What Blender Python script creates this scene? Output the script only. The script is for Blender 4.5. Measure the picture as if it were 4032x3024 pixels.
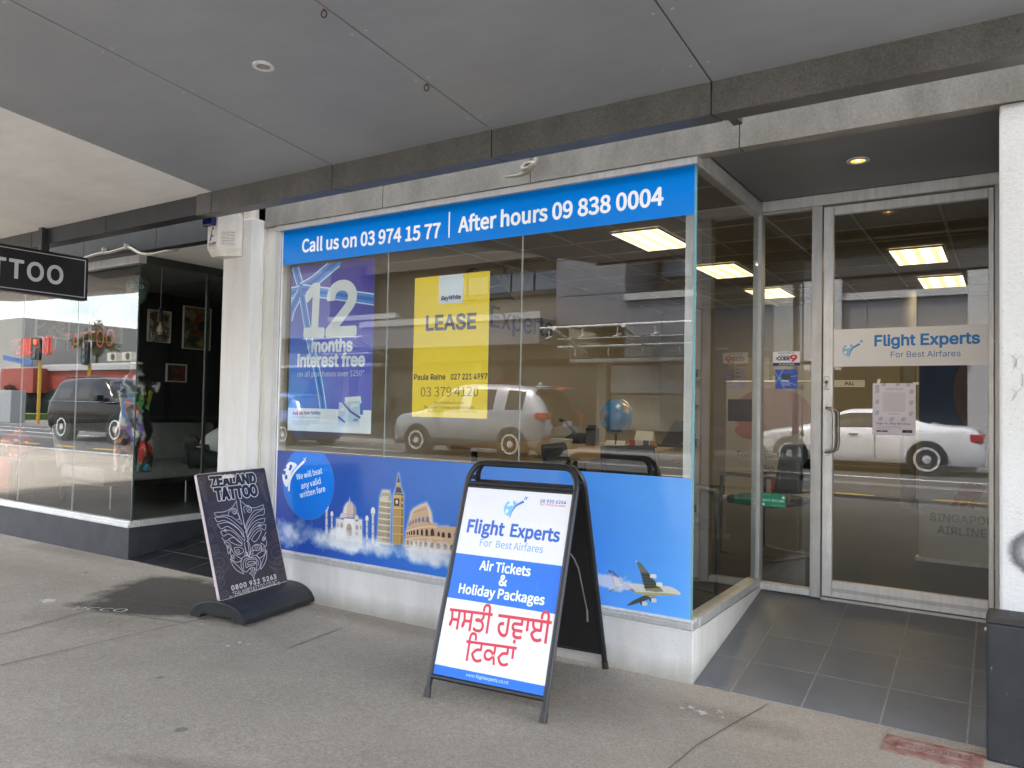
import bpy, bmesh, math, os, random
import numpy as np
from mathutils import Vector, Matrix

for o in list(bpy.data.objects):
    bpy.data.objects.remove(o)
SC = bpy.context.scene
COL = SC.collection
rad = math.radians

# ------------------------------------------------------------------ camera
CAM = np.array([1.4083, -3.9182, 1.42])
YAW, PITCH, ROLL, FPX = 0.5758, 0.0303, 0.0187, 3012.2      # focal length in pixels of a 4032 wide frame
_cy, _sy, _cp, _sp, _cr, _sr = (math.cos(YAW), math.sin(YAW), math.cos(PITCH), math.sin(PITCH), math.cos(ROLL), math.sin(ROLL))
_f = np.array([-_sy*_cp, _cy*_cp, _sp]); _r0 = np.array([_cy, _sy, 0.0]); _u0 = np.cross(_r0, _f)
_r = _cr*_r0 + _sr*_u0; _u = -_sr*_r0 + _cr*_u0
cam = bpy.data.cameras.new('camera'); cam_ob = bpy.data.objects.new('camera', cam); COL.objects.link(cam_ob)
cam.sensor_width = 36.0; cam.lens = FPX/4032*36.0; cam.clip_start = 0.05; cam.clip_end = 6000
M = Matrix(((_r[0], _u[0], -_f[0], CAM[0]), (_r[1], _u[1], -_f[1], CAM[1]), (_r[2], _u[2], -_f[2], CAM[2]), (0, 0, 0, 1)))
cam_ob.matrix_world = M
SC.camera = cam_ob

# ------------------------------------------------------------------ world, sun, exposure
SUN_DIR = Vector((-0.34, 0.36, 0.85)).normalized()          # towards the sun: high, behind the shops, through thin cloud
world = bpy.data.worlds.new('World'); SC.world = world; world.use_nodes = True
wn = world.node_tree.nodes; wl = world.node_tree.links; wn.clear()
w_out = wn.new('ShaderNodeOutputWorld'); w_bg = wn.new('ShaderNodeBackground'); w_sky = wn.new('ShaderNodeTexSky')
w_sky.sky_type = 'NISHITA'; w_sky.sun_disc = False
w_sky.sun_elevation = math.asin(SUN_DIR.z); w_sky.sun_rotation = math.atan2(SUN_DIR.x, SUN_DIR.y)
w_sky.air_density = 1.0; w_sky.dust_density = 2.5; w_sky.ozone_density = 1.0
w_tc = wn.new('ShaderNodeTexCoord'); w_map = wn.new('ShaderNodeMapping'); w_map.inputs['Scale'].default_value = (1.0, 1.0, 2.6)
w_noise = wn.new('ShaderNodeTexNoise'); w_noise.inputs['Scale'].default_value = 2.1; w_noise.inputs['Detail'].default_value = 7; w_noise.inputs['Roughness'].default_value = 0.58
w_ramp = wn.new('ShaderNodeValToRGB'); w_ramp.color_ramp.elements[0].position = 0.40; w_ramp.color_ramp.elements[1].position = 0.68
w_mix = wn.new('ShaderNodeMix'); w_mix.data_type = 'RGBA'; w_mix.inputs['B'].default_value = (8.6, 8.4, 8.1, 1)
wl.new(w_tc.outputs['Generated'], w_map.inputs['Vector']); wl.new(w_map.outputs[0], w_noise.inputs['Vector'])
wl.new(w_noise.outputs['Fac'], w_ramp.inputs[0]); wl.new(w_ramp.outputs[0], w_mix.inputs['Factor'])
wl.new(w_sky.outputs[0], w_mix.inputs['A']); wl.new(w_mix.outputs['Result'], w_bg.inputs['Color'])
w_bg.inputs['Strength'].default_value = 0.15
wl.new(w_bg.outputs[0], w_out.inputs['Surface'])
sun = bpy.data.lights.new('sun', 'SUN'); sun.energy = 2.0; sun.angle = rad(6); sun.color = (1.0, 0.96, 0.9)
sun_ob = bpy.data.objects.new('sun', sun); COL.objects.link(sun_ob)
sun_ob.rotation_euler = SUN_DIR.to_track_quat('Z', 'Y').to_euler(); sun_ob.location = (-6, -6, 30)
vs = SC.view_settings; vs.view_transform = 'Standard'; vs.look = 'None'; vs.gamma = 1.0; vs.use_curve_mapping = False
vs.exposure = 3.2
SC.render.engine = 'CYCLES'
cy = SC.cycles
cy.max_bounces = 10; cy.diffuse_bounces = 5; cy.glossy_bounces = 5; cy.transmission_bounces = 6; cy.transparent_max_bounces = 24
cy.caustics_reflective = False; cy.caustics_refractive = False; cy.use_denoising = True
cy.sample_clamp_indirect = 6.0

# ------------------------------------------------------------------ mesh helpers
class MB:
    def __init__(s): s.v = []; s.f = []; s.m = []; s.uv = []
    def add(s, vs, fs, m=0, uvs=None):
        b = len(s.v); s.v += [tuple(map(float, p)) for p in vs]
        for i, f in enumerate(fs):
            s.f.append([b+k for k in f]); s.m.append(m); s.uv.append(uvs[i] if uvs else None)
        return s
    def box(s, x0, x1, y0, y1, z0, z1, m=0):
        x0, x1 = min(x0, x1), max(x0, x1); y0, y1 = min(y0, y1), max(y0, y1); z0, z1 = min(z0, z1), max(z0, z1)
        v = [(x0,y0,z0),(x1,y0,z0),(x1,y1,z0),(x0,y1,z0),(x0,y0,z1),(x1,y0,z1),(x1,y1,z1),(x0,y1,z1)]
        return s.add(v, [(0,3,2,1),(4,5,6,7),(0,1,5,4),(1,2,6,5),(2,3,7,6),(3,0,4,7)], m)
    def hexa(s, v, m=0):
        return s.add(v, [(0,3,2,1),(4,5,6,7),(0,1,5,4),(1,2,6,5),(2,3,7,6),(3,0,4,7)], m)
    def cyl(s, p0, p1, r0, r1=None, n=16, m=0, caps=True):
        r1 = r0 if r1 is None else r1
        p0 = Vector(p0); p1 = Vector(p1); d = (p1-p0).normalized()
        a = d.orthogonal().normalized(); b = d.cross(a)
        v = []
        for p, r in ((p0, r0), (p1, r1)):
            for i in range(n):
                t = 2*math.pi*i/n; v.append(p + a*math.cos(t)*r + b*math.sin(t)*r)
        f = [(i, (i+1) % n, n+(i+1) % n, n+i) for i in range(n)]
        if caps: f += [tuple(range(n-1, -1, -1)), tuple(range(n, 2*n))]
        return s.add(v, f, m)
    def ring(s, c, ax, ro, ri, h, n=24, m=0):
        c = Vector(c); ax = Vector(ax).normalized(); a = ax.orthogonal().normalized(); b = ax.cross(a); v = []
        for r, k in ((ro, 0), (ro, h), (ri, h), (ri, 0)):
            for i in range(n):
                t = 2*math.pi*i/n; v.append(c + ax*k + a*math.cos(t)*r + b*math.sin(t)*r)
        f = []
        for q in range(4):
            for i in range(n):
                f.append((q*n+i, q*n+(i+1) % n, ((q+1) % 4)*n+(i+1) % n, ((q+1) % 4)*n+i))
        return s.add(v, f, m)
    def tube(s, path, r, n=8, m=0, closed=False):
        P = [Vector(p) for p in path]; L = len(P); v = []; up = None
        rr = r if isinstance(r, (list, tuple)) else [r]*L
        for i in range(L):
            d = (P[(i+1) % L]-P[i-1]) if closed else (P[min(i+1, L-1)]-P[max(i-1, 0)])
            d = d.normalized()
            if up is None: up = d.orthogonal().normalized()
            a = (up - d*up.dot(d)); a = a.normalized() if a.length > 1e-6 else d.orthogonal().normalized(); up = a; b = d.cross(a)
            for k in range(n):
                t = 2*math.pi*k/n; v.append(P[i] + (a*math.cos(t) + b*math.sin(t))*rr[i])
        f = []
        for i in range(L if closed else L-1):
            for k in range(n):
                f.append((i*n+k, i*n+(k+1) % n, ((i+1) % L)*n+(k+1) % n, ((i+1) % L)*n+k))
        if not closed: f += [tuple(range(n-1, -1, -1)), tuple((L-1)*n+k for k in range(n))]
        return s.add(v, f, m)
    def lathe(s, prof, c=(0,0,0), n=24, m=0, sx=1, sy=1):
        v = []; c = Vector(c)
        for r, z in prof:
            for i in range(n):
                t = 2*math.pi*i/n; v.append((c.x+r*math.cos(t)*sx, c.y+r*math.sin(t)*sy, c.z+z))
        L = len(prof)
        f = [(j*n+i, j*n+(i+1) % n, (j+1)*n+(i+1) % n, (j+1)*n+i) for j in range(L-1) for i in range(n)]
        f += [tuple(range(n-1, -1, -1)), tuple((L-1)*n+i for i in range(n))]
        return s.add(v, f, m)
    def prism(s, pts, fn0, fn1, m=0):
        """pts 2D (ccw); fn0/fn1 map a 2D point to the two end planes"""
        n = len(pts); v = [fn0(*p) for p in pts] + [fn1(*p) for p in pts]
        f = [tuple(range(n-1, -1, -1)), tuple(range(n, 2*n))] + [(i, (i+1) % n, n+(i+1) % n, n+i) for i in range(n)]
        return s.add(v, f, m)
    def quad(s, a, b, c, d, m=0, uv=True):
        return s.add([a, b, c, d], [(0,1,2,3)], m, [[(0,0),(1,0),(1,1),(0,1)]] if uv else None)
    def xf(s, mat):
        s.v = [tuple(mat @ Vector(p)) for p in s.v]; return s

def wloc(o):
    l = Vector((0, 0, 0))
    while o is not None:
        l = l + o.location; o = o.parent
    return l

def O(name, mb, mats, parent=None, local=False, smooth=False, bevel=0, seg=2, weld=False):
    me = bpy.data.meshes.new(name)
    off = Vector((0, 0, 0))
    if parent is not None and not local: off = wloc(parent)
    loc = None
    if parent is None and not local:
        xs, ys, zs = zip(*mb.v)
        loc = Vector(((min(xs)+max(xs))/2, (min(ys)+max(ys))/2, min(zs))); off = loc
    me.from_pydata([(x-off.x, y-off.y, z-off.z) for x, y, z in mb.v], [], mb.f)
    for i, p in enumerate(me.polygons): p.material_index = mb.m[i]
    if any(u is not None for u in mb.uv):
        ul = me.uv_layers.new(name='UVMap')
        for p, u in zip(me.polygons, mb.uv):
            if u:
                for k, li in enumerate(p.loop_indices): ul.data[li].uv = u[k]
    for m_ in (mats if isinstance(mats, (list, tuple)) else [mats]): me.materials.append(m_)
    if bevel or weld:
        bm = bmesh.new(); bm.from_mesh(me)
        if weld: bmesh.ops.remove_doubles(bm, verts=bm.verts, dist=1e-5)
        if bevel:
            ed = [e for e in bm.edges if len(e.link_faces) == 2 and e.calc_face_angle(0) > 0.6]
            bmesh.ops.bevel(bm, geom=ed, offset=bevel, offset_type='OFFSET', segments=seg, profile=0.5, affect='EDGES', clamp_overlap=True)
        bm.to_mesh(me); bm.free()
    if smooth:
        for p in me.polygons: p.use_smooth = True
        if smooth != 'all':
            me.set_sharp_from_angle(angle=rad(40))
    me.validate()
    ob = bpy.data.objects.new(name, me); COL.objects.link(ob)
    if parent is not None: ob.parent = parent
    elif loc is not None: ob.location = loc
    return ob

def tag(o, label=None, cat=None, group=None, kind=None):
    if label: o['label'] = label
    if cat: o['category'] = cat
    if group: o['group'] = group
    if kind: o['kind'] = kind
    return o

def T(name, label, cat, loc, rz=0, group=None):
    o = bpy.data.objects.new(name, None); COL.objects.link(o); o.location = loc; o.rotation_euler = (0, 0, rz)
    o.empty_display_size = 0.1
    return tag(o, label, cat, group)

def copy_tree(o, parent=None):
    c = o.copy(); COL.objects.link(c); c.parent = parent
    for ch in list(o.children): copy_tree(ch, c)
    return c

def struct(o): o['kind'] = 'structure'; return o

# ------------------------------------------------------------------ materials
def s2l(c):
    return tuple(((x/12.92) if x <= 0.04045 else ((x+0.055)/1.055)**2.4) for x in c)
def hx(r, g, b): return s2l((r/255, g/255, b/255))

class NT:
    def __init__(s, name):
        s.mat = bpy.data.materials.new(name); s.mat.use_nodes = True
        s.n = s.mat.node_tree.nodes; s.l = s.mat.node_tree.links; s.n.clear()
        s.out = s.n.new('ShaderNodeOutputMaterial')
    def node(s, t, **kw):
        nd = s.n.new('ShaderNode'+t)
        for k, v in kw.items():
            if hasattr(nd, k) and k not in nd.inputs.keys(): setattr(nd, k, v)
        return nd
    def link(s, a, b): s.l.new(a, b)
    def noise(s, scale, detail=4, rough=0.55, vec=None, dist=0.0):
        nd = s.n.new('ShaderNodeTexNoise'); nd.inputs['Scale'].default_value = scale; nd.inputs['Detail'].default_value = detail
        nd.inputs['Roughness'].default_value = rough; nd.inputs['Distortion'].default_value = dist
        if vec is not None: s.link(vec, nd.inputs['Vector'])
        return nd.outputs['Fac']
    def ramp(s, fac, p0, p1, c0=(0,0,0), c1=(1,1,1)):
        nd = s.n.new('ShaderNodeValToRGB'); e = nd.color_ramp.elements
        e[0].position = p0; e[1].position = p1; e[0].color = (*c0, 1); e[1].color = (*c1, 1); s.link(fac, nd.inputs[0]); return nd.outputs[0]
    def mix(s, fac, a, b, mode='MIX'):
        nd = s.n.new('ShaderNodeMix'); nd.data_type = 'RGBA'; nd.blend_type = mode
        for sock, val in ((nd.inputs['Factor'], fac), (nd.inputs['A'], a), (nd.inputs['B'], b)):
            if isinstance(val, (int, float)): sock.default_value = val
            elif isinstance(val, tuple): sock.default_value = (*val, 1) if len(val) == 3 else val
            else: s.link(val, sock)
        return nd.outputs['Result']
    def math(s, op, a, b=0.0):
        nd = s.n.new('ShaderNodeMath'); nd.operation = op
        for i, val in enumerate((a, b)):
            if isinstance(val, (int, float)): nd.inputs[i].default_value = val
            else: s.link(val, nd.inputs[i])
        return nd.outputs[0]
    def coord(s, kind='Object', scale=None):
        nd = s.n.new('ShaderNodeTexCoord'); o = nd.outputs[kind]
        if scale:
            mp = s.n.new('ShaderNodeMapping'); mp.inputs['Scale'].default_value = scale; s.link(o, mp.inputs['Vector']); o = mp.outputs[0]
        return o
    def world(s, scale=None):
        nd = s.n.new('ShaderNodeNewGeometry'); o = nd.outputs['Position']
        if scale:
            mp = s.n.new('ShaderNodeMapping'); mp.inputs['Scale'].default_value = scale; s.link(o, mp.inputs['Vector']); o = mp.outputs[0]
        return o
    def bsdf(s, col, rough=0.6, metal=0.0, spec=0.5, coat=0.0, bump=None, bstr=0.2, bdist=0.01, emit=None, estr=0):
        b = s.n.new('ShaderNodeBsdfPrincipled')
        for key, val in (('Base Color', col), ('Roughness', rough), ('Metallic', metal), ('Specular IOR Level', spec), ('Coat Weight', coat)):
            if isinstance(val, (int, float)): b.inputs[key].default_value = val
            elif isinstance(val, tuple): b.inputs[key].default_value = (*val, 1)
            else: s.link(val, b.inputs[key])
        if emit is not None:
            b.inputs['Emission Color'].default_value = (*emit, 1); b.inputs['Emission Strength'].default_value = estr
        if bump is not None:
            bn = s.n.new('ShaderNodeBump'); bn.inputs['Strength'].default_value = bstr; bn.inputs['Distance'].default_value = bdist
            s.link(bump, bn.inputs['Height']); s.link(bn.outputs[0], b.inputs['Normal'])
        s.link(b.outputs[0], s.out.inputs['Surface']); return b

_mc = {}
def simple(name, col, rough=0.5, metal=0.0, var=0.12, scale=6.0, bump=0.0, bscale=60.0, spec=0.5, coat=0.0, wr=True):
    """procedural paint / plastic / metal with mottled colour and roughness"""
    if name in _mc: return _mc[name]
    t = NT(name); c = t.world() if wr else t.coord()
    n1 = t.noise(scale, 5, 0.6, c); dark = tuple(x*(1-var) for x in col); light = tuple(min(1, x*(1+var)) for x in col)
    cc = t.ramp(n1, 0.3, 0.7, dark, light)
    n2 = t.noise(bscale, 4, 0.6, c)
    rr = t.math('ADD', t.math('MULTIPLY', n2, 0.16), rough-0.08)
    t.bsdf(cc, rr, metal, spec, coat, n2 if bump else None, bump, 0.004)
    _mc[name] = t.mat; return t.mat

def emis(name, col, strength):
    t = NT(name); e = t.n.new('ShaderNodeEmission'); e.inputs[0].default_value = (*col, 1); e.inputs[1].default_value = strength
    t.link(e.outputs[0], t.out.inputs['Surface']); return t.mat

def glass_mat(name, tint=(0.93, 0.97, 0.96), refl=0.085, rough=0.0, dirt=0.004):
    t = NT(name)
    lw = t.n.new('ShaderNodeLayerWeight'); lw.inputs['Blend'].default_value = 0.5
    f5 = t.math('POWER', lw.outputs['Facing'], 5.0)
    fr = t.math('ADD', t.math('MULTIPLY', f5, 1-refl), refl)
    geo = t.n.new('ShaderNodeNewGeometry')
    fr = t.math('MULTIPLY', fr, t.math('SUBTRACT', 1.0, geo.outputs['Backfacing']))
    tr = t.n.new('ShaderNodeBsdfTransparent'); tr.inputs[0].default_value = (*tint, 1)
    gl = t.n.new('ShaderNodeBsdfGlossy'); gl.inputs['Roughness'].default_value = rough; gl.inputs['Color'].default_value = (1, 1, 1, 1)
    df = t.n.new('ShaderNodeBsdfDiffuse'); df.inputs[0].default_value = (0.6, 0.6, 0.58, 1)
    nz = t.noise(3.0, 6, 0.65, t.world((1, 1, 2.5)))
    dm = t.math('MULTIPLY', t.ramp(nz, 0.45, 0.8), dirt)
    m1 = t.n.new('ShaderNodeMixShader'); t.link(dm, m1.inputs[0]); t.link(tr.outputs[0], m1.inputs[1]); t.link(df.outputs[0], m1.inputs[2])
    m2 = t.n.new('ShaderNodeMixShader'); t.link(fr, m2.inputs[0]); t.link(m1.outputs[0], m2.inputs[1]); t.link(gl.outputs[0], m2.inputs[2])
    t.link(m2.outputs[0], t.out.inputs['Surface']); return t.mat

# ------------------------------------------------------------------ a small painter for flat print (signs, posters)
FONTDIR = bpy.utils.system_resource('DATAFILES', path='fonts')
_fonts = {}
def font(key):
    if key not in _fonts:
        nm = {'sans': 'Noto Sans CJK Regular.woff2', 'inter': 'Inter.woff2'}.get(key)
        try: _fonts[key] = bpy.data.fonts.load(os.path.join(FONTDIR, nm)) if nm else None
        except Exception: _fonts[key] = None
    return _fonts[key]
_tx = {}
def glyphs(body, fkey='sans', spacing=1.0):
    """triangles (n,3,2) of a line of text, baseline at 0, cap height ~1"""
    k = (body, fkey, spacing)
    if k in _tx: return _tx[k]
    c = bpy.data.curves.new('tmp_text', 'FONT'); c.body = body; c.size = 1.0; c.space_character = spacing; c.resolution_u = 4
    fo = font(fkey)
    if fo: c.font = fo
    ob = bpy.data.objects.new('tmp_text', c); COL.objects.link(ob)
    dg = bpy.context.evaluated_depsgraph_get(); dg.update()
    me = ob.evaluated_get(dg).to_mesh(); me.calc_loop_triangles()
    co = np.array([v.co[:2] for v in me.vertices]) if len(me.vertices) else np.zeros((0, 2))
    tri = np.array([t_.vertices[:] for t_ in me.loop_triangles], int) if len(me.loop_triangles) else np.zeros((0, 3), int)
    ob.evaluated_get(dg).to_mesh_clear(); bpy.data.objects.remove(ob); bpy.data.curves.remove(c)
    r = (co, tri)
    _tx[k] = r; return r
_cap = {}
def capheight(fkey):
    if fkey not in _cap:
        co, _ = glyphs('H', fkey); _cap[fkey] = float(co[:, 1].max())
    return _cap[fkey]

class Paint:
    """raster in sRGB values, y up, coordinates in metres from (x0, y0)"""
    def __init__(s, x0, y0, w, h, ppm, bg):
        s.x0, s.y0, s.w, s.h, s.ppm = x0, y0, w, h, ppm
        s.W = max(4, int(round(w*ppm))); s.H = max(4, int(round(h*ppm)))
        s.a = np.empty((s.H, s.W, 3), np.float32); s.a[:] = np.array(bg, np.float32)/255
        s.jj, s.ii = np.meshgrid((np.arange(s.W)+.5)/ppm + x0, (np.arange(s.H)+.5)/ppm + y0)
    def px(s, p): return np.stack([(np.asarray(p, float)[..., 0]-s.x0)*s.ppm, (np.asarray(p, float)[..., 1]-s.y0)*s.ppm], -1)
    def put(s, cov, col, i0=0, j0=0):
        h, w = cov.shape; r = s.a[i0:i0+h, j0:j0+w]; c = cov[..., None]
        col = np.asarray(col, np.float32)/255
        s.a[i0:i0+h, j0:j0+w] = r*(1-c) + col*c
    def text(s, body, p0, p1, col, fkey='sans', bold=0.0, height=None, spacing=1.0, outline=None, alpha=1.0, skew=0.0):
        """one line from p0 to p1 along its baseline (fitted to that width); height = cap height, else in proportion"""
        co, tri = glyphs(body, fkey, spacing)
        if not len(tri): return
        p0 = np.asarray(p0, float); p1 = np.asarray(p1, float); d = p1-p0; L = np.hypot(*d); d = d/L; nrm = np.array([-d[1], d[0]])
        x0, x1 = co[:, 0].min(), co[:, 0].max(); sx = L/(x1-x0); sy = (height/capheight(fkey)) if height else sx
        V = s.px(p0 + ((co[:, :1]-x0)*sx + co[:, 1:2]*sy*skew)*d + (co[:, 1:2]*sy)*nrm)
        SS = 3; rb = bold*sy*capheight(fkey)*s.ppm*SS; ro = outline[0]*s.ppm*SS if outline else 0
        pad = int((rb+ro)/SS)+2
        J0, I0 = np.floor(V.min(0)).astype(int)-pad; J1, I1 = np.ceil(V.max(0)).astype(int)+pad
        w, h = (J1-J0)*SS, (I1-I0)*SS; cov = np.zeros((h, w), bool); V = (V-np.array([J0, I0]))*SS
        for t_ in tri:
            p = V[t_]; j0, i0 = np.floor(p.min(0)).astype(int); j1, i1 = np.ceil(p.max(0)).astype(int)+1
            X = np.arange(j0, j1)[None, :]+.5; Y = np.arange(i0, i1)[:, None]+.5
            a, b, c = p
            e0 = (b[0]-a[0])*(Y-a[1])-(b[1]-a[1])*(X-a[0]); e1 = (c[0]-b[0])*(Y-b[1])-(c[1]-b[1])*(X-b[0]); e2 = (a[0]-c[0])*(Y-c[1])-(a[1]-c[1])*(X-c[0])
            cov[i0:i1, j0:j1] |= ((e0 >= 0) & (e1 >= 0) & (e2 >= 0)) | ((e0 <= 0) & (e1 <= 0) & (e2 <= 0))
        def dil(c, rr):
            if rr < 0.5: return c
            out = c.copy(); k = int(rr)
            for dy in range(-k, k+1):
                m = int(math.sqrt(max(rr*rr-dy*dy, 0)))
                ys, yd = (slice(0, h-dy), slice(dy, h)) if dy >= 0 else (slice(-dy, h), slice(0, h+dy))
                for dx in {-m, m, -(m//2), m//2, 0}:
                    xs, xd = (slice(0, w-dx), slice(dx, w)) if dx >= 0 else (slice(-dx, w), slice(0, w+dx))
                    out[yd, xd] |= c[ys, xs]
            return out
        def lay(c, cl):
            r = c.reshape(I1-I0, SS, J1-J0, SS).mean((1, 3)).astype(np.float32)*alpha
            i0, j0, i1, j1 = max(I0, 0), max(J0, 0), min(I1, s.H), min(J1, s.W)
            if i1 > i0 and j1 > j0: s.put(r[i0-I0:i1-I0, j0-J0:j1-J0], cl, i0, j0)
        if bold: cov = dil(cov, rb)
        if outline: lay(dil(cov, ro), outline[1])
        lay(cov, col)
    def poly(s, pts, col, alpha=1.0, soft=0.0):
        P = s.px(pts); SS = 3
        j0, i0 = np.floor(P.min(0)).astype(int)-1; j1, i1 = np.ceil(P.max(0)).astype(int)+1
        j0 = max(j0, 0); i0 = max(i0, 0); j1 = min(j1, s.W); i1 = min(i1, s.H)
        if j1 <= j0 or i1 <= i0: return
        X = (np.arange(j0*SS, j1*SS)[None, :]+.5)/SS; Y = (np.arange(i0*SS, i1*SS)[:, None]+.5)/SS
        ins = np.zeros((Y.shape[0], X.shape[1]), bool)
        for a, b in zip(P, np.roll(P, -1, 0)):
            if a[1] == b[1]: continue
            c = (a[1] > Y) != (b[1] > Y)
            ins ^= c & (X < (b[0]-a[0])*(Y-a[1])/(b[1]-a[1])+a[0])
        cov = ins.reshape(i1-i0, SS, j1-j0, SS).mean((1, 3)).astype(np.float32)
        s.put(cov*alpha, col, i0, j0)
    def ell(s, c, rx, ry, col, alpha=1.0, n=40, rot=0.0, a0=0, a1=2*math.pi):
        t = np.linspace(a0, a1, n, endpoint=(a1-a0 < 6.28)); x = rx*np.cos(t); y = ry*np.sin(t)
        s.poly(np.stack([c[0]+x*math.cos(rot)-y*math.sin(rot), c[1]+x*math.sin(rot)+y*math.cos(rot)], -1), col, alpha)
    def rect(s, x0, y0, x1, y1, col, alpha=1.0): s.poly([(x0, y0), (x1, y0), (x1, y1), (x0, y1)], col, alpha)
    def stroke(s, pts, w, col, alpha=1.0, closed=False, smooth=True, w2=None):
        P = np.asarray(pts, float)
        if smooth and len(P) > 2: P = spline(P, closed)
        Q = s.px(P); hw = w*s.ppm/2
        if closed: Q = np.vstack([Q, Q[:1]])
        pad = int(hw+2)
        jm, im = np.floor(Q.min(0)).astype(int)-pad; jM, iM = np.ceil(Q.max(0)).astype(int)+pad
        jm = max(jm, 0); im = max(im, 0); jM = min(jM, s.W); iM = min(iM, s.H)
        if jM <= jm or iM <= im: return
        D = np.full((iM-im, jM-jm), 1e9, np.float32)
        for k in range(len(Q)-1):
            a, b = Q[k], Q[k+1]
            j0 = max(int(min(a[0], b[0]))-pad, jm); j1 = min(int(max(a[0], b[0]))+pad+1, jM); i0 = max(int(min(a[1], b[1]))-pad, im); i1 = min(int(max(a[1], b[1]))+pad+1, iM)
            if j1 <= j0 or i1 <= i0: continue
            X = np.arange(j0, j1)[None, :]+.5; Y = np.arange(i0, i1)[:, None]+.5
            d = b-a; L2 = max(d@d, 1e-9); t = np.clip(((X-a[0])*d[0]+(Y-a[1])*d[1])/L2, 0, 1)
            dist = np.hypot(X-a[0]-t*d[0], Y-a[1]-t*d[1])
            sub = D[i0-im:i1-im, j0-jm:j1-jm]; np.minimum(sub, dist, out=sub)
        cov = np.clip(hw+.5-D, 0, 1)
        s.put(cov.astype(np.float32)*alpha, col, im, jm)
    def noise(s, scale, seed=0, octaves=4, stretch=1.0):
        rng = np.random.RandomState(seed); out = np.zeros((s.H, s.W), np.float32); amp = 1; tot = 0
        for o_ in range(octaves):
            fx = s.w/scale*2**o_; fy = s.h/scale*2**o_*stretch
            g = rng.rand(int(fy)+3, int(fx)+3).astype(np.float32)
            yy = np.linspace(0, fy, s.H); xx = np.linspace(0, fx, s.W)
            y0 = yy.astype(int); x0 = xx.astype(int); ty = (yy-y0)[:, None]; tx = (xx-x0)[None, :]
            ty = ty*ty*(3-2*ty); tx = tx*tx*(3-2*tx)
            n = (g[y0][:, x0]*(1-tx)+g[y0][:, x0+1]*tx)*(1-ty)+(g[y0+1][:, x0]*(1-tx)+g[y0+1][:, x0+1]*tx)*ty
            out += n*amp; tot += amp; amp *= .5
        return out/tot
    def material(s, name, rough=0.35, coat=0.0, alpha=None, spec=0.5, sheet=0.0):
        im = bpy.data.images.new(name, s.W, s.H, alpha=False)
        buf = np.ones((s.H, s.W, 4), np.float32); buf[..., :3] = np.clip(s.a, 0, 1)
        im.pixels.foreach_set(buf.ravel()); im.pack()
        t = NT(name); tx = t.n.new('ShaderNodeTexImage'); tx.image = im; tx.extension = 'EXTEND'
        t.link(t.coord('UV'), tx.inputs['Vector'])
        nz = t.noise(9.0, 4, 0.6, t.world()); c = t.mix(0.04, tx.outputs[0], t.ramp(nz, .3, .7, (.55, .55, .55), (1, 1, 1)), 'MULTIPLY')
        t.bsdf(c, t.math('ADD', t.math('MULTIPLY', nz, .15), rough), 0.0, spec, coat, t.noise(14, 3, .5, t.world()) if sheet else None, sheet, 0.004)
        return t.mat

def spline(P, closed=False, k=8):
    P = np.asarray(P, float); n = len(P); out = []
    rng = range(n if closed else n-1)
    for i in rng:
        p1, p2 = P[i], P[(i+1) % n]
        p0 = P[i-1] if (closed or i > 0) else p1; p3 = P[(i+2) % n] if (closed or i+2 < n) else p2
        for j in range(k):
            t = j/k
            out.append(.5*((2*p1)+(-p0+p2)*t+(2*p0-5*p1+4*p2-p3)*t*t+(-p0+3*p1-3*p2+p3)*t**3))
    if not closed: out.append(P[-1])
    return np.array(out)

def front_xy(px, py, y=0.0):
    """photo position (4032 x 3024) of a mark on a flat print -> (x, z) on the upright plane at depth y that carries it"""
    d = _f*FPX + _r*(px-2016) - _u*(py-1512); t = (y-CAM[1])/d[1]; p = CAM + d*t
    return np.array([p[0], p[2]])
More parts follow.
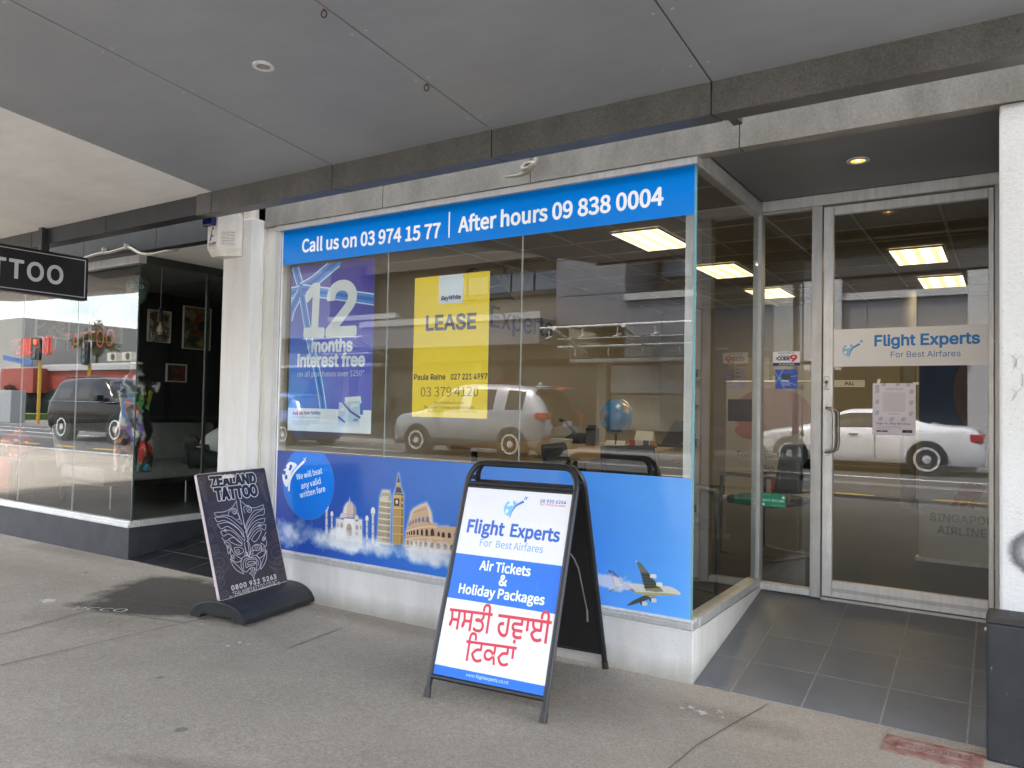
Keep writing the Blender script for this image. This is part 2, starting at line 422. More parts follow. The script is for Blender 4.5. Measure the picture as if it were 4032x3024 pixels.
# ------------------------------------------------------------------ shared materials
def asphalt(name, base, var, speck=0.5, stain_tone=False):
    t = NT(name); c = t.world()
    big = t.noise(0.55, 5, 0.6, c); med = t.noise(7.0, 6, 0.65, c); fine = t.noise(92.0, 3, 0.8, c); mid = t.noise(34.0, 5, 0.75, c)
    col = t.ramp(big, 0.3, 0.72, tuple(x*(1-var) for x in base), tuple(x*(1+var) for x in base))
    col = t.mix(0.32, col, t.ramp(med, 0.3, 0.7, (.72, .71, .69), (1.06, 1.05, 1.04)), 'MULTIPLY')
    col = t.mix(speck, col, t.ramp(fine, 0.36, 0.66, (.45, .45, .45), (1.45, 1.44, 1.4)), 'MULTIPLY')
    col = t.mix(0.32, col, t.ramp(mid, 0.36, 0.64, (.62, .62, .62), (1.15, 1.15, 1.15)), 'MULTIPLY')
    if stain_tone:
        at = t.n.new('ShaderNodeAttribute'); at.attribute_name = 'stain_tone'
        sx = t.n.new('ShaderNodeSeparateXYZ'); t.link(at.outputs['Vector'], sx.inputs[0])
        e = t.math('ADD', sx.outputs[0], t.math('MULTIPLY', t.math('SUBTRACT', t.noise(5.5, 6, 0.65, c), 0.5), 0.55))
        wet = t.ramp(e, 0.40, 0.60)
        col = t.mix(t.math('MULTIPLY', wet, 0.96), col, t.mix(1.0, col, (.2, .195, .19), 'MULTIPLY'))
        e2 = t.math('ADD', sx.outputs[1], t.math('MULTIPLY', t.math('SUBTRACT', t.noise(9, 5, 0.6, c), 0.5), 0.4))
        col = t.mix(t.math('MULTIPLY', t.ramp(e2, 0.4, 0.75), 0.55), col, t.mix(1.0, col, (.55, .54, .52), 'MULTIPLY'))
        e3 = t.math('ADD', sx.outputs[2], t.math('MULTIPLY', t.math('SUBTRACT', t.noise(60, 4, 0.6, c), 0.5), 0.7))
        col = t.mix(t.math('MULTIPLY', t.ramp(e3, 0.5, 0.62), 0.75), col, (.58, .57, .54))
        # worn gum spots and drips
        vo = t.n.new('ShaderNodeTexVoronoi'); vo.inputs['Scale'].default_value = 2.3; vo.inputs['Randomness'].default_value = 1.0; t.link(c, vo.inputs['Vector'])
        spot = t.ramp(vo.outputs['Distance'], 0.05, 0.075, (1, 1, 1), (0, 0, 0))
        sel = t.ramp(t.noise(1.7, 2, .5, c), 0.52, 0.56)
        col = t.mix(t.math('MULTIPLY', t.math('MULTIPLY', spot, sel), .75), col, t.mix(1.0, col, (.5, .5, .5), 'MULTIPLY'))
        vo2 = t.n.new('ShaderNodeTexVoronoi'); vo2.inputs['Scale'].default_value = 3.7; t.link(c, vo2.inputs['Vector'])
        spot2 = t.ramp(vo2.outputs['Distance'], 0.022, 0.036, (1, 1, 1), (0, 0, 0)); sel2 = t.ramp(t.noise(2.6, 2, .5, c), 0.5, 0.54)
        col = t.mix(t.math('MULTIPLY', t.math('MULTIPLY', spot2, sel2), .7), col, (.5, .49, .46))
    h = t.math('ADD', t.math('MULTIPLY', fine, .6), t.math('MULTIPLY', mid, .5))
    t.bsdf(col, 0.88, 0, 0.3, 0, h, 0.45, 0.006)
    return t.mat
M_FOOT = asphalt('footpath_asphalt', (.345, .308, .258), .14, .44, True)
M_PATCH = asphalt('patched_asphalt', (.33, .295, .247), .08, .4)
M_ROAD = asphalt('road_asphalt', (.085, .085, .085), .12, .4)
M_FARFOOT = asphalt('far_footpath', (.19, .18, .165), .1, .4)
M_KERB = simple('kerb_concrete', (.36, .35, .33), .8, var=.2, scale=3, bump=.2)
M_YEL = simple('yellow_road_paint', (.62, .39, .04), .7, var=.2, scale=20)
M_WHT = simple('white_road_paint', (.62, .62, .6), .7, var=.2, scale=20)
M_SEAM = simple('dark_joint', (.10, .094, .084), .9, var=.3, scale=30)

def gz(x, y):
    z = 0.0056*max(min(x, 0.0), -9.0)
    if y < -1.2: z += 0.11*min(1.0, (-1.2-y)/5.0)
    return z

def stain_tone_mask(x, y):
    def blob(cx, cy, rx, ry, rot=0):
        dx, dy = x-cx, y-cy; c, s_ = math.cos(rot), math.sin(rot)
        u, v = (dx*c+dy*s_)/rx, (-dx*s_+dy*c)/ry
        return max(0.0, 1.0-0.5*math.hypot(u, v))
    wet = 1-(1-blob(-3.82, -.52, .52, .38, .25))*(1-.6*blob(-4.2, -.22, .42, .24, -.2))*(1-.6*blob(-3.36, -.45, .28, .28))*(1-.55*blob(-3.75, -.92, .4, .1, .35)); wet = max(0.0, wet-.02)
    dark = max(blob(-3.6, -1.15, .8, .3, .2)*.8, blob(-.6, -.45, .9, .45)*.85, blob(.3, -.35, .4, .12)*.95, blob(-1.9, -.1, 1.2, .14)*.95, blob(-6.5, -.05, 1.6, .16)*.9, blob(.55, -.9, .5, .3)*.55, blob(-1.3, -2.1, .5, .07, .4)*.9)  # darker areas around the A-frame, the wall feet and the wet patch
    wht = max(blob(.19, -.36, .05, .03)*.95, blob(.27, -.30, .035, .02)*.9, blob(-4.35, -1.08, .07, .05)*1.0, blob(-.75, -1.93, .05, .08), blob(-5.3, -.02, .12, .03))
    return wet, dark, wht

# footpath sheet, finer where the camera looks
xs = list(np.arange(-80, -10, 2.0)) + list(np.arange(-10, 2.6, 0.06)) + list(np.arange(2.6, 40, 2.0))
ys = list(np.arange(1.45, -2.6, -0.06)) + list(np.arange(-2.6, -6.21, -0.3))
mb = MB(); nx = len(xs); st = []
for yy in ys:
    for xx in xs:
        mb.v.append((xx, yy, gz(xx, yy))); st.append(stain_tone_mask(xx, yy) if -6.8 < xx < 2 and yy > -2.6 else (0, 0, 0))
for j in range(len(ys)-1):
    for i in range(nx-1):
        mb.f.append([j*nx+i, (j+1)*nx+i, (j+1)*nx+i+1, j*nx+i+1]); mb.m.append(0); mb.uv.append(None)
foot = struct(O('footpath', mb, M_FOOT, local=True, smooth='all'))
at = foot.data.attributes.new('stain_tone', 'FLOAT_VECTOR', 'POINT'); at.data.foreach_set('vector', np.array(st, np.float32).ravel())

def strip(name, pts, w, mat, lift=.004, parent=foot, n=1):
    """thin seam or paint line laid on the footpath along pts"""
    m_ = MB(); P = [Vector((p[0], p[1], 0)) for p in pts]
    for a, b in zip(P[:-1], P[1:]):
        d = (b-a).normalized(); nn = Vector((-d.y, d.x, 0))*w/2
        q = [a-nn, b-nn, b+nn, a+nn]
        m_.add([(p.x, p.y, gz(p.x, p.y)+lift) for p in q], [(0, 1, 2, 3)])
    return O(name, m_, mat, parent, local=True)
# joints cut in the asphalt
for pts in ([(-3.62, -3.4), (-3.70, -1.6), (-3.86, -1.03)], [(-3.07, -2.9), (-3.08, -1.9), (-3.06, -.70)], [(-3.86, -1.03), (-3.06, -.86)], [(-4.05, -.78), (-3.40, -.62)]):
    strip('joint', pts, .008, M_SEAM)
strip('joint', [(.43, -.07), (.36, -.4), (.30, -.72), (.18, -2.9)], .005, M_SEAM)
m_ = MB(); pp = [(-2.47, -.73), (-2.12, -.82), (-2.16, -.36), (-2.5, -.30)]
m_.add([(x, y, gz(x, y)+.004) for x, y in pp], [(0, 1, 2, 3)]); O('asphalt_patch', m_, M_PATCH, foot, local=True)
# chalk-white lettering sprayed by a survey crew, and loose marks
M_CHALK = simple('chalk_paint', (.46, .45, .42), .9, var=.25, scale=40)
def flat_text(body, x0, y0, x1, y1, h, name, mat, parent, fkey='sans', z=None, bold=True):
    co, tri = glyphs(body, fkey); a = co[:, 0].min(); b = co[:, 0].max(); L = math.hypot(x1-x0, y1-y0); ux, uy = (x1-x0)/L, (y1-y0)/L
    s_ = L/(b-a); sv = h/capheight(fkey); m_ = MB(); V = []
    for p in co:
        u = (p[0]-a)*s_; v = p[1]*sv; X = x0+u*ux-v*uy; Y = y0+u*uy+v*ux
        V.append((X, Y, (gz(X, Y)+.006) if z is None else z))
    m_.add(V, [tuple(t_) for t_ in tri]); return O(name, m_, mat, parent, local=True)
flat_text('PCCO', -3.96, -1.12, -3.62, -.95, .075, 'survey_mark', M_CHALK, foot)
rng = random.Random(5)
for cx, cy_, n in ((-4.36, -1.09, 7), (.2, -.37, 6), (-.72, -1.95, 9), (-2.45, -.98, 5), (-3.0, -.78, 4), (.9, -.75, 4)):
    m_ = MB()
    for k in range(n):
        x, y = cx+rng.uniform(-.1, .1), cy_+rng.uniform(-.06, .06); r = rng.uniform(.004, .014)
        m_.add([(x+r*math.cos(a)*rng.uniform(.6, 1.5), y+r*math.sin(a), gz(x, y)+.005) for a in np.linspace(0, 6.28, 8)[:-1]], [tuple(range(7))])
    O('paint_splash', m_, M_CHALK, foot, local=True)
# rust-red cast cover let into the footpath by the ramp
t = NT('red_painted_iron'); c = t.world(); nz = t.noise(16, 5, .65, c)
t.bsdf(t.ramp(nz, .35, .62, (.19, .07, .055), (.27, .18, .15)), .75, 0, .4, 0, t.noise(70, 4, .6, c), .5, .006)
M_REDIRON = t.mat
cv = T('access_cover', 'worn red painted iron access cover with oval raised lettering, set in footpath', 'cover', (1.13, -.205, 0))
m_ = MB().box(.955, 1.325, -.30, -.115, -.02, .008); O('plate', m_, M_REDIRON, cv, bevel=.006)
m_ = MB(); m_.tube([(1.01, -.255, .01), (1.28, -.235, .01), (1.285, -.16, .01), (1.015, -.175, .01)], .006, 6, closed=True); O('rim', m_, M_REDIRON, cv)
flat_text('TELECOM', 1.262, -.178, 1.042, -.198, .042, 'lettering', simple('worn_red_edge', (.34, .26, .22), .7), cv)
for ch in list(cv.children):
    if ch.name.startswith('lettering'):
        for v in ch.data.vertices: v.co -= Vector((1.13, -.205, -.006))

# ------------------------------------------------------------------ road, far footpath, ground
def rz(y):
    P = [(-6.2, .078), (-8.0, .15), (-10.3, .25), (-12.0, .26), (-15.3, .12)]
    for (a, za), (b, zb) in zip(P[:-1], P[1:]):
        if b <= y <= a: return za+(zb-za)*(y-a)/(b-a)
    return .078 if y > -6 else .12
mb = MB(); ry = list(np.arange(-6.2, -15.31, -.7))+[-15.3]
for a, b in zip(ry[:-1], ry[1:]):
    mb.add([(-500, a, rz(a)), (-500, b, rz(b)), (200, b, rz(b)), (200, a, rz(a))], [(0, 1, 2, 3)])
road = struct(O('road', mb, M_ROAD, local=True, smooth='all', weld=True))
O('trench_patch', MB().add([(-60, y, rz(y)+.004) for y in (-8.3, -8.7)]+[(30, y, rz(y)+.004) for y in (-8.7, -8.3)], [(0, 1, 2, 3)]), M_FARFOOT, road, local=True)
kb = struct(O('kerb', MB().box(-500, 200, -6.35, -6.2, -.1, .113), M_KERB, local=True, bevel=.02))
kb = struct(O('far_kerb', MB().box(-34, 200, -15.45, -15.3, -.1, .25), M_KERB, local=True, bevel=.02))
struct(O('far_footpath', MB().box(-34, 200, -19, -15.45, -.1, .252), M_FARFOOT, local=True))
struct(O('ground', MB().box(-5000, 5000, -5000, 5000, -.6, -.35), asphalt('far_ground', (.16, .16, .14), .2, .2), local=True))
mb = MB(); k = 0
for x in np.arange(-60, 30, 1.95):
    O('yellow_dash', MB().add([(x, -6.95, rz(-6.95)+.004), (x, -7.07, rz(-7.07)+.004), (x+1.1, -7.07, rz(-7.07)+.004), (x+1.1, -6.95, rz(-6.95)+.004)], [(0, 1, 2, 3)]), M_YEL, road, local=True)
for y0, x0, x1 in ((-9.45, -60, 30), (-10.75, -60, -3.4), (-12.3, -60, 30), (-13.9, -60, 30)):
    O('white_line', MB().add([(x0, y0, rz(y0)+.004), (x0, y0-.11, rz(y0-.11)+.004), (x1, y0-.11, rz(y0-.11)+.004), (x1, y0, rz(y0)+.004)], [(0, 1, 2, 3)]), M_WHT, road, local=True)
# ------------------------------------------------------------------ across the street (seen mirrored in the shop glass)
M_CLAD = simple('grey_cladding', (.17, .17, .185), .55, var=.06, scale=2)
M_CLADW = simple('white_fascia', (.42, .42, .41), .5, var=.08, scale=3)
M_BEIGE = simple('beige_wall', (.33, .30, .24), .7, var=.06, scale=2)
M_BROWN = simple('brown_soffit', (.12, .10, .08), .7, var=.1)
M_DGLASS = simple('dark_window', (.02, .022, .025), .12, var=.3, scale=1, spec=.6)
M_SKYG = simple('pale_window', (.22, .26, .31), .15, var=.1, scale=1)
M_TUBE = simple('white_tube', (.55, .55, .53), .4, var=.05)
M_AWN = glass_mat('awning_glass', (.75, .8, .8), .08)
b = T('grey_commercial_building', 'grey panelled two storey commercial building across the road with glass awnings', 'building', (-9, -18, .25))
def P(nm, mat, *boxes, **kw):
    m_ = MB()
    for bx in boxes: m_.box(*bx)
    return O(nm, m_, mat, b, **kw)
P('rear_wall', M_BEIGE, (-28, 9, -24, -18.6, .25, 8.2))
P('upper_block', M_CLAD, (-10, -7.75, -18.6, -16.0, 3.9, 7.6)); P('upper_block', M_CLAD, (-27, -19.6, -18.6, -16.0, 3.9, 7.2))
for z in (4.75, 5.85, 6.9): P('panel_joint', M_SEAM, (-10.004, -7.746, -15.996, -15.99, z, z+.02))
P('parapet', M_CLADW, (-7.74, .55, -16.1, -15.9, 4.5, 4.69)); P('parapet', M_CLADW, (-19.6, -16.3, -16.1, -15.9, 4.42, 4.6))
P('spandrel_wall', M_CLAD, (-7.74, .55, -16.3, -16.0, 2.9, 4.5)); P('spandrel_wall', M_CLAD, (-19.6, -16.0, -16.3, -16.0, 2.9, 4.42))
for x in np.arange(-6.6, .4, 1.2): P('panel_joint', M_SEAM, (x, x+.015, -15.998, -15.99, 2.95, 4.48))
P('balcony_recess', M_BROWN, (-7.7, .5, -18.5, -18.3, 4.4, 5.45))
for x in np.arange(-7.5, .4, .95): P('window', M_SKYG, (x, x+.86, -18.45, -18.25, 5.5, 6.25))
for x in np.arange(-16, -10.3, .95): P('window', M_SKYG, (x, x+.86, -18.6, -18.4, 5.45, 6.1))
P('brown_beam', M_BROWN, (-16.3, -10, -18.6, -18.35, 5.28, 5.42)); P('eave', M_BROWN, (-28, 9, -19, -17.6, 6.4, 6.75))
P('projecting_box', M_CLAD, (-17.2, -10.1, -17, -15.2, 3.3, 4.04)); P('box_cap', M_CLADW, (-17.25, -10.05, -17, -15.15, 4.04, 4.24))
P('end_pier', M_CLADW, (.55, 2.2, -17, -15.9, .25, 6.2)); P('end_pier', M_CLAD, (2.2, 9, -17, -16.1, .25, 4.5))
P('soffit', M_CLADW, (-9.4, .55, -16.2, -15.8, 2.76, 2.86)); P('soffit', M_CLADW, (-27, -16.8, -16.2, -15.8, 2.76, 2.86))
P('shopfront_glazing', M_DGLASS, (-28, -8.9, -18.2, -18.0, .25, 2.9)); P('shopfront_glazing', M_DGLASS, (-3.2, .5, -17.2, -17.0, 1.0, 2.75))
P('stall_riser', M_BROWN, (-28, .5, -17.3, -16.98, .25, .75)); P('ceiling', M_BROWN, (-28, -8.9, -18.2, -16.0, 2.9, 3.3))
for x in (-8.9, -5.6, -3.2, -19.6, -23.4, -13.5): P('pier', M_BEIGE, (x-.16, x+.16, -17.4, -16.9, .25, 2.9))
P('shutter_panel', M_CLADW, (-8.66, -5.9, -17.2, -17.05, 1.9, 2.72)); P('poster_panel', M_BEIGE, (-8.66, -5.9, -17.2, -17.05, .8, 1.85))
P('sign_panel', simple('red_sign', (.42, .05, .04), .5), (-14.6, -12.4, -17.9, -17.8, 2.0, 2.3)); P('sign_panel', M_CLADW, (-12.2, -11.4, -17.9, -17.8, 1.4, 2.0))
P('sign_panel', simple('green_sign', (.07, .16, .08), .5), (-19.2, -18.2, -17.9, -17.8, 1.2, 1.7)); P('billboard_panel', M_CLADW, (-4.2, -2.4, -15.95, -15.8, 2.6, 5.3))
for x0, x1 in ((-9.7, -4.3), (-19.4, -16.6)):
    m_ = MB(); m_.cyl((x0, -14.6, 3.66), (x1, -14.6, 3.66), .04); m_.cyl((x0, -15.6, 3.2), (x1, -15.6, 3.2), .034)
    for x in np.arange(x0+.5, x1, 2.1): m_.cyl((x, -14.5, 3.62), (x+.2, -16.0, 3.05), .05)
    for x in np.arange(x0+.3, x1, 1.05): m_.cyl((x, -14.6, 3.62), (x, -14.6, 3.4), .02); m_.cyl((x-.1, -14.6, 3.36), (x+.1, -14.6, 3.42), .022); m_.cyl((x+.3, -15.6, 3.17), (x+.3, -15.6, 2.95), .02)
    O('awning_frame', m_, M_TUBE, b); P('awning_glass', M_AWN, (x0+.1, x1-.1, -16, -14.4, 3.33, 3.345))
# street beyond the intersection
M_RED = simple('red_wall', (.30, .055, .035), .6, var=.12, scale=1.5)
M_GREYB = simple('grey_block_wall', (.33, .32, .29), .7, var=.05, scale=.5)
O2 = O('grey_hall', MB().box(-108, -77.5, -44, -31.5, -.3, 9.1), M_GREYB); tag(O2, 'plain grey hall mirrored at the far left of the tattoo window', 'building')
rb = T('red_low_building', 'long low red building with white roof edge across the intersection', 'building', (-62, -34, 0))
O('wall', MB().box(-80, -40, -40, -31.0, -.3, 3.9), M_RED, rb); O('roof_edge', MB().box(-80.2, -39.8, -40, -30.8, 3.9, 4.3), M_CLADW, rb)
O('porch', MB().box(-77, -71, -31.0, -29.6, 1.9, 4.1), M_RED, rb); O('roof', MB().box(-79, -41, -40, -33, 4.3, 4.65), simple('pale_roof', (.5, .5, .49), .6), rb)
O('shopfront', MB().box(-79, -41, -30.95, -30.9, -.2, 2.2), simple('dark_fence', (.03, .04, .035), .6, var=.3), rb)
for x in (-61.4, -59.2):
    ac = T('air_conditioner', 'boxy air conditioner unit on the roof of red building, '+('left one' if x < -60 else 'right one'), 'air conditioner', (x, -31.6, 4.65))
    O('casing', MB().box(x-.65, x+.65, -31.9, -31.2, 4.65, 5.35), simple('ac_cream', (.62, .59, .48), .5), ac); O('fan', MB().cyl((x+.2, -31.21, 5.0), (x+.2, -31.15, 5.0), .27), M_SEAM, ac)
o = O('red_billboard', MB().box(-75, -70.0, -30.6, -30.3, 5.3, 6.9), simple('red_board', (.55, .06, .04), .5)); tag(o, 'red billboard above the low red building', 'billboard')
o = O('grass_verge', MB().box(-100, -66, -29.5, -24, -.3, .12), simple('grass_green', (.10, .17, .03), .9, var=.4, scale=3)); o['kind'] = 'structure'
o = T('striped_bench_wall', 'low wall with yellow, white, red and blue stripes', 'wall', (-72, -28.5, .1))
for i, cc in enumerate(((.55, .5, .05), (.7, .7, .68), (.5, .07, .05), (.7, .7, .68), (.08, .16, .38), (.07, .12, .35))): O('stripe', MB().box(-75.5+i*.8, -74.72+i*.8, -28.7, -28.4, .1, 1.1), simple('stripe_%d' % i, cc, .6), o)
o = O('utility_cabinet', MB().box(-48.5, -45.9, -17.6, -16.8, 0, 1.85), simple('cabinet_grey', (.3, .32, .32), .5), bevel=.03); tag(o, 'grey street cabinet by the traffic light', 'cabinet')
M_YPOLE = simple('yellow_pole', (.62, .36, .02), .5, var=.1); M_BLK = simple('black_plastic', (.012, .012, .013), .45, var=.2)
M_LRED = emis('red_signal', (1.0, .10, .03), 2.2); M_LENS = simple('green_lens_off', (.02, .07, .05), .2)
def signal(x, y, z, lit, label, face=True):
    s_ = T('traffic_light', label, 'traffic light', (x, y, .1), group='traffic lights at the crossing')
    O('pole', MB().cyl((x, y, -.1), (x, y, z-.5), .085), M_YPOLE, s_)
    w = .62 if face else .42
    m_ = MB(); pts = [(-w, -.62), (-w+.14, -.76), (w-.14, -.76), (w, -.62), (w, .62), (w-.14, .76), (-w+.14, .76), (-w, .62)]
    m_.prism([(p[0]*.85, p[1]*.85) for p in pts], lambda u, v: (x+u, y+.1, z+v), lambda u, v: (x+u, y+.16, z+v)); O('backing_board', m_, M_CLADW, s_)
    m_ = MB(); m_.prism([(p[0]*.75, p[1]*.8) for p in pts], lambda u, v: (x+u, y+.165, z+v), lambda u, v: (x+u, y+.3, z+v)); O('housing', m_, M_BLK, s_)
    for k, zz in enumerate((.38, 0, -.38)):
        O('lamp', MB().cyl((x, y+.3, z+zz), (x, y+.34, z+zz), .15), M_LRED if (lit and k == 0) else M_LENS, s_)
signal(-43.6, -17.2, 4.15, True, 'traffic light with red lamp lit on a yellow pole'); signal(-38.5, -17.2, 3.8, False, 'unlit traffic light on a yellow pole', False)
o = T('street_name_sign', 'blue street name blade beside the red traffic light', 'sign', (-46, -17, 3.2))
O('blade', MB().hexa([(-47.6, -17.1, 3.62), (-44.2, -17.1, 3.22), (-44.2, -17.05, 3.22), (-47.6, -17.05, 3.62), (-47.6, -17.1, 3.9), (-44.2, -17.1, 3.5), (-44.2, -17.05, 3.5), (-47.6, -17.05, 3.9)]), simple('sign_blue', (.03, .1, .35), .4), o)
# trees and hills beyond
def leafy(name, label, x, y, z, r, n, seed, col, trunk_h):
    t_ = T(name, label, 'tree', (x, y, 0)); rg = random.Random(seed)
    O('trunk', MB().tube([(x, y, -.3), (x+.1, y, trunk_h*.5), (x, y, trunk_h)], [.28, .2, .12]), simple('bark', (.09, .07, .05), .9), t_)
    m_ = MB(); cl = [(rg.gauss(0, .45), rg.gauss(0, .45), rg.gauss(0, .32)) for _ in range(22)]
    for k in range(n):
        c_ = cl[k % 22]; px = x+r*(c_[0]+rg.gauss(0, .16)); py = y+r*(c_[1]+rg.gauss(0, .16)); pz = z+r*(c_[2]+rg.gauss(0, .14))
        a = Vector((rg.gauss(0, 1), rg.gauss(0, 1), rg.gauss(0, 1))).normalized()*r*.085; bb = a.orthogonal().normalized()*r*.045
        cpt = Vector((px, py, pz)); m_.add([cpt-a, cpt+bb, cpt+a, cpt-bb], [(0, 1, 2, 3)])
    O('crown', m_, simple('leaf_'+name, col, .7, var=.45, scale=.8), t_)
leafy('cabbage_tree', 'yellow green spiky tree behind the red billboard', -72.5, -36, 6.9, 1.9, 1800, 1, (.11, .12, .025), 6.0)
leafy('palm_tree', 'dark green bushy palm behind the red building', -60, -38, 4.3, 2.6, 2600, 2, (.05, .085, .02), 3.6)
leafy('street_tree', 'small dark shrub by the street cabinet', -74, -29, 1.4, 1.6, 1400, 3, (.06, .07, .03), .8)
mb = MB(); rg = np.random.RandomState(4); prof = [(-5200, 330), (-4200, 350), (-3600, 318), (-3355, 306), (-3230, 292), (-3090, 280), (-2975, 252), (-2790, 243), (-2700, 232), (-2535, 203), (-2300, 178), (-2000, 150), (-1500, 105), (-900, 60), (-300, 30), (600, 10)]
px_ = [p[0] for p in prof]; pz_ = [p[1] for p in prof]; xs2 = np.linspace(-5200, 600, 180)
rows = []
for k, (dy, fz) in enumerate(((700, -.02), (450, .18), (250, .45), (120, .72), (0, 1.0), (-300, 1.02), (-900, .3))):
    rows.append([(x, -1500+dy*.9, np.interp(x, px_, pz_)*fz*(1+.05*rg.randn()*(0 < fz < 1))) for x in xs2])
for r_ in rows: mb.v += r_
n = len(xs2)
for j in range(len(rows)-1):
    for i in range(n-1): mb.f.append([j*n+i, j*n+i+1, (j+1)*n+i+1, (j+1)*n+i]); mb.m.append(0); mb.uv.append(None)
t = NT('tussock_hill'); c = t.world(); nz = t.noise(.006, 6, .6, c); n2 = t.noise(.03, 5, .6, c)
t.bsdf(t.mix(.5, t.ramp(nz, .35, .65, (.20, .185, .09), (.10, .105, .05)), t.ramp(n2, .35, .65, (.07, .085, .04), (.26, .23, .12))), .95)
struct(O('hills', mb, t.mat, local=True, smooth='all'))
rg = random.Random(9); mb = MB()
for k in range(170):
    x = rg.uniform(-3300, -2850); y = rg.uniform(-1120, -960); z = np.interp(x, px_, pz_)*(.2+.25*rg.random()); w = rg.uniform(4, 11); mb.box(x, x+w, y, y+6, z, z+rg.uniform(3, 6))
o = O('hillside_houses', mb, simple('far_house', (.5, .5, .5), .7, var=.4, scale=.05)); tag(o, 'scatter of pale houses on the far hillside', 'houses', kind='stuff')
# ------------------------------------------------------------------ shop materials
def plaster(name, base, dirt=.5, bump=.25, bs=90):
    t = NT(name); c = t.world()
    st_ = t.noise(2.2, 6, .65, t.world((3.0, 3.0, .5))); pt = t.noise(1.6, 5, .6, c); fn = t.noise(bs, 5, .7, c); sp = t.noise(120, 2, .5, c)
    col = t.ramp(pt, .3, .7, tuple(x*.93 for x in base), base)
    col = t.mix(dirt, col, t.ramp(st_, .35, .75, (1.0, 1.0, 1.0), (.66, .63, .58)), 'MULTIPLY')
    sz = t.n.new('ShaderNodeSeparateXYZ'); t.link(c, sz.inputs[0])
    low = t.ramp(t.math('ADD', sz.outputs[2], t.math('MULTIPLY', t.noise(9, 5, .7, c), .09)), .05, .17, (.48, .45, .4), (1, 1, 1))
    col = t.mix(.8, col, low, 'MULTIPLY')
    col = t.mix(.5, col, t.ramp(sp, .66, .72, (1, 1, 1), (.5, .5, .47)), 'MULTIPLY')
    t.bsdf(col, .62, 0, .4, 0, fn, bump, .004); return t.mat
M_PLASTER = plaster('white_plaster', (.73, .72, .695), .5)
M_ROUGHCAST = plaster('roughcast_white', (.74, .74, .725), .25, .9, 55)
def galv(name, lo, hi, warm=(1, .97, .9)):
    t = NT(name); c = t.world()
    vo = t.n.new('ShaderNodeTexVoronoi'); vo.inputs['Scale'].default_value = 130; vo.inputs['Randomness'].default_value = 1; t.link(c, vo.inputs['Vector'])
    sp = t.mix(.5, vo.outputs['Color'], t.noise(90, 5, .75, c)); bw = t.n.new('ShaderNodeRGBToBW'); t.link(sp, bw.inputs[0])
    col = t.ramp(bw.outputs[0], .25, .75, tuple(lo*w for w in warm), tuple(hi*w for w in warm))
    stn = t.noise(2.6, 7, .68, t.world((1.5, 1.5, .8)))
    col = t.mix(.85, col, t.ramp(stn, .3, .72, (1.12, 1.1, 1.06), (.55, .53, .47)), 'MULTIPLY')
    rst = t.noise(6, 6, .7, t.world((1, 1, .25))); col = t.mix(t.math('MULTIPLY', t.ramp(rst, .62, .75), .35), col, (.16, .12, .08))
    t.bsdf(col, t.ramp(bw.outputs[0], .2, .8, (.42, .42, .42), (.6, .6, .6)), .22, .5, 0, bw.outputs[0], .08, .002); return t.mat
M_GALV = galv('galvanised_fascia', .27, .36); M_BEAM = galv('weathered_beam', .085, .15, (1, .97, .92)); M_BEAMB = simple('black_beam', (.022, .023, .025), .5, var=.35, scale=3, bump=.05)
M_FASB = galv('dark_fascia', .035, .06, (.95, 1, 1.05))
def soffit(name, base, warm=1.0):
    t = NT(name); c = t.world(); n1 = t.noise(.8, 5, .6, c); n2 = t.noise(5, 6, .7, t.world((.5, 2.2, 1))); vo = t.n.new('ShaderNodeTexVoronoi'); vo.inputs['Scale'].default_value = 6.5; t.link(c, vo.inputs['Vector'])
    col = t.ramp(n1, .3, .7, tuple(x*.84 for x in base), tuple(x*1.08 for x in base))
    col = t.mix(.25, col, t.ramp(n2, .35, .7, (.8, .8, .8), (1.08, 1.08, 1.07)), 'MULTIPLY')
    col = t.mix(t.math('MULTIPLY', t.ramp(vo.outputs['Distance'], .02, .035, (1, 1, 1), (0, 0, 0)), .45), col, tuple(min(1, x*2.2) for x in base))
    sc_ = t.ramp(t.noise(22, 3, .8, t.world((.25, 3, 1))), .72, .78); col = t.mix(t.math('MULTIPLY', sc_, .25), col, tuple(min(1, x*1.7) for x in base))
    t.bsdf(col, .48, 0, .45, 0, t.noise(60, 4, .6, c), .04, .003); return t.mat
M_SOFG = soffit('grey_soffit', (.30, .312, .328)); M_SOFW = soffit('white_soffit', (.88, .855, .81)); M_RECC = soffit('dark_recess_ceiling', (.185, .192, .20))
def alum(name, base=.44, r=.42):
    t = NT(name); c = t.world(); br = t.noise(5, 6, .7, t.world((8, 8, .6))); sm = t.noise(7, 6, .7, c)
    col = t.ramp(br, .3, .7, (base*.86,)*3, (base*1.1, base*1.1, base*1.08)); col = t.mix(.5, col, t.ramp(sm, .4, .75, (1, 1, 1), (.68, .66, .62)), 'MULTIPLY')
    t.bsdf(col, t.math('ADD', t.math('MULTIPLY', sm, .25), r-.1), .35, .5, 0, sm, .03, .002); return t.mat
M_ALU = alum('aged_aluminium', .56); M_ALUL = alum('pale_aluminium', .76, .4); M_STEEL = simple('brushed_steel', (.42, .41, .39), .32, metal=.9, var=.2, scale=12)
t = NT('dark_floor_tile'); c = t.world(); rnd = t.n.new('ShaderNodeObjectInfo'); n1 = t.noise(4, 6, .65, c); n2 = t.noise(30, 5, .7, c)
col = t.ramp(n1, .3, .72, (.10, .108, .122), (.148, .155, .165)); col = t.mix(.35, col, t.ramp(rnd.outputs['Random'], 0, 1, (.8, .8, .8), (1.2, 1.2, 1.2)), 'MULTIPLY')
col = t.mix(t.math('MULTIPLY', t.ramp(n2, .6, .75), .25), col, (.16, .15, .13))
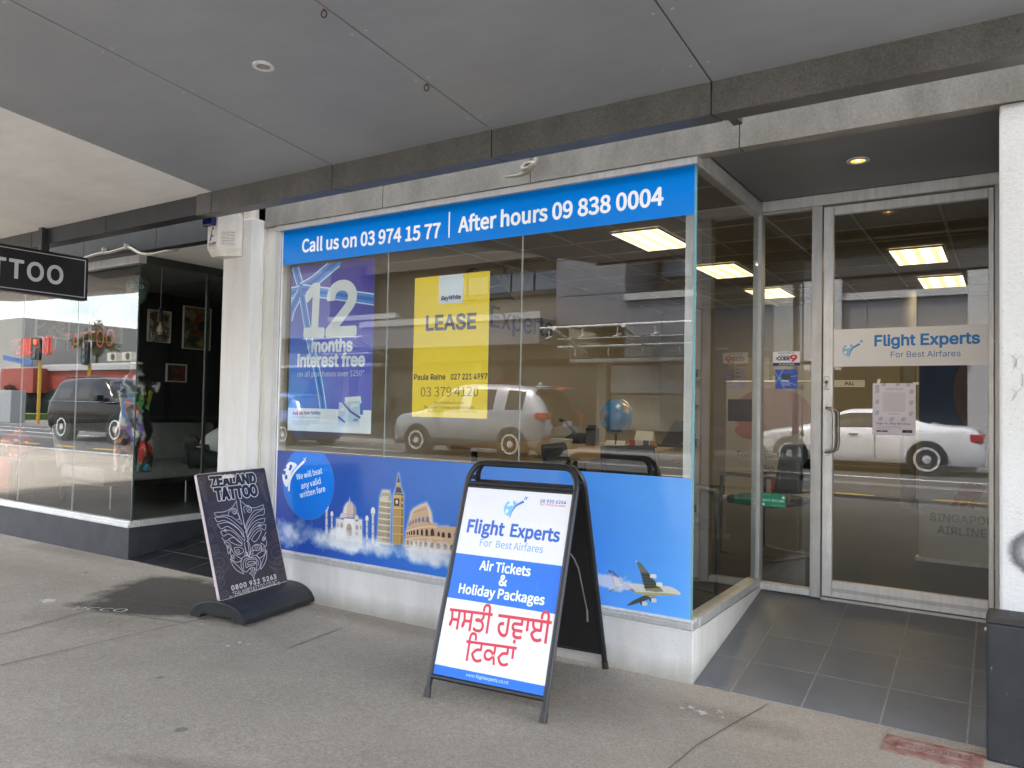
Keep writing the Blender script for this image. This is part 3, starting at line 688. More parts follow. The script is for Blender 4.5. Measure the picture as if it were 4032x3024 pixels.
t.bsdf(col, t.math('ADD', t.math('MULTIPLY', n1, .3), .3), 0, .5, 0, n2, .06, .003); M_TILE = t.mat
M_TILEB = simple('black_slate_tile', (.018, .02, .022), .4, var=.35, scale=7, bump=.06)
M_GROUT = simple('grout', (.25, .235, .21), .9, var=.25, scale=12)
M_GLASS = glass_mat('window_glass', (.95, .965, .955), .078)
M_GLASSD = glass_mat('door_glass', (.92, .94, .92), .092)
M_GLASST = glass_mat('tattoo_window_glass', (.94, .96, .95), .105)
M_EDGE = simple('glass_edge', (.16, .38, .42), .25, var=.1)
M_SIL = simple('silicone_joint', (.30, .32, .31), .4, var=.1)
M_RUST = simple('rusty_steel', (.10, .055, .035), .8, metal=.3, var=.4, scale=40)
M_SCREW = simple('screw_head', (.07, .07, .065), .6)
M_DGREYP = simple('charcoal_plinth', (.038, .040, .048), .6, var=.3, scale=5, bump=.2, bscale=70)

# ------------------------------------------------------------------ canopy
SL, ZB, YB = .1032, 2.903, -.5893
def sz_(y): return ZB+SL*(-(y-YB))
can = T('canopy', 'grey panelled verandah soffit over the footpath with galvanised edge beam', 'canopy', (-.9, -2.9, 2.75))
can2 = T('canopy', 'off-white panelled verandah soffit beside the grey one, black edge beam', 'canopy', (-8, -1.8, 2.75))
JX = [-3.3157+1.2009*i for i in range(-8, 7)]
for i in range(-8, 6):
    x0 = -3.3157+1.2009*i+.004; x1 = x0+1.2009-.008; g = i >= 0; yo = -5.35 if g else -2.3
    zlo = 0 if g else .0
    m_ = MB().hexa([(x0, yo, sz_(yo)), (x1, yo, sz_(yo)), (x1, YB+.03, sz_(YB+.03)), (x0, YB+.03, sz_(YB+.03)), (x0, yo, sz_(yo)+.012), (x1, yo, sz_(yo)+.012), (x1, YB+.03, sz_(YB+.03)+.012), (x0, YB+.03, sz_(YB+.03)+.012)])
    pn = O('soffit_panel', m_, M_SOFG if g else M_SOFW, can if g else can2)
    if not g:
        y2, z2, za = -4.9, 3.62, sz_(yo); O('soffit_panel', MB().hexa([(x0, y2, z2), (x1, y2, z2), (x1, yo-.004, za), (x0, yo-.004, za), (x0, y2, z2+.012), (x1, y2, z2+.012), (x1, yo-.004, za+.012), (x0, yo-.004, za+.012)]), M_SOFW, can2)  # unseen outer extension, kinked upward, added to keep the footpath in shade
    if g and i < 4:
        m_ = MB()
        for y in np.arange(-.75, -2.6, -.42):
            for xx in (x0+.035, x1-.035): m_.cyl((xx, y, sz_(y)-.0015), (xx, y, sz_(y)+.002), .0075, n=8)
        O('fixing', m_, simple('soffit_screw', (.42, .425, .43), .5), pn)['kind'] = 'stuff'
for g, c_, x0, x1, yo, ze in ((1, can, -3.315, 5.0, -5.4, sz_(-5.4)), (0, can2, -12.9, -3.318, -4.95, 3.66)):  # off-white canopy's outer edge follows the unseen extension added for shade
    O('roof_deck', MB().hexa([(x0, yo, ze+.03), (x1, yo, ze+.03), (x1, YB+.2, sz_(YB)+(.03 if g else .32)), (x0, YB+.2, sz_(YB)+(.03 if g else .32)), (x0, yo, ze+.2), (x1, yo, ze+.2), (x1, YB+.2, sz_(YB)+.5), (x0, YB+.2, sz_(YB)+.5)]), M_SEAM, c_)
    O('outer_fascia', MB().box(x0, x1, yo-.06, yo, ze-.02, ze+.35), M_CLADW if not g else M_BEAMB, c_)
# edge beam along the wall side: folded galvanised sections
def beam_piece(x0, x1, mat, par, yf=YB, drop=0.0):
    m_ = MB(); zb = 2.752-drop; zt = ZB+.004
    prof = [(yf, zb), (yf+.185, zb+.03), (yf+.185, zb+.055), (yf+.03, zb+.04), (yf+.03, zt), (yf, zt)]
    m_.prism(prof, lambda u, v: (x1, u, v), lambda u, v: (x0, u, v)); bo = O('edge_beam', m_, mat, par, bevel=.002, seg=1)
    return bo
for i in range(0, 6):
    x0 = JX[8+i]+.004; x1 = x0+1.2009-.008
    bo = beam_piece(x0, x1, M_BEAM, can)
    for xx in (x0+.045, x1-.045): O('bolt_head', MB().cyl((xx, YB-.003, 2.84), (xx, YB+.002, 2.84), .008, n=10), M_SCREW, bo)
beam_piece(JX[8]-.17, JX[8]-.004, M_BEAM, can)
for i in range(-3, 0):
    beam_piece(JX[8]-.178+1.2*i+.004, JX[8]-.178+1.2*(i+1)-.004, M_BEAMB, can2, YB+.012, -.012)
for x, y in ((-.93, -1.775), (-.926, -1.122)):
    z = sz_(y); m_ = MB(); m_.tube([(x+.010*math.cos(a), y+.005*math.cos(a), z-.018+.015*math.sin(a)) for a in np.linspace(0, 2*math.pi, 18)[:-1]], .0032, 6, closed=True); m_.cyl((x, y, z-.005), (x, y, z+.004), .006)
    o = O('eye_bolt', m_, M_RUST); tag(o, 'rusty ring bolt in the soffit joint, '+('at the top edge of the picture' if y < -1.3 else 'nearer the beam'), 'eye bolt', 'ring bolts in the soffit')
def downlight(x, y, z, lit, label, tilt=0.0, r=.062):
    d = T('downlight', label, 'downlight', (x, y, z))
    m_ = MB().ring((x, y, z-.006), (0, 0, 1), r, r*.66, .01, 32); O('trim_ring', m_, M_ALUL, d, smooth=True)
    m_ = MB().lathe([(r*.66, -.002), (r*.62, .03), (r*.45, .05), (.004, .056)], (x, y, z), 24); O('reflector', m_, emis('lit_reflector', (1.0, .50, .10), .22) if lit else simple('dull_reflector', (.22, .21, .2), .4), d, smooth=True)
    m_ = MB().lathe([(.004, -.004), (r*.48, .002), (r*.48, .03), (.004, .034)], (x, y, z), 20); O('bulb', m_, emis('halogen_bulb', (1.0, .60, .20), 1.6) if lit else simple('cold_bulb', (.3, .3, .29), .3), d, smooth=True)
    if lit:
        L = bpy.data.lights.new('downlight_lamp', 'SPOT'); L.energy = 3.0; L.color = (1, .66, .3); L.spot_size = rad(110); L.spot_blend = .8; L.shadow_soft_size = .04
        lo = bpy.data.objects.new('lamp', L); COL.objects.link(lo); lo.parent = d; lo.location = (0, 0, -.02)
    return d
yy = -1.587; downlight(-1.535, yy, sz_(yy)-.001, False, 'unlit round downlight in the grey verandah soffit', r=.05)
# bracket stub between beam and wall
o = O('beam_bracket', MB().box(.30, .345, -.40, -.30, 2.79, 2.85), M_BEAM, bevel=.004); tag(o, 'short metal bracket tying the edge beam to the wall above the doorway', 'bracket')

# ------------------------------------------------------------------ walls, columns, fascia
wl_ = T('shop_building', 'upper storey wall and party walls of the shop row above the verandah', 'building', (-1, 1.5, 0))
O('upper_wall', MB().box(-13, 6, .02, .35, 3.32, 7.4), simple('upper_wall_paint', (.5, .49, .46), .7), wl_)
O('roof', MB().box(-13, 6, .35, 12, 7.2, 7.4), M_SEAM, wl_)
O('party_wall', MB().box(-3.62, -3.42, .14, 11.8, .0, 3.32), simple('inner_wall', (.30, .265, .215), .75, var=.05), wl_)
O('floor_slab', MB().box(-13, 6, .35, 12, 3.1, 3.32), M_SEAM, wl_)
fs = T('fascia', 'weathered galvanised metal fascia strip above the travel shop window', 'fascia', (-.6, 0, 2.78))
FX = [-3.44, -2.214, -1.018, .247, 1.47, 2.7, 4.0]
for a, b_ in zip(FX[:-1], FX[1:]): O('fascia_panel', MB().box(a+.0025, b_-.0025, -.022, .06, 2.778, 3.32), M_GALV, fs, bevel=.0015, seg=1)
fb = T('fascia', 'black painted metal fascia strip above the tattoo shop window', 'fascia', (-7, 0, 2.78))
for a in np.arange(-9.7, -3.9, 1.2): O('fascia_panel', MB().box(a+.0025, min(a+1.1975, -3.46), -.012, .09, 2.76, 3.32), M_FASB, fb, bevel=.0015, seg=1)

pl = T('pillar', 'white plastered pillar between the tattoo shop and the travel shop', 'pillar', (-3.64, 0, 0))
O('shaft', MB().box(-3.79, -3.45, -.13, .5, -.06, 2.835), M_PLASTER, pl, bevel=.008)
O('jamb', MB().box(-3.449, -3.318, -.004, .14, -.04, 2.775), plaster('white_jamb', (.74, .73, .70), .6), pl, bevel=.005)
m_ = MB(); rgx = random.Random(3); pth = [(-3.44+rgx.uniform(-.004, .004), -.008, z) for z in np.arange(.3, 2.78, .06)]; m_.tube(pth, [.007+rgx.uniform(-.003, .004) for _ in pth], 6); O('sealant_bead', m_, plaster('crumbling_sealant', (.62, .58, .5), .7), pl, smooth=True)
O('pipe_stub', MB().cyl((-3.55, -.06, 2.83), (-3.55, -.06, 3.1), .055), simple('cream_pipe', (.58, .53, .44), .5, var=.1), pl, smooth=True)
O('junction_block', MB().box(-3.78, -3.72, -.12, -.06, 2.84, 2.93).box(-3.71, -3.63, -.12, -.06, 2.85, 2.94), M_ALUL, pl)
pr_ = T('pillar', 'white roughcast pillar with black spray paint, right of the glass door', 'pillar', (1.9, .3, 0))
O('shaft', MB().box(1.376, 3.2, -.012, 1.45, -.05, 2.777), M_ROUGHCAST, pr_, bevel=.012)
# spray ring and faint pencil scrawl on the pillar face (paint film)
t = NT('black_spray'); uvn = t.coord('UV'); gr = t.n.new('ShaderNodeTexGradient'); gr.gradient_type = 'SPHERICAL'
mp = t.n.new('ShaderNodeMapping'); mp.inputs['Location'].default_value = (-1, -1, 0); mp.inputs['Scale'].default_value = (2, 2, 1); t.link(uvn, mp.inputs[0]); t.link(mp.outputs[0], gr.inputs[0])
d_ = t.math('ADD', gr.outputs[1], t.math('MULTIPLY', t.math('SUBTRACT', t.noise(60, 5, .8, t.world()), .5), .25))
cr = t.n.new('ShaderNodeValToRGB'); e = cr.color_ramp.elements; e[0].position = .05; e[0].color = (0, 0, 0, 1); e[1].position = .2; e[1].color = (.62,)*3+(1,)
for p_, v_ in ((.32, .42), (.45, .05), (.62, .07), (.78, .7)): k = e.new(p_); k.color = (v_, v_, v_, 1)
t.link(d_, cr.inputs[0])
bs = t.n.new('ShaderNodeBsdfPrincipled'); bs.inputs['Base Color'].default_value = (.015, .015, .02, 1); bs.inputs['Roughness'].default_value = .7; tr = t.n.new('ShaderNodeBsdfTransparent'); mx = t.n.new('ShaderNodeMixShader')
t.link(cr.outputs[0], mx.inputs[0]); t.link(tr.outputs[0], mx.inputs[1]); t.link(bs.outputs[0], mx.inputs[2]); t.link(mx.outputs[0], t.out.inputs['Surface'])
O('spray_ring', MB().quad((1.388, -.0145, .72), (1.76, -.0145, .72), (1.76, -.0145, .98), (1.388, -.0145, .98)), t.mat, pr_)
M_PENCIL = simple('pencil_mark', (.42, .42, .41), .8)
def scrawl(pts, x, z, s_, y=-.0145): 
    m_ = MB(); m_.tube([(x+a*s_, y, z+b_*s_) for a, b_ in spline(np.array(pts))], .0012, 4); O('scrawl', m_, M_PENCIL, pr_)
scrawl([(0, .9), (.3, .5), (.25, 0)], 1.42, 1.63, .06); scrawl([(.6, .9), (.3, .5), (.1, -.2)], 1.42, 1.63, .06); scrawl([(.9, .6), (1.1, .75), (1.3, .5), (1.0, .4), (.9, .1)], 1.42, 1.63, .06)
scrawl([(.5, .1), (.5, -.9), (.5, -.35), (.9, -.3)], 1.43, 1.6, .06); scrawl([(1.0, .1), (1.0, -.8)], 1.43, 1.6, .06); scrawl([(1.4, 0), (1.0, -.4), (1.5, -.8)], 1.43, 1.6, .06); scrawl([(0, 0), (.3, -.4), (0, -.9), (.3, -.3), (.6, 0)], 1.42, 1.54, .06)

# plinth under the window (with the return into the doorway following the ramp)
ph = T('plinth_wall', 'low white plastered wall under the travel shop window', 'wall', (-1.6, 0, 0))
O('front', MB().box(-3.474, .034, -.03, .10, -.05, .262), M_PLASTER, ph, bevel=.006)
O('top_ledge', MB().box(-3.317, .036, -.034, .09, .2625, .272), M_PLASTER, ph)
m_ = MB().hexa([(-.06, .10, -.05), (.034, .10, -.05), (.034, 1.27, -.05), (-.06, 1.27, -.05), (-.06, .10, .268), (.034, .10, .268), (.034, 1.27, .268), (-.06, 1.27, .268)]); O('return', m_, M_PLASTER, ph)

# ramp of dark tiles
def ramp(name, label, x0, x1, y0, y1, z0, z1, nx_, ny_, xoff, tw, td, yoff=0.0, tmat=None):
    r = O(name, MB().hexa([(x0, y0, z0-.3), (x1, y0, z0-.3), (x1, y1, z0-.3), (x0, y1, z0-.3), (x0, y0, z0-.0018), (x1, y0, z0-.0018), (x1, y1, z1-.0018), (x0, y1, z1-.0018)]), M_GROUT)
    tag(r, kind='structure')
    zz = lambda y: z0+(z1-z0)*(y-y0)/(y1-y0)
    xe = [x0]+[xoff+tw*i for i in range(-20, 20) if x0+.03 < xoff+tw*i < x1-.03]+[x1]; ye = [y0]+[y0+yoff+td*i for i in range(0 if yoff else 1, 20) if y0+.03 < y0+yoff+td*i < y1-.03]+[y1]
    for a, b_ in zip(xe[:-1], xe[1:]):
        for c0, c1 in zip(ye[:-1], ye[1:]):
            g = .0035; A, B, C0, C1 = a+g, b_-g, c0+g, c1-g; dz = rng.uniform(-.0006, .0006)
            O('tile', MB().hexa([(A, C0, zz(C0)-.02), (B, C0, zz(C0)-.02), (B, C1, zz(C1)-.02), (A, C1, zz(C1)-.02), (A, C0, zz(C0)+dz), (B, C0, zz(C0)+dz), (B, C1, zz(C1)+dz), (A, C1, zz(C1)+dz)]), tmat or M_TILE, r, bevel=.0015, seg=1)
    return r
ramp('ramp', '', .036, 1.374, -.025, 1.30, .004, .252, 4, 4, .23, .342, .342)

# ------------------------------------------------------------------ travel shop window
win = T('shop_window', 'wide aluminium framed display window of the travel shop with printed blue panels', 'window', (-1.6, 0, .27))
ZS, ZH = .322, 2.735
def fr(nm, *a, mat=None, bev=.003): return O(nm, MB().box(*a), mat or M_ALU, win, bevel=bev, seg=1)
fr('sill', -3.316, .030, -.028, .07, .273, .305); fr('sill', -3.316, .026, -.018, .06, .3055, .3215, mat=M_ALUL)
fr('head', -3.316, .022, -.018, .06, 2.7345, 2.7765); fr('jamb', -3.316, -3.258, -.016, .06, .3225, 2.7335); fr('jamb', -3.257, -3.246, -.004, .05, .3225, 2.7335, mat=M_ALUL)
GY = .0
for a, b_ in ((-3.245, -2.173), (-2.169, -1.082), (-1.078, .004)): O('pane', MB().box(a, b_, .004, .014, .3225, 2.7335), M_GLASS, win)
for x in (-2.171, -1.08): O('silicone_joint', MB().box(x-.0018, x+.0018, .002, .0145, .3225, 2.7335), M_SIL, win)
O('glass_edge', MB().box(.0043, .0145, .002, .0140, .3225, 2.7335), M_EDGE, win)
# side return of the window into the doorway
sd = T('side_window', 'narrow glazed return of the travel shop window beside the doorway', 'window', (.01, .65, .27))
def fs_(nm, *a, mat=None, bev=.003): return O(nm, MB().box(*a), mat or M_ALU, sd, bevel=bev, seg=1)
fs_('sill', -.05, .034, .0705, 1.245, .273, .3215); fs_('head', -.04, .024, .0605, 1.245, 2.7345, 2.8215)
fs_('head_corner', -.04, .026, -.016, .0600, 2.777, 2.8215)
O('pane', MB().box(.0045, .0145, .0145, 1.235, .3225, 2.7335), M_GLASS, sd)
for z in (.9, 1.25, 1.62): O('patch_clip', MB().cyl((.018, .055, z-.02), (.018, .055, z+.02), .013, n=8), M_SCREW, sd)
# inner post seen through the corner
O('corner_post', MB().box(-.055, -.01, .03, .075, .3225, 2.7335), M_ALU, sd, bevel=.003)

# ------------------------------------------------------------------ entry: sidelight and door
YD = 1.28
en = T('door_frame', 'aged aluminium door frame with narrow sidelight in the recessed doorway', 'door frame', (.7, YD, .25))
def fe(nm, *a, mat=None, bev=.003): return O(nm, MB().box(*a), mat or M_ALU, en, bevel=bev, seg=1)
fe('post', -.030, .028, YD-.035, YD+.05, .255, 2.8245); fe('mullion', .344, .408, YD-.035, YD+.05, .25, 2.7545)
fe('head', .0285, 1.3745, YD-.035, YD+.05, 2.755, 2.8245, mat=M_ALUL); fe('sidelight_sill', .0285, .3435, YD-.03, YD+.04, .252, .296, mat=M_ALUL)
fe('sidelight_head', .0285, .3435, YD-.02, YD+.03, 2.738, 2.7545); fe('jamb', 1.3435, 1.3745, YD-.035, YD+.05, .25, 2.7545); fe('threshold', .4085, 1.343, YD-.03, YD+.05, .236, .257, mat=M_ALU)
O('sidelight_pane', MB().box(.0285, .3435, YD+.004, YD+.012, .2965, 2.7375), M_GLASSD, en)
dr = T('glass_door', 'tall glazed aluminium door with steel pull handle and lock', 'door', (.88, YD, .26))
def fd(nm, *a, mat=None, bev=.003): return O(nm, MB().box(*a), mat or M_ALUL, dr, bevel=bev, seg=1)
fd('stile', .414, .475, YD-.022, YD+.022, .264, 2.742); fd('stile', 1.313, 1.340, YD-.022, YD+.022, .264, 2.742)
fd('top_rail', .4755, 1.3125, YD-.022, YD+.022, 2.686, 2.742); fd('bottom_rail', .4755, 1.3125, YD-.022, YD+.022, .264, .365); fd('kick_bead', .4755, 1.3125, YD-.026, YD-.0225, .300, .322, mat=M_ALU)
O('pane', MB().box(.4755, 1.3125, YD-.004, YD+.004, .3655, 2.6855), M_GLASSD, dr)
def pull(y, s_):
    m_ = MB(); p = [(.445, y, 1.168), (.445, y-.03*s_, 1.168)]
    m_.tube(spline(np.array([(.440, y, 1.172), (.446, y-.03*s_, 1.174), (.478, y-.045*s_, 1.185), (.490, y-.05*s_, 1.215), (.491, y-.05*s_, 1.31), (.490, y-.05*s_, 1.41), (.478, y-.045*s_, 1.44), (.446, y-.03*s_, 1.451), (.440, y, 1.453)]), False, 5), .0115, 10)
    for z in (1.172, 1.453): m_.cyl((.444, y, z), (.444, y-.008*s_, z), .024, n=18)
    return O('pull_handle', m_, M_STEEL, dr, smooth=True)
pull(YD-.022, 1); pull(YD+.022, -1)
lk = O('lock', MB().box(.421, .453, YD-.030, YD-.0225, 1.57, 1.655), M_STEEL, dr, bevel=.003); O('keyhole', MB().cyl((.437, YD-.0305, 1.617), (.437, YD-.034, 1.617), .011, n=14).box(.4355, .4385, YD-.0345, YD-.0305, 1.588, 1.612), M_SCREW, lk)
rc = T('doorway_ceiling', 'dark grey painted ceiling of the recessed doorway', 'ceiling', (.7, .6, 2.826))
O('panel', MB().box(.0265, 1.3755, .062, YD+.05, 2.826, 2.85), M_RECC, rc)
downlight(.71, .64, 2.8255, True, 'lit round downlight in the ceiling of the doorway', r=.06)
# cable box with rubber cap against the pillar
cb = T('cable_box', 'black scuffed cable guard box standing against the white pillar', 'cable box', (1.62, -.08, 0))
t = NT('scuffed_black'); c = t.world(); n1 = t.noise(3, 6, .7, c); n2 = t.noise(34, 4, .75, t.world((1, 1, .35))); col = t.ramp(n1, .3, .7, (.014, .015, .018), (.034, .036, .039)); col = t.mix(t.math('MULTIPLY', t.ramp(n2, .66, .72), .6), col, (.3, .3, .29))
t.bsdf(col, .5, 0, .5, 0, n2, .1, .003)
O('body', MB().box(1.331, 2.0, -.155, -.0155, .0, .565), t.mat, cb, bevel=.01); M_RUBB = simple('black_rubber', (.02, .018, .017), .55, var=.3, scale=10, bump=.1)
m_ = MB().hexa([(1.326, -.160, .5655), (2.005, -.160, .5655), (2.005, -.0155, .5655), (1.326, -.0155, .5655), (1.338, -.150, .588), (2.0, -.150, .588), (2.0, -.0155, .60), (1.338, -.0155, .60)]); O('rubber_cap', m_, M_RUBB, cb, bevel=.006)
for body, y0, zz in (('CABLE', -.142, .5905), ('POWER', -.088, .595)):
    co, tri = glyphs(body, 'sans'); a = co[:, 0].min(); s_ = .20/(co[:, 0].max()-a); m_ = MB()
    m_.add([(1.415+(p[0]-a)*s_, y0+p[1]*s_*.75, zz+.0085+(p[1]*s_*.75)*.08) for p in co], [tuple(q) for q in tri]); O('raised_letters', m_, simple('rubber_letters', (.06, .055, .05), .5), cb)
O('cap_screw', MB().cyl((1.331, -.08, .52), (1.323, -.08, .52), .008, n=10), M_ALUL, cb)
# ------------------------------------------------------------------ alarm box, conduit, cable on the front
al = T('alarm_box', 'white alarm siren box with blue strobe high on the white pillar', 'alarm box', (-3.69, -.18, 2.56))
M_ALARM = plaster('alarm_plastic', (.74, .71, .65), .9, .05)
m_ = MB(); pts = [(-3.82, -.255), (-3.70, -.255), (-3.555, -.134), (-3.82, -.134)]
m_.prism(pts, lambda u, v: (u, v, 2.60), lambda u, v: (u, v, 2.865)); m_.prism(pts, lambda u, v: (u*.9-.369+.005 if v < -.2 else u, v*.75-.035 if v < -.2 else v, 2.545), lambda u, v: (u, v, 2.5998)); O('case', m_, M_ALARM, al, bevel=.003)
m_ = MB()
a0 = Vector((-3.69, -.255, 0)); a1 = Vector((-3.565, -.142, 0)); dd = (a1-a0).normalized(); nn = Vector((dd.y, -dd.x, 0))
for k in range(5):
    z = 2.635+k*.022; p = a0+dd*.03+nn*.001; q = a0+dd*.125+nn*.001
    m_.hexa([tuple(p+Vector((0, 0, z))), tuple(q+Vector((0, 0, z))), tuple(q-nn*.006+Vector((0, 0, z))), tuple(p-nn*.006+Vector((0, 0, z))), tuple(p+nn*.008+Vector((0, 0, z+.008))), tuple(q+nn*.008+Vector((0, 0, z+.008))), tuple(q-nn*.006+Vector((0, 0, z+.012))), tuple(p-nn*.006+Vector((0, 0, z+.012)))])
O('louvre', m_, M_ALUL, al)
O('strobe', MB().box(-3.835, -3.715, -.30, -.256, 2.775, 2.855), simple('strobe_blue', (.012, .014, .10), .2), al, bevel=.008)
p_ = Paint(-.06, -.09, .12, .17, 900, (218, 212, 203))
p_.poly([(-.035, -.03), (-.018, -.03), (.02, .075), (0, .075)], (45, 40, 110)); p_.ell((.012, .03), .03, .03, (45, 40, 110)); p_.ell((.02, .032), .026, .027, (218, 212, 203)); p_.text('ALARM', (-.042, -.062), (.045, -.062), (30, 25, 60), bold=.06); p_.text('SYSTEMS', (-.04, -.078), (.043, -.078), (60, 55, 80))
O('label', MB().quad((-3.818, -.2562, 2.605), (-3.702, -.2562, 2.605), (-3.702, -.2562, 2.775), (-3.818, -.2562, 2.775)), p_.material('alarm_label', .5), al)
m_ = MB(); m_.tube(spline(np.array([(-3.76, -.2, 2.86), (-3.79, -.22, 2.9), (-3.78, -.2, 2.95), (-3.74, -.18, 3.0)])), .004, 6); m_.tube(spline(np.array([(-3.745, -.2, 2.86), (-3.765, -.22, 2.91), (-3.75, -.2, 2.96)])), .004, 6); O('wire', m_, simple('pale_wire', (.55, .62, .66), .4), al, smooth=True)
# knotted flexible conduit hanging in front of the fascia
t = NT('ribbed_conduit'); wv = t.n.new('ShaderNodeTexWave'); wv.inputs['Scale'].default_value = 60; wv.bands_direction = 'DIAGONAL'; t.link(t.world(), wv.inputs[0])
t.bsdf(t.ramp(wv.outputs[1], .3, .7, (.22, .19, .14), (.46, .42, .34)), .5, 0, .5, 0, wv.outputs[1], .5, .004); M_COND = t.mat
pth = spline(np.array([(-.945, -.08, 3.02), (-.942, -.08, 2.91), (-.945, -.10, 2.862), (-.985, -.12, 2.832), (-1.02, -.11, 2.845), (-1.005, -.09, 2.872), (-.955, -.10, 2.868), (-.93, -.12, 2.848), (-.965, -.11, 2.825), (-1.05, -.09, 2.812), (-1.16, -.085, 2.818)]))
m_ = MB(); m_.tube(pth, [.0125]*(len(pth)-10)+[.0125-.0008*i for i in range(10)], 10); o = O('cable_conduit', m_, M_COND, smooth=True); tag(o, 'knotted cream flexible conduit hanging below the beam in front of fascia', 'cable')
pth = spline(np.array([(-6.25, -.03, 2.75), (-6.0, -.03, 2.78), (-5.78, -.03, 2.795), (-5.6, -.03, 2.79), (-5.32, -.03, 2.805), (-5.18, -.045, 2.765), (-5.05, -.06, 2.72), (-4.9, -.05, 2.702), (-4.75, .0, 2.725), (-4.68, .06, 2.742)]))
m_ = MB(); m_.tube(pth, .0135, 8)
for x in (-5.70, -5.33): m_.box(x-.012, x+.012, -.05, -.012, 2.79, 2.84)
o = O('cable_conduit', m_, M_COND, smooth=True); tag(o, 'cream conduit clipped along the black fascia above the tattoo window', 'cable')

# ------------------------------------------------------------------ tattoo shop front
YT = .08; XC = -5.30
tw = T('shop_window', 'frameless glass corner window of the tattoo shop on a charcoal plinth', 'window', (-7, YT, .25))
O('sill', MB().box(-12.5, XC+.03, YT-.045, YT+.06, .262, .288), M_ALUL, tw, bevel=.003); O('sill', MB().box(-12.5, XC+.02, YT-.025, YT+.05, .2885, .314), M_ALUL, tw, bevel=.003)
O('sill', MB().box(XC-.06, XC+.03, YT+.0605, 1.3, .262, .314), M_ALUL, tw, bevel=.003)
O('head', MB().box(-12.5, XC+.02, YT-.02, YT+.06, 2.685, 2.7595), M_ALU, tw, bevel=.003); O('head', MB().box(XC-.05, XC+.02, YT+.0605, 1.3, 2.69, 2.7595), M_FASB, tw)
xj = [-12.5, -9.7, -8.55, -7.43, -6.33, XC+.005]
for a, b_ in zip(xj[:-1], xj[1:]): O('pane', MB().box(a+.002, b_-.002, YT, YT+.01, .3145, 2.6845), M_GLASST, tw)
for x in xj[1:-1]: O('silicone_joint', MB().box(x-.0022, x+.0022, YT-.0015, YT+.011, .3145, 2.6845), M_SIL, tw)
O('pane', MB().box(XC-.005, XC+.005, YT+.0115, 1.3, .3145, 2.6895), glass_mat('tattoo_side_glass', (.9, .93, .92), .05), tw)
O('glass_edge', MB().box(XC+.0035, XC+.0065, YT-.001, YT+.0112, .3145, 2.6845), simple('dark_glass_edge', (.05, .09, .09), .3), tw); O('post', MB().box(XC-.03, XC-.0055, .80, .83, .3145, 2.6895), M_FASB, tw)
pw = T('plinth_wall', 'low charcoal plinth under the tattoo shop window', 'wall', (-7, .1, 0)); O('front', MB().box(-12.5, XC+.025, YT-.03, YT+.08, -.12, .2615), M_DGREYP, pw, bevel=.004); O('return', MB().box(XC-.05, XC+.025, YT+.0805, 1.3, -.12, .2615), M_DGREYP, pw)
ramp('ramp', '', XC+.0255, -3.812, YT-.03, 1.30, -.024, .2, 3, 3, -5.05, .6, .3, tmat=M_TILEB)
rt = T('doorway_ceiling', 'off-white ceiling of the tattoo shop doorway', 'ceiling', (-4.5, .6, 2.76)); O('panel', MB().box(XC+.021, -3.812, .0905, 1.5, 2.762, 2.79), M_SOFW, rt)
td = T('glass_door', 'dark framed glass door of the tattoo shop, mostly hidden by the pillar', 'door', (-4.5, 1.35, .2))
O('frame', MB().box(XC, XC+.06, 1.31, 1.36, .2, 2.76).box(-3.87, -3.813, 1.31, 1.36, .2, 2.76).box(XC+.06, -3.87, 1.31, 1.36, 2.68, 2.76).box(XC+.06, -3.87, 1.31, 1.36, .2, .3), M_FASB, td); O('pane', MB().box(XC+.0605, -3.8705, 1.33, 1.338, .3005, 2.6795), M_GLASST, td)
# hanging sign at right angles to the shop
XS = -5.65
hs = T('hanging_sign', 'black hanging sign with white border and pale TATTOO lettering', 'sign', (XS, -.85, 2.3))
y0, y1, z0, z1 = -1.50, -.225, 2.312, 2.700
O('box', MB().box(XS-.05, XS+.05, y0, y1, z0, z1), simple('sign_black', (.008, .008, .011), .35, var=.2), hs, bevel=.004)
p_ = Paint(0, 0, y1-y0, z1-z0, 700, (14, 13, 17)); BW = (176, 176, 182); w0, h0 = y1-y0, z1-z0
for r_ in ((.022, .022, w0-.022, .030), (.022, h0-.030, w0-.022, h0-.022), (.022, .03, .030, h0-.03), (w0-.030, .03, w0-.022, h0-.03)): p_.rect(*r_, BW)
p_.text('TATTOO', (.20, .118), (w0-.222, .118), (196, 196, 202), 'inter', bold=.045, height=.152, spacing=1.12)
O('face', MB().quad((XS+.0508, y0, z0), (XS+.0508, y1, z0), (XS+.0508, y1, z1), (XS+.0508, y0, z1)), p_.material('hanging_sign_print', .35), hs)
O('hanger', MB().box(XS-.03, XS+.03, -.62, -.555, 2.7005, 2.905), M_BEAMB, hs); O('hanger', MB().box(XS-.03, XS+.03, -1.33, -1.27, 2.7005, 2.96), M_BEAMB, hs)
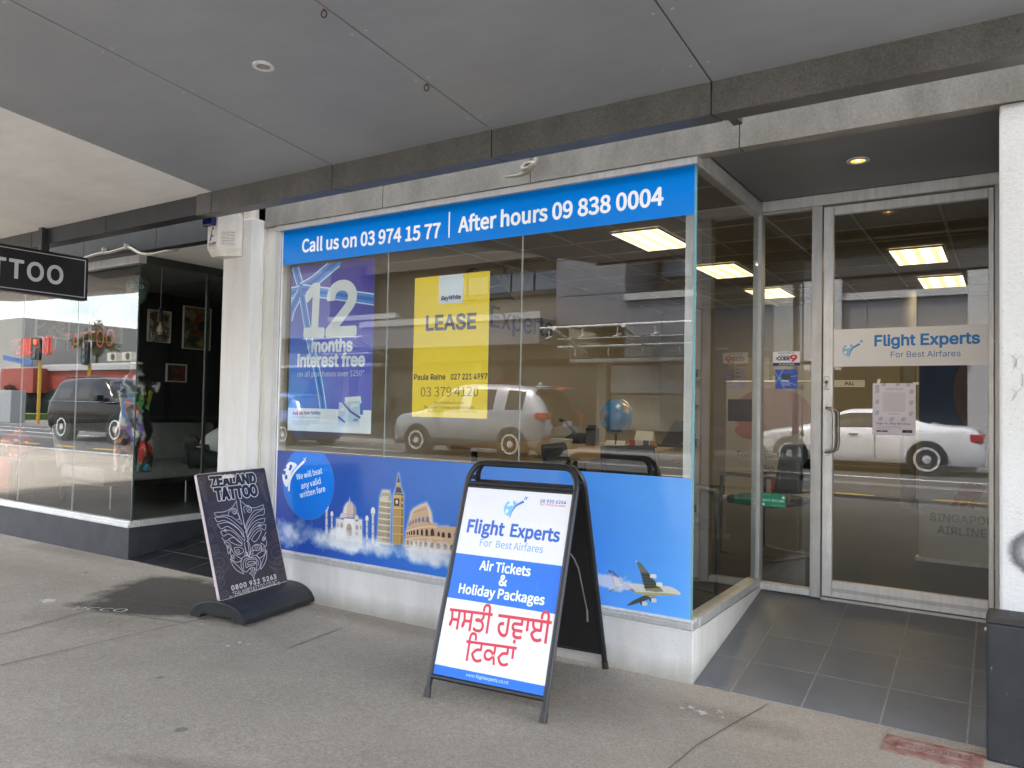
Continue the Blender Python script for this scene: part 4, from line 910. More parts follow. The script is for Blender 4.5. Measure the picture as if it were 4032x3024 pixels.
# red vinyl lettering on the glass
A = front_xy(33, 1398, YT-.003); B = front_xy(441, 1362, YT-.003)
t = NT('faded_red_vinyl'); bs = t.n.new('ShaderNodeBsdfDiffuse'); bs.inputs[0].default_value = (.75, .12, .10, 1); tr = t.n.new('ShaderNodeBsdfTransparent'); mx = t.n.new('ShaderNodeMixShader'); mx.inputs[0].default_value = .75
t.link(tr.outputs[0], mx.inputs[1]); t.link(bs.outputs[0], mx.inputs[2]); t.link(mx.outputs[0], t.out.inputs['Surface'])
wlt = T('window_lettering', 'faded red lettering across the front glass of the tattoo shop', 'lettering', (A[0], YT-.0025, A[1]))
for body, f0, f1 in (('ZEALAND', 0.0, .48), ('TATTOO', .56, 1.0)):
    co, tri = glyphs(body, 'inter', 1.05); a = co[:, 0].min(); sx_ = (B[0]-A[0])*(f1-f0)/(co[:, 0].max()-a); sv = .165/capheight('inter'); m_ = MB()
    m_.add([(A[0]+(B[0]-A[0])*f0+(p[0]-a)*sx_, YT+.0125, A[1]+p[1]*sv+((B[0]-A[0])*f0+(p[0]-a)*sx_)*(B[1]-A[1])/(B[0]-A[0])) for p in co], [tuple(q) for q in tri]); O('word', m_, t.mat, wlt)

# ------------------------------------------------------------------ tattoo shop interior
M_DARKW = simple('black_green_wall', (.011, .014, .014), .6, var=.3, scale=2); M_DFLOOR = simple('concrete_floor', (.13, .125, .11), .35, var=.3, scale=1.5)
ti = T('tattoo_room', 'dark painted interior of the tattoo shop', 'room', (-6.5, 3, .2))
O('floor', MB().box(-12.4, XC-.051, .17, 7, .0, .20).box(XC-.05, -3.63, 1.37, 7, .0, .20), M_DFLOOR, ti); O('left_wall', MB().box(-9.2, -9.0, .3, 7, .2, 3.1), M_DARKW, ti); O('back_wall', MB().box(-9, -3.63, 5.2, 5.4, .2, 3.1), M_DARKW, ti)
O('ceiling', MB().box(-12.4, -5.36, .17, 5.2, 2.98, 3.08), simple('dim_ceiling', (.10, .10, .095), .7), ti); O('ceiling', MB().box(-5.355, -3.63, 1.55, 5.2, 2.98, 3.08), simple('dim_ceiling', (.1, .1, .095), .7), ti); O('wall_panel', MB().box(-8.99, -8.96, 1.0, 4.8, 1.15, 1.2), simple('dark_trim', (.03, .035, .035), .5), ti)
O('far_side_wall', MB().box(-12.6, -12.4, .2, 7, 0, 3.1), M_DARKW, ti)
def picture(y0, y1, z0, z1, seed, cols, label, fr_=.018):
    f_ = T('framed_picture', label, 'picture', (-8.96, (y0+y1)/2, z0), group='framed art on the dark wall')
    O('frame', MB().box(-8.999, -8.965, y0, y1, z0, z0+fr_).box(-8.999, -8.965, y0, y1, z1-fr_, z1).box(-8.999, -8.965, y0, y0+fr_, z0+fr_, z1-fr_).box(-8.999, -8.965, y1-fr_, y1, z0+fr_, z1-fr_), simple('frame_white', (.62, .61, .58), .5), f_)
    w, h = y1-y0-2*fr_, z1-z0-2*fr_; p = Paint(0, 0, w, h, 260, cols[0]); rg = random.Random(seed)
    for k in range(26):
        cx, cy_ = rg.uniform(.1, .9)*w, rg.uniform(.1, .9)*h; pts = [(cx+math.cos(a)*rg.uniform(.02, .13)*w*2, cy_+math.sin(a)*rg.uniform(.02, .1)*h*1.5) for a in np.linspace(0, 6.28, 9)[:-1]]
        p.poly(spline(np.array(pts), True, 4), cols[1+k % (len(cols)-1)], .85)
    for k in range(18):
        cx, cy_, r = rg.uniform(0, w), rg.uniform(0, h), rg.uniform(.03, .1)
        for q in range(3): p.stroke([(cx+(r-q*.012)*math.cos(a), cy_+(r-q*.012)*math.sin(a)) for a in np.linspace(rg.uniform(0, 3), rg.uniform(3.4, 6), 9)], .003, (20, 18, 14), .7)
    O('art_print', MB().quad((-8.975, y0+fr_, z0+fr_), (-8.975, y1-fr_, z0+fr_), (-8.975, y1-fr_, z1-fr_), (-8.975, y0+fr_, z1-fr_)), p.material('art_%d' % seed, .4), f_)
picture(2.43, 2.79, 2.27, 2.735, 11, [(190, 168, 118), (60, 40, 30), (120, 60, 40), (150, 120, 80), (90, 50, 40)], 'white framed tan drawing on dark wall behind the cage lamp')
picture(2.99, 3.46, 2.21, 2.855, 12, [(120, 105, 60), (40, 60, 40), (140, 50, 35), (170, 150, 90), (30, 30, 40), (60, 80, 60)], 'tall framed olive and red tattoo print on dark wall, nearest the pillar', .012)
picture(2.74, 3.07, 1.70, 1.97, 13, [(110, 60, 40), (70, 60, 35), (140, 40, 30), (60, 45, 30)], 'small white framed red print, lowest on the dark wall')
picture(1.60, 2.06, 2.2, 2.76, 14, [(150, 90, 50), (200, 160, 110), (120, 40, 30), (40, 35, 30)], 'framed orange print half hidden by sky reflection', .022)
picture(.92, 1.34, 2.2, 2.80, 15, [(130, 105, 55), (180, 150, 90), (60, 45, 30)], 'framed brown print partly behind the hanging sign', .016)
# cage pendant lamp
X, Y = -6.12, .82
lp = T('pendant_lamp', 'black wire cage pendant lamp hanging in the tattoo window', 'lamp', (X, Y, 2.05))
O('cord', MB().cyl((X, Y, 2.40), (X, Y, 2.98), .004, n=6), simple('grey_cord', (.35, .35, .35), .6), lp); O('socket', MB().lathe([(.012, .40), (.022, .38), (.026, .30), (.026, .26), (.012, .25)], (X, Y, 2.0), 14), M_BLK, lp, smooth=True)
m_ = MB(); N = 8; rg_ = [(.03, 2.33), (.095, 2.13), (.075, 2.05)]
for k in range(N):
    a = 2*math.pi*k/N; m_.tube([(X+r*math.cos(a), Y+r*math.sin(a), z) for r, z in rg_], .004, 5)
for r, z in rg_: m_.tube([(X+r*math.cos(a), Y+r*math.sin(a), z) for a in np.linspace(0, 2*math.pi, 9)[:-1]], .004, 5, closed=True)
O('cage', m_, M_BLK, lp); O('bulb', MB().lathe([(.004, .25), (.016, .235), (.03, .18), (.032, .155), (.022, .125), (.003, .115)], (X, Y, 2.0), 16), simple('amber_bulb', (.55, .42, .25), .1, var=.1), lp, smooth=True)
# sofa along the dark wall
M_SOFA = simple('grey_linen', (.22, .215, .20), .9, var=.12, scale=30, bump=.3, bscale=220)
sf = T('sofa', 'grey fabric sofa bed on thin metal legs in the tattoo shop', 'sofa', (-7.45, 1.75, .2))
O('seat', MB().box(-7.85, -6.95, .72, 2.85, .50, .66), M_SOFA, sf, bevel=.04, seg=3, smooth=True)
O('backrest', MB().hexa([(-7.95, .72, .60), (-7.78, .72, .66), (-7.78, 2.85, .66), (-7.95, 2.85, .60), (-8.12, .72, 1.10), (-7.98, .72, 1.14), (-7.98, 2.85, 1.14), (-8.12, 2.85, 1.10)]), M_SOFA, sf, bevel=.04, seg=3, smooth=True)
for x, y in ((-7.0, .85), (-7.0, 1.78), (-7.0, 2.7), (-7.8, .85), (-7.8, 2.7)): O('leg', MB().cyl((x, y, .2), (x, y, .5), .013, n=10), M_STEEL, sf)
O('rail', MB().box(-7.83, -6.97, .75, 2.82, .455, .499), M_BLK, sf)
cu = O('cushion', MB().lathe([(.02, -.055), (.16, -.045), (.2, 0), (.16, .045), (.02, .055)], (0, 0, 0), 4), simple('patterned_cushion', (.11, .10, .085), .9, var=.6, scale=14), local=True, smooth=True)
cu.location = (-7.62, 2.25, .86); cu.rotation_euler = (rad(90), rad(20), rad(65)); md = cu.modifiers.new('round', 'SUBSURF'); md.levels = 2; md.render_levels = 2; tag(cu, 'dark patterned cushion leaning on the sofa back', 'cushion')
# painted torso mannequin
t = NT('tattooed_torso'); c = t.coord('Object'); sw = t.n.new('ShaderNodeTexWave'); sw.inputs['Scale'].default_value = 2.4; sw.inputs['Distortion'].default_value = 11; sw.inputs['Detail'].default_value = 2.0; sw.inputs['Detail Scale'].default_value = 1.6; t.link(c, sw.inputs[0])
col = t.n.new('ShaderNodeValToRGB'); t.link(sw.outputs[1], col.inputs[0]); e = col.color_ramp.elements; e[0].color = (.008, .008, .009, 1); e[0].position = .25; e[1].color = (.20, .195, .185, 1); e[1].position = .82
k = e.new(.42); k.color = (.02, .02, .02, 1); k = e.new(.62); k.color = (.07, .07, .07, 1); k = e.new(.95); k.color = (.36, .35, .33, 1); cc = col.outputs[0]
dn = t.noise(9, 3, .6, c, 1.0); nv = t.n.new('ShaderNodeTexNoise'); nv.inputs['Scale'].default_value = 7; t.link(c, nv.inputs[0])
vm = t.n.new('ShaderNodeVectorMath'); vm.operation = 'MULTIPLY_ADD'; t.link(nv.outputs['Color'], vm.inputs[0]); vm.inputs[1].default_value = (.22,)*3; t.link(c, vm.inputs[2])
for px_, pz, r_, cl in ((-.03, .62, .10, (.03, .16, .5)), (.0, .60, .065, (.42, .08, .06)), (.14, .62, .085, (.10, .36, .05)), (.16, .74, .045, (.6, .52, .06)), (.01, .40, .075, (.2, .11, .42)), (.01, .40, .03, (.55, .5, .1)), (.10, .19, .075, (.62, .02, .02)), (.1, .19, .02, (.8, .5, .05)), (-.13, .26, .09, (.45, .12, .03)), (-.14, .40, .06, (.3, .05, .12)), (.12, .06, .06, (.04, .3, .48)), (-.15, .86, .06, (.22, .14, .42)), (-.1, .76, .07, (.2, .34, .28)), (.05, .74, .04, (.1, .36, .05)), (.06, .09, .035, (.05, .3, .06))):
    sb = t.n.new('ShaderNodeVectorMath'); sb.operation = 'DISTANCE'; t.link(vm.outputs[0], sb.inputs[0]); sb.inputs[1].default_value = (px_+.11, .0, pz+.11)
    m0 = t.math('MULTIPLY', t.ramp(sb.outputs['Value'], r_*1.15, r_*1.3, (1, 1, 1), (0, 0, 0)), t.ramp(sw.outputs[1], .18, .3)); pet = t.ramp(dn, .4, .6, tuple(x*.45 for x in cl), cl); cc = t.mix(m0, cc, pet)
t.bsdf(cc, .25, 0, .5, .4); M_TORSO = t.mat
mq = T('mannequin', 'painted tattoo torso mannequin on a rod stand inside the glass corner', 'mannequin', (-5.76, .36, .2), rad(52))
def loft(rings, n=20):
    m_ = MB(); 
    for cx, cy_, z, rx, ry in rings:
        for i in range(n): a = 2*math.pi*i/n; m_.v.append((cx+rx*math.cos(a), cy_+ry*math.sin(a), z))
    L = len(rings)
    for j in range(L-1):
        for i in range(n): m_.f.append([j*n+i, j*n+(i+1) % n, (j+1)*n+(i+1) % n, (j+1)*n+i])
    m_.f += [list(range(n-1, -1, -1)), [(L-1)*n+i for i in range(n)]]; m_.m = [0]*len(m_.f); m_.uv = [None]*len(m_.f); return m_
def joinmb(*ms):
    o_ = MB()
    for q in ms: o_.add(q.v, q.f)
    return o_
torso = loft([(0, 0, .26, .165, .115), (0, 0, .34, .178, .125), (0, .0, .42, .17, .118), (0, 0, .52, .14, .098), (0, 0, .60, .128, .09), (0, -.005, .68, .138, .1), (0, -.012, .77, .158, .118), (0, -.005, .84, .165, .11), (0, 0, .89, .15, .09), (0, .01, .935, .105, .07), (0, .012, .965, .062, .056), (0, .012, 1.0, .052, .05), (0, .01, 1.055, .056, .054)])
legs = [loft([(s__*.098, 0, .0, .068, .078), (s__*.096, 0, .1, .078, .088), (s__*.09, 0, .22, .09, .1), (s__*.08, 0, .33, .09, .1)]) for s__ in (-1, 1)]
sh = [MB().cyl((s__*.12, 0, .85), (s__*.215, .0, .825), .062, .056, 18) for s__ in (-1, 1)]; br = [loft([(s__*.07, -.085, .70, .02, .02), (s__*.07, -.09, .73, .055, .04), (s__*.07, -.085, .765, .06, .05), (s__*.07, -.07, .81, .045, .03)]) for s__ in (-1, 1)]
bd = O('torso', joinmb(torso, *legs, *sh, *br), M_TORSO, mq, local=True, smooth='all'); bd.location = (0, 0, .52)
md = bd.modifiers.new('remesh', 'REMESH'); md.mode = 'VOXEL'; md.voxel_size = .011; md.use_smooth_shade = True; md = bd.modifiers.new('smooth', 'SMOOTH'); md.iterations = 8; md.factor = .6
O('neck_cap', MB().lathe([(.05, 0), (.058, .01), (.05, .022), (.01, .028)], (0, .01, 1.572), 20), simple('pale_wood_cap', (.5, .46, .38), .5), mq, local=True, smooth=True); O('stand_rod', MB().cyl((0, 0, .0), (0, 0, .8), .008, n=10), M_STEEL, mq, local=True); O('stand_base', MB().cyl((0, 0, 0), (0, 0, .012), .16, n=28), M_STEEL, mq, local=True)
# carved mask with shell eyes
mk = T('carved_mask', 'dark green carved mask with shiny shell eyes hanging at the window corner', 'mask', (-6.22, .62, 2.42), rad(55))
M_MASK = simple('carved_green', (.11, .15, .11), .5, var=.5, scale=25, wr=False)
hd = O('face', loft([(0, 0, 0, .03, .03), (0, -.01, .05, .075, .06), (0, -.015, .12, .10, .08), (0, -.01, .2, .11, .09), (0, 0, .27, .085, .075), (0, 0, .32, .03, .03)]), M_MASK, mk, local=True, smooth='all')
O('brow', MB().tube(spline(np.array([(-.10, -.06, .215), (-.05, -.095, .235), (0, -.09, .205), (.05, -.095, .235), (.10, -.06, .215)])), .016, 8), M_MASK, mk, local=True, smooth=True); O('nose', loft([(0, -.09, .11, .04, .025), (0, -.105, .13, .032, .03), (0, -.09, .2, .012, .015)], 12), M_MASK, mk, local=True, smooth=True)
O('mouth', MB().tube([(.06*math.cos(a), -.085+.02*abs(math.cos(a)), .07+.03*math.sin(a)) for a in np.linspace(0, 6.28, 20)[:-1]], .01, 6, closed=True), M_MASK, mk, local=True, smooth=True); O('tongue', loft([(0, -.09, .0, .018, .012), (0, -.10, .03, .024, .012), (0, -.09, .07, .02, .012)], 12), M_MASK, mk, local=True, smooth=True)
for s__ in (-1, 1):
    ey = O('eye', MB().cyl((s__*.042, -.088, .175), (s__*.044, -.1, .175), .021, n=18), simple('shell_blue', (.25, .5, .55), .15), mk, local=True); O('pupil', MB().cyl((s__*.044, -.1, .175), (s__*.044, -.103, .175), .009, n=12), M_BLK, ey, local=True)
# vase, low table, red pot
M_VASE = None; t = NT('red_floral_glaze'); c = t.coord('Object'); vo = t.n.new('ShaderNodeTexVoronoi'); vo.inputs['Scale'].default_value = 9; t.link(c, vo.inputs[0]); f_ = t.math('ADD', vo.outputs['Distance'], t.math('MULTIPLY', t.noise(22, 3, .6, c), .35))
sel = t.ramp(t.noise(3.2, 2, .5, c), .46, .52); cc = t.mix(t.math('MULTIPLY', t.ramp(f_, .42, .5, (1, 1, 1), (0, 0, 0)), sel), (.42, .03, .03), (.55, .45, .26)); t.bsdf(cc, .15, 0, .6, .6); M_VASE = t.mat
o = O('vase', MB().lathe([(.085, 0), (.09, .02), (.085, .05), (.15, .11), (.18, .17), (.17, .235), (.11, .28), (.05, .305), (.042, .34), (.06, .365), (.05, .366)], (-8.62, .60, .70), 32), M_VASE, smooth=True); tag(o, 'round red floral vase in the tattoo shop window', 'vase')
tb = T('low_table', 'low dark table under the red vase', 'table', (-8.5, .7, .2)); O('top', MB().box(-8.98, -8.2, .35, 1.0, .66, .70), M_BLK, tb)
for x in (-8.92, -8.26):
    for y in (.4, .95): O('leg', MB().box(x-.02, x+.02, y-.02, y+.02, .2, .66), M_BLK, tb)
o = O('red_pot', MB().lathe([(.07, 0), (.1, .02), (.17, .2), (.2, .36), (.19, .37), (.16, .3), (.02, .28)], (-8.44, .36, .35), 28), simple('red_enamel', (.5, .03, .025), .25)); tag(o, 'red pot cut off at the left edge of the picture', 'pot')
ps = T('pedestal', 'small dark stand under the red pot', 'stand', (-8.44, .36, .2)); O('block', MB().box(-8.58, -8.3, .24, .48, .2, .35), M_BLK, ps); O('foot', MB().box(-8.6, -8.28, .22, .5, .2, .215), M_BLK, ps)

# ------------------------------------------------------------------ person leaning forward on the sofa
def skin(name, verts, edges, radii, mat, parent, root=0, sub=2):
    me = bpy.data.meshes.new(name); me.from_pydata(verts, edges, []); ob = bpy.data.objects.new(name, me); COL.objects.link(ob); ob.parent = parent; me.materials.append(mat)
    md = ob.modifiers.new('skin', 'SKIN'); md.use_smooth_shade = True
    for i, r in enumerate(radii): v = me.skin_vertices[0].data[i]; v.radius = r if isinstance(r, tuple) else (r, r); v.use_root = (i == root)
    md = ob.modifiers.new('sub', 'SUBSURF'); md.levels = sub; md.render_levels = sub; return ob
pn = T('person', 'person in a white shirt and dark trousers bent forward, half hidden by the pillar', 'person', (-6.95, 1.95, .2))
J = {'pel': (0, 0, .58), 'belly': (.10, .12, .70), 'chest': (.24, .30, .86), 'neck': (.36, .46, 1.0), 'head': (.46, .58, 1.10), 'crown': (.52, .64, 1.19), 'sl': (.16, .46, .94), 'sr': (.40, .24, .94), 'el': (.26, .66, .72), 'er': (.58, .38, .70), 'wl': (.46, .72, .60), 'wr': (.70, .56, .60), 'hl': (-.06, .12, .55), 'hr': (.06, -.10, .55), 'kl': (.42, .30, .50), 'kr': (.50, .04, .50), 'al': (.42, .34, .09), 'ar': (.48, .06, .09), 'tl': (.58, .40, .04), 'tr': (.66, .08, .04)}
names = list(J); ix = {n_: i for i, n_ in enumerate(names)}; E_ = [('pel', 'belly'), ('belly', 'chest'), ('chest', 'neck'), ('neck', 'head'), ('head', 'crown'), ('chest', 'sl'), ('chest', 'sr'), ('sl', 'el'), ('sr', 'er'), ('el', 'wl'), ('er', 'wr'), ('pel', 'hl'), ('pel', 'hr'), ('hl', 'kl'), ('hr', 'kr'), ('kl', 'al'), ('kr', 'ar'), ('al', 'tl'), ('ar', 'tr')]
R_ = {'pel': .13, 'belly': .13, 'chest': .14, 'neck': .055, 'head': .095, 'crown': .07, 'sl': .06, 'sr': .06, 'el': .042, 'er': .042, 'wl': .03, 'wr': .03, 'hl': .095, 'hr': .095, 'kl': .06, 'kr': .06, 'al': .04, 'ar': .04, 'tl': .03, 'tr': .03}
skin('body', [J[n_] for n_ in names], [(ix[a], ix[b_]) for a, b_ in E_], [R_[n_] for n_ in names], simple('skin', (.45, .28, .2), .6, var=.06), pn)
sn = ['pel', 'belly', 'chest', 'sl', 'sr', 'el', 'er']; skin('shirt', [J[n_] for n_ in sn], [(0, 1), (1, 2), (2, 3), (2, 4), (3, 5), (4, 6)], [.165, .17, .175, .085, .085, .065, .065], simple('white_shirt', (.68, .68, .68), .85, var=.08, scale=5), pn)
tn = ['pel', 'hl', 'hr', 'kl', 'kr', 'al', 'ar']; skin('trousers', [(J[n_][0], J[n_][1], J[n_][2]-(.03 if n_ == 'pel' else 0)) for n_ in tn], [(0, 1), (0, 2), (1, 3), (2, 4), (3, 5), (4, 6)], [.15, .115, .115, .08, .08, .06, .06], simple('dark_trousers', (.012, .013, .016), .8), pn)
O('hair', MB().lathe([(.02, -.02), (.095, .0), (.11, .06), (.085, .12), (.01, .14)], (.50, .60, 1.10), 18), simple('dark_hair', (.03, .022, .015), .6, var=.4, scale=40), pn, local=True, smooth=True)
for s__, wn_, dr_ in (('l', 'wl', (.06, .01)), ('r', 'wr', (.04, .05))):
    w_ = J[wn_]
    for k, (ang, ln) in enumerate(((-.5, .055), (-.2, .085), (0, .092), (.2, .085), (.4, .07))):
        c_, s2 = math.cos(ang), math.sin(ang); dx = dr_[0]*c_-dr_[1]*s2; dy = dr_[0]*s2+dr_[1]*c_; n_ = math.hypot(dx, dy); dx /= n_; dy /= n_
        O('finger', MB().tube([(w_[0]+dx*.02, w_[1]+dy*.02, w_[2]), (w_[0]+dx*(.03+ln*.5), w_[1]+dy*(.03+ln*.5), w_[2]-.01), (w_[0]+dx*(.03+ln), w_[1]+dy*(.03+ln), w_[2]-.035)], [.012, .009, .007], 8), simple('skin', (.45, .28, .2), .6), pn, local=True, smooth=True)
# ------------------------------------------------------------------ flat prints
def homog(src, W, H):
    """photo quad (TL, TR, BR, BL) of a rectangular print -> its own (u, v) in metres, v up"""
    dst = [(0, H), (W, H), (W, 0), (0, 0)]; A = []; b_ = []
    for (x, y), (u, v) in zip(src, dst):
        A += [[x, y, 1, 0, 0, 0, -u*x, -u*y], [0, 0, 0, x, y, 1, -v*x, -v*y]]; b_ += [u, v]
    h = np.linalg.solve(np.array(A, float), np.array(b_, float))
    def f(x, y=None):
        if y is None: return np.array([f(*p) for p in x])
        d = h[6]*x+h[7]*y+1; return np.array([(h[0]*x+h[1]*y+h[2])/d, (h[3]*x+h[4]*y+h[5])/d])
    return f
def sheet(name, x0, x1, z0, z1, y, mat, label, cat, edge=None, th=.0012, parent=None):
    m_ = MB().box(x0, x1, y, y+th, z0, z1, 1); m_.quad((x0, y-.0003, z0), (x1, y-.0003, z0), (x1, y-.0003, z1), (x0, y-.0003, z1), 0)
    o_ = O(name, m_, [mat, edge or simple('paper_edge', (.6, .6, .6), .7)], parent)
    if label: tag(o_, label, cat)
    return o_
def airplane(p, c, s_, ang, col):
    pts = [(1, 0), (.7, .1), (.25, .1), (-.15, .75), (-.35, .75), (-.15, .1), (-.65, .08), (-.85, .35), (-1, .35), (-.85, 0)]; pts = pts+[(x, -y) for x, y in pts[::-1]]
    p.poly([(c[0]+s_*(x*math.cos(ang)-y*math.sin(ang)), c[1]+s_*(x*math.sin(ang)+y*math.cos(ang))) for x, y in pts], col)
def logo(p, c, r, light, dark, seed=1):
    """globe with a comet trail and a small airplane"""
    p.ell(c, r, r, light, .95); rg = random.Random(seed)
    for k in range(9):
        a = rg.uniform(1.2, 4.4); q = rg.uniform(.25, .95); cc = (c[0]+r*q*math.cos(a), c[1]+r*q*math.sin(a)); p.poly(spline(np.array([(cc[0]+r*rg.uniform(.08, .24)*math.cos(b_), cc[1]+r*rg.uniform(.08, .24)*math.sin(b_)) for b_ in np.linspace(0, 6.28, 8)[:-1]]), True, 4), tuple(255-(255-x)*.12 for x in light), .9)
    bg = p._bg
    tail = [(c[0]-.0*r, c[1]-1.25*r), (c[0]+.15*r, c[1]-.3*r), (c[0]+.6*r, c[1]+.5*r), (c[0]+1.55*r, c[1]+1.15*r)]
    side = spline(np.array(tail)); p.poly(np.vstack([side, [(c[0]+2.2*r, c[1]-.2*r), (c[0]+1.2*r, c[1]-1.6*r), (c[0]+.1*r, c[1]-1.7*r)]]), bg)
    w = np.linspace(.02, .16, len(side))*r
    for off, cl in ((.05, dark), (.22, dark)):
        nrm = np.gradient(side, axis=0); nrm = np.stack([nrm[:, 1], -nrm[:, 0]], -1); nrm /= np.linalg.norm(nrm, axis=1)[:, None]; t0 = np.linspace(.3, 1, len(side))[:, None]
        a = side+nrm*off*r*t0; b_ = a+nrm*(w[:, None]*.95); p.poly(np.vstack([a, b_[::-1]]), cl)
    airplane(p, (c[0]+1.95*r, c[1]+1.42*r), .34*r, .6, dark)

# --- blue phone number band across the top of the window
p = Paint(-3.245, 2.468, 3.249, .2655, 640, (0, 126, 222))
p.a *= (0.985+.03*p.noise(.8, 3))[..., None]
cB = lambda u, v: front_xy(700+u*.678, 500+v*.678); cR = lambda u, v: front_xy(2000+u*.9186, v*.9186)
WHT = (244, 247, 250)
p.text('Call us on 03 974 15 77', cB(722, 727), cB(1521, 640), WHT, bold=.05); p.rect(cB(1575, 600)[0]-.006, 2.515, cB(1575, 600)[0]+.006, 2.685, WHT)
p.text('After hours 09 838 0004', cB(1630, 611), cR(663, 876), WHT, bold=.05)
sheet('window_banner', -3.245, .004, 2.468, 2.7335, .0010, p.material('blue_banner_print', .08, spec=.6), 'bright blue vinyl band with white phone numbers across the window top', 'banner')

# --- lower picture panel
p = Paint(-3.245, .3225, 3.249, .7375, 430, (40, 90, 190))
gx = np.clip((p.jj+3.245)/3.249, 0, 1)[..., None]; gyv = np.clip((p.ii-.3225)/.7375, 0, 1)[..., None]
c0 = np.array([30, 66, 158])/255; c1 = np.array([58, 132, 218])/255; c2 = np.array([98, 168, 246])/255
gm = np.clip(gx*1.6, 0, 1); p.a[:] = np.where(gx < .62, c0+(c1-c0)*np.clip(gx/.62, 0, 1)**1.1, c1+(c2-c1)*np.clip((gx-.62)/.38, 0, 1)); p.a[:] *= (1.06-.12*gyv)
c6 = lambda u, v: front_xy(1100+u*.2939, 1900+v*.2939)
def P6(l): return np.array([c6(*q) for q in l])
def glow(l, col=(235, 240, 250)):
    for w, a in ((.035, .10), (.022, .16), (.012, .3)): p.stroke(P6(l), w, col, a, smooth=False)
def arch(cx, cb, w, h, col, a=1.0): p.poly(P6([(cx-w, cb), (cx-w, cb-h*.55), (cx-w*.7, cb-h*.85), (cx, cb-h), (cx+w*.7, cb-h*.85), (cx+w, cb-h*.55), (cx+w, cb)]), col, a)
# domed marble palace with four thin towers
dome = [(862, 465), (855, 400), (868, 330), (900, 280), (938, 248), (980, 285), (1012, 335), (1020, 400), (1005, 475)]
glow([(762, 690), (762, 488)]+dome+[(1105, 500), (1105, 740)])
p.poly(P6([(762, 488), (1105, 500), (1105, 800), (762, 760)]), (226, 222, 220)); p.poly(P6(dome), (205, 190, 180)); p.poly(P6([(862, 465), (855, 400), (868, 330), (900, 280), (920, 262), (905, 330), (898, 468)]), (228, 218, 210)); p.poly(P6([(985, 292), (1012, 335), (1020, 400), (1005, 475), (975, 472), (992, 400)]), (165, 148, 142))
for v in (415, 440): p.stroke(P6([(860, v), (940, v+14), (1014, v+6)]), .003, (160, 148, 140), .8)
p.stroke(P6([(938, 250), (940, 200)]), .006, (205, 200, 198)); p.poly(P6([(868, 478), (1000, 488), (1000, 800), (868, 780)]), (240, 237, 234)); arch(933, 715, 40, 170, (176, 160, 150)); arch(933, 715, 26, 110, (140, 122, 112))
for cx, cb in ((832, 605), (1037, 632), (830, 700), (1035, 720)): arch(cx, cb, 17, 66, (172, 158, 150))
for cx, cb in ((782, 600), (1088, 628)): arch(cx, cb, 10, 60, (185, 172, 164))
for cx, v in ((838, 437), (1035, 462)):
    p.poly(P6([(cx-26, v+22), (cx-26, v), (cx-12, v-24), (cx, v-34), (cx+12, v-24), (cx+26, v), (cx+26, v+22)]), (215, 203, 195)); p.rect(*c6(cx-22, v+62), *c6(cx+22, v+24), (228, 224, 220))
    for k in (-12, 2, 14): arch(cx+k, v+60, 5, 30, (120, 105, 100))
for cx, v0, v1, w in ((632, 318, 690, 17), (703, 420, 700, 12), (1172, 482, 760, 13), (1253, 385, 810, 17)):
    glow([(cx, v0), (cx, v1)], (225, 232, 245)); p.poly(P6([(cx-w*.75, v0+20), (cx+w*.75, v0+20), (cx+w, v1), (cx-w, v1)]), (216, 216, 220)); p.poly(P6([(cx+w*.2, v0+20), (cx+w*.75, v0+20), (cx+w, v1), (cx+w*.35, v1)]), (176, 178, 188)); p.ell(c6(cx, v0+4), w*.0012, w*.0018, (228, 226, 224))
    for v in (v0+35, v0+(v1-v0)*.4, v0+(v1-v0)*.7): p.stroke(P6([(cx-w*1.15, v), (cx+w*1.15, v+2)]), .005, (120, 120, 130))
# leaning round tower
def lt(s_, h):
    x0 = 1310+h*38; x1 = 1475+h*20; y = 815-h*615+(s_*10); return (x0+(x1-x0)*(s_+1)/2, y)
glow([lt(-1, 0), lt(-1, 1), (1378, 105), (1478, 112), lt(1, 1), lt(1, 0)]); p.poly(P6([lt(-1, 0), lt(1, 0), lt(1, 1), lt(-1, 1)]), (206, 196, 170)); p.poly(P6([lt(.45, 0), lt(1, 0), lt(1, 1), lt(.45, 1)]), (176, 164, 140)); p.poly(P6([(1380, 105), (1430, 98), (1478, 112), (1470, 205), (1368, 195)]), (204, 194, 166))
for k in range(8):
    h = k/7.6
    p.stroke(P6([lt(-1, h), (lt(0, h)[0], lt(0, h)[1]+9), lt(1, h)]), .007, (226, 218, 196)); p.stroke(P6([lt(-1, h-.012), (lt(0, h)[0], lt(0, h)[1]+17), lt(1, h-.012)]), .003, (110, 96, 74), .8)
    if k < 7:
        for j in range(11):
            s_ = -0.92+j*.184; u, v = lt(s_, h+.03); p.poly(P6([(u-5, v+6), (u-5, v-38), (u, v-46), (u+5, v-38), (u+5, v+6)]), (122, 108, 84) if j % 2 else (146, 132, 104), .85)
for j in range(4): u = 1392+j*22; p.poly(P6([(u-5, 180), (u-5, 145), (u, 135), (u+5, 145), (u+5, 180)]), (110, 98, 74))
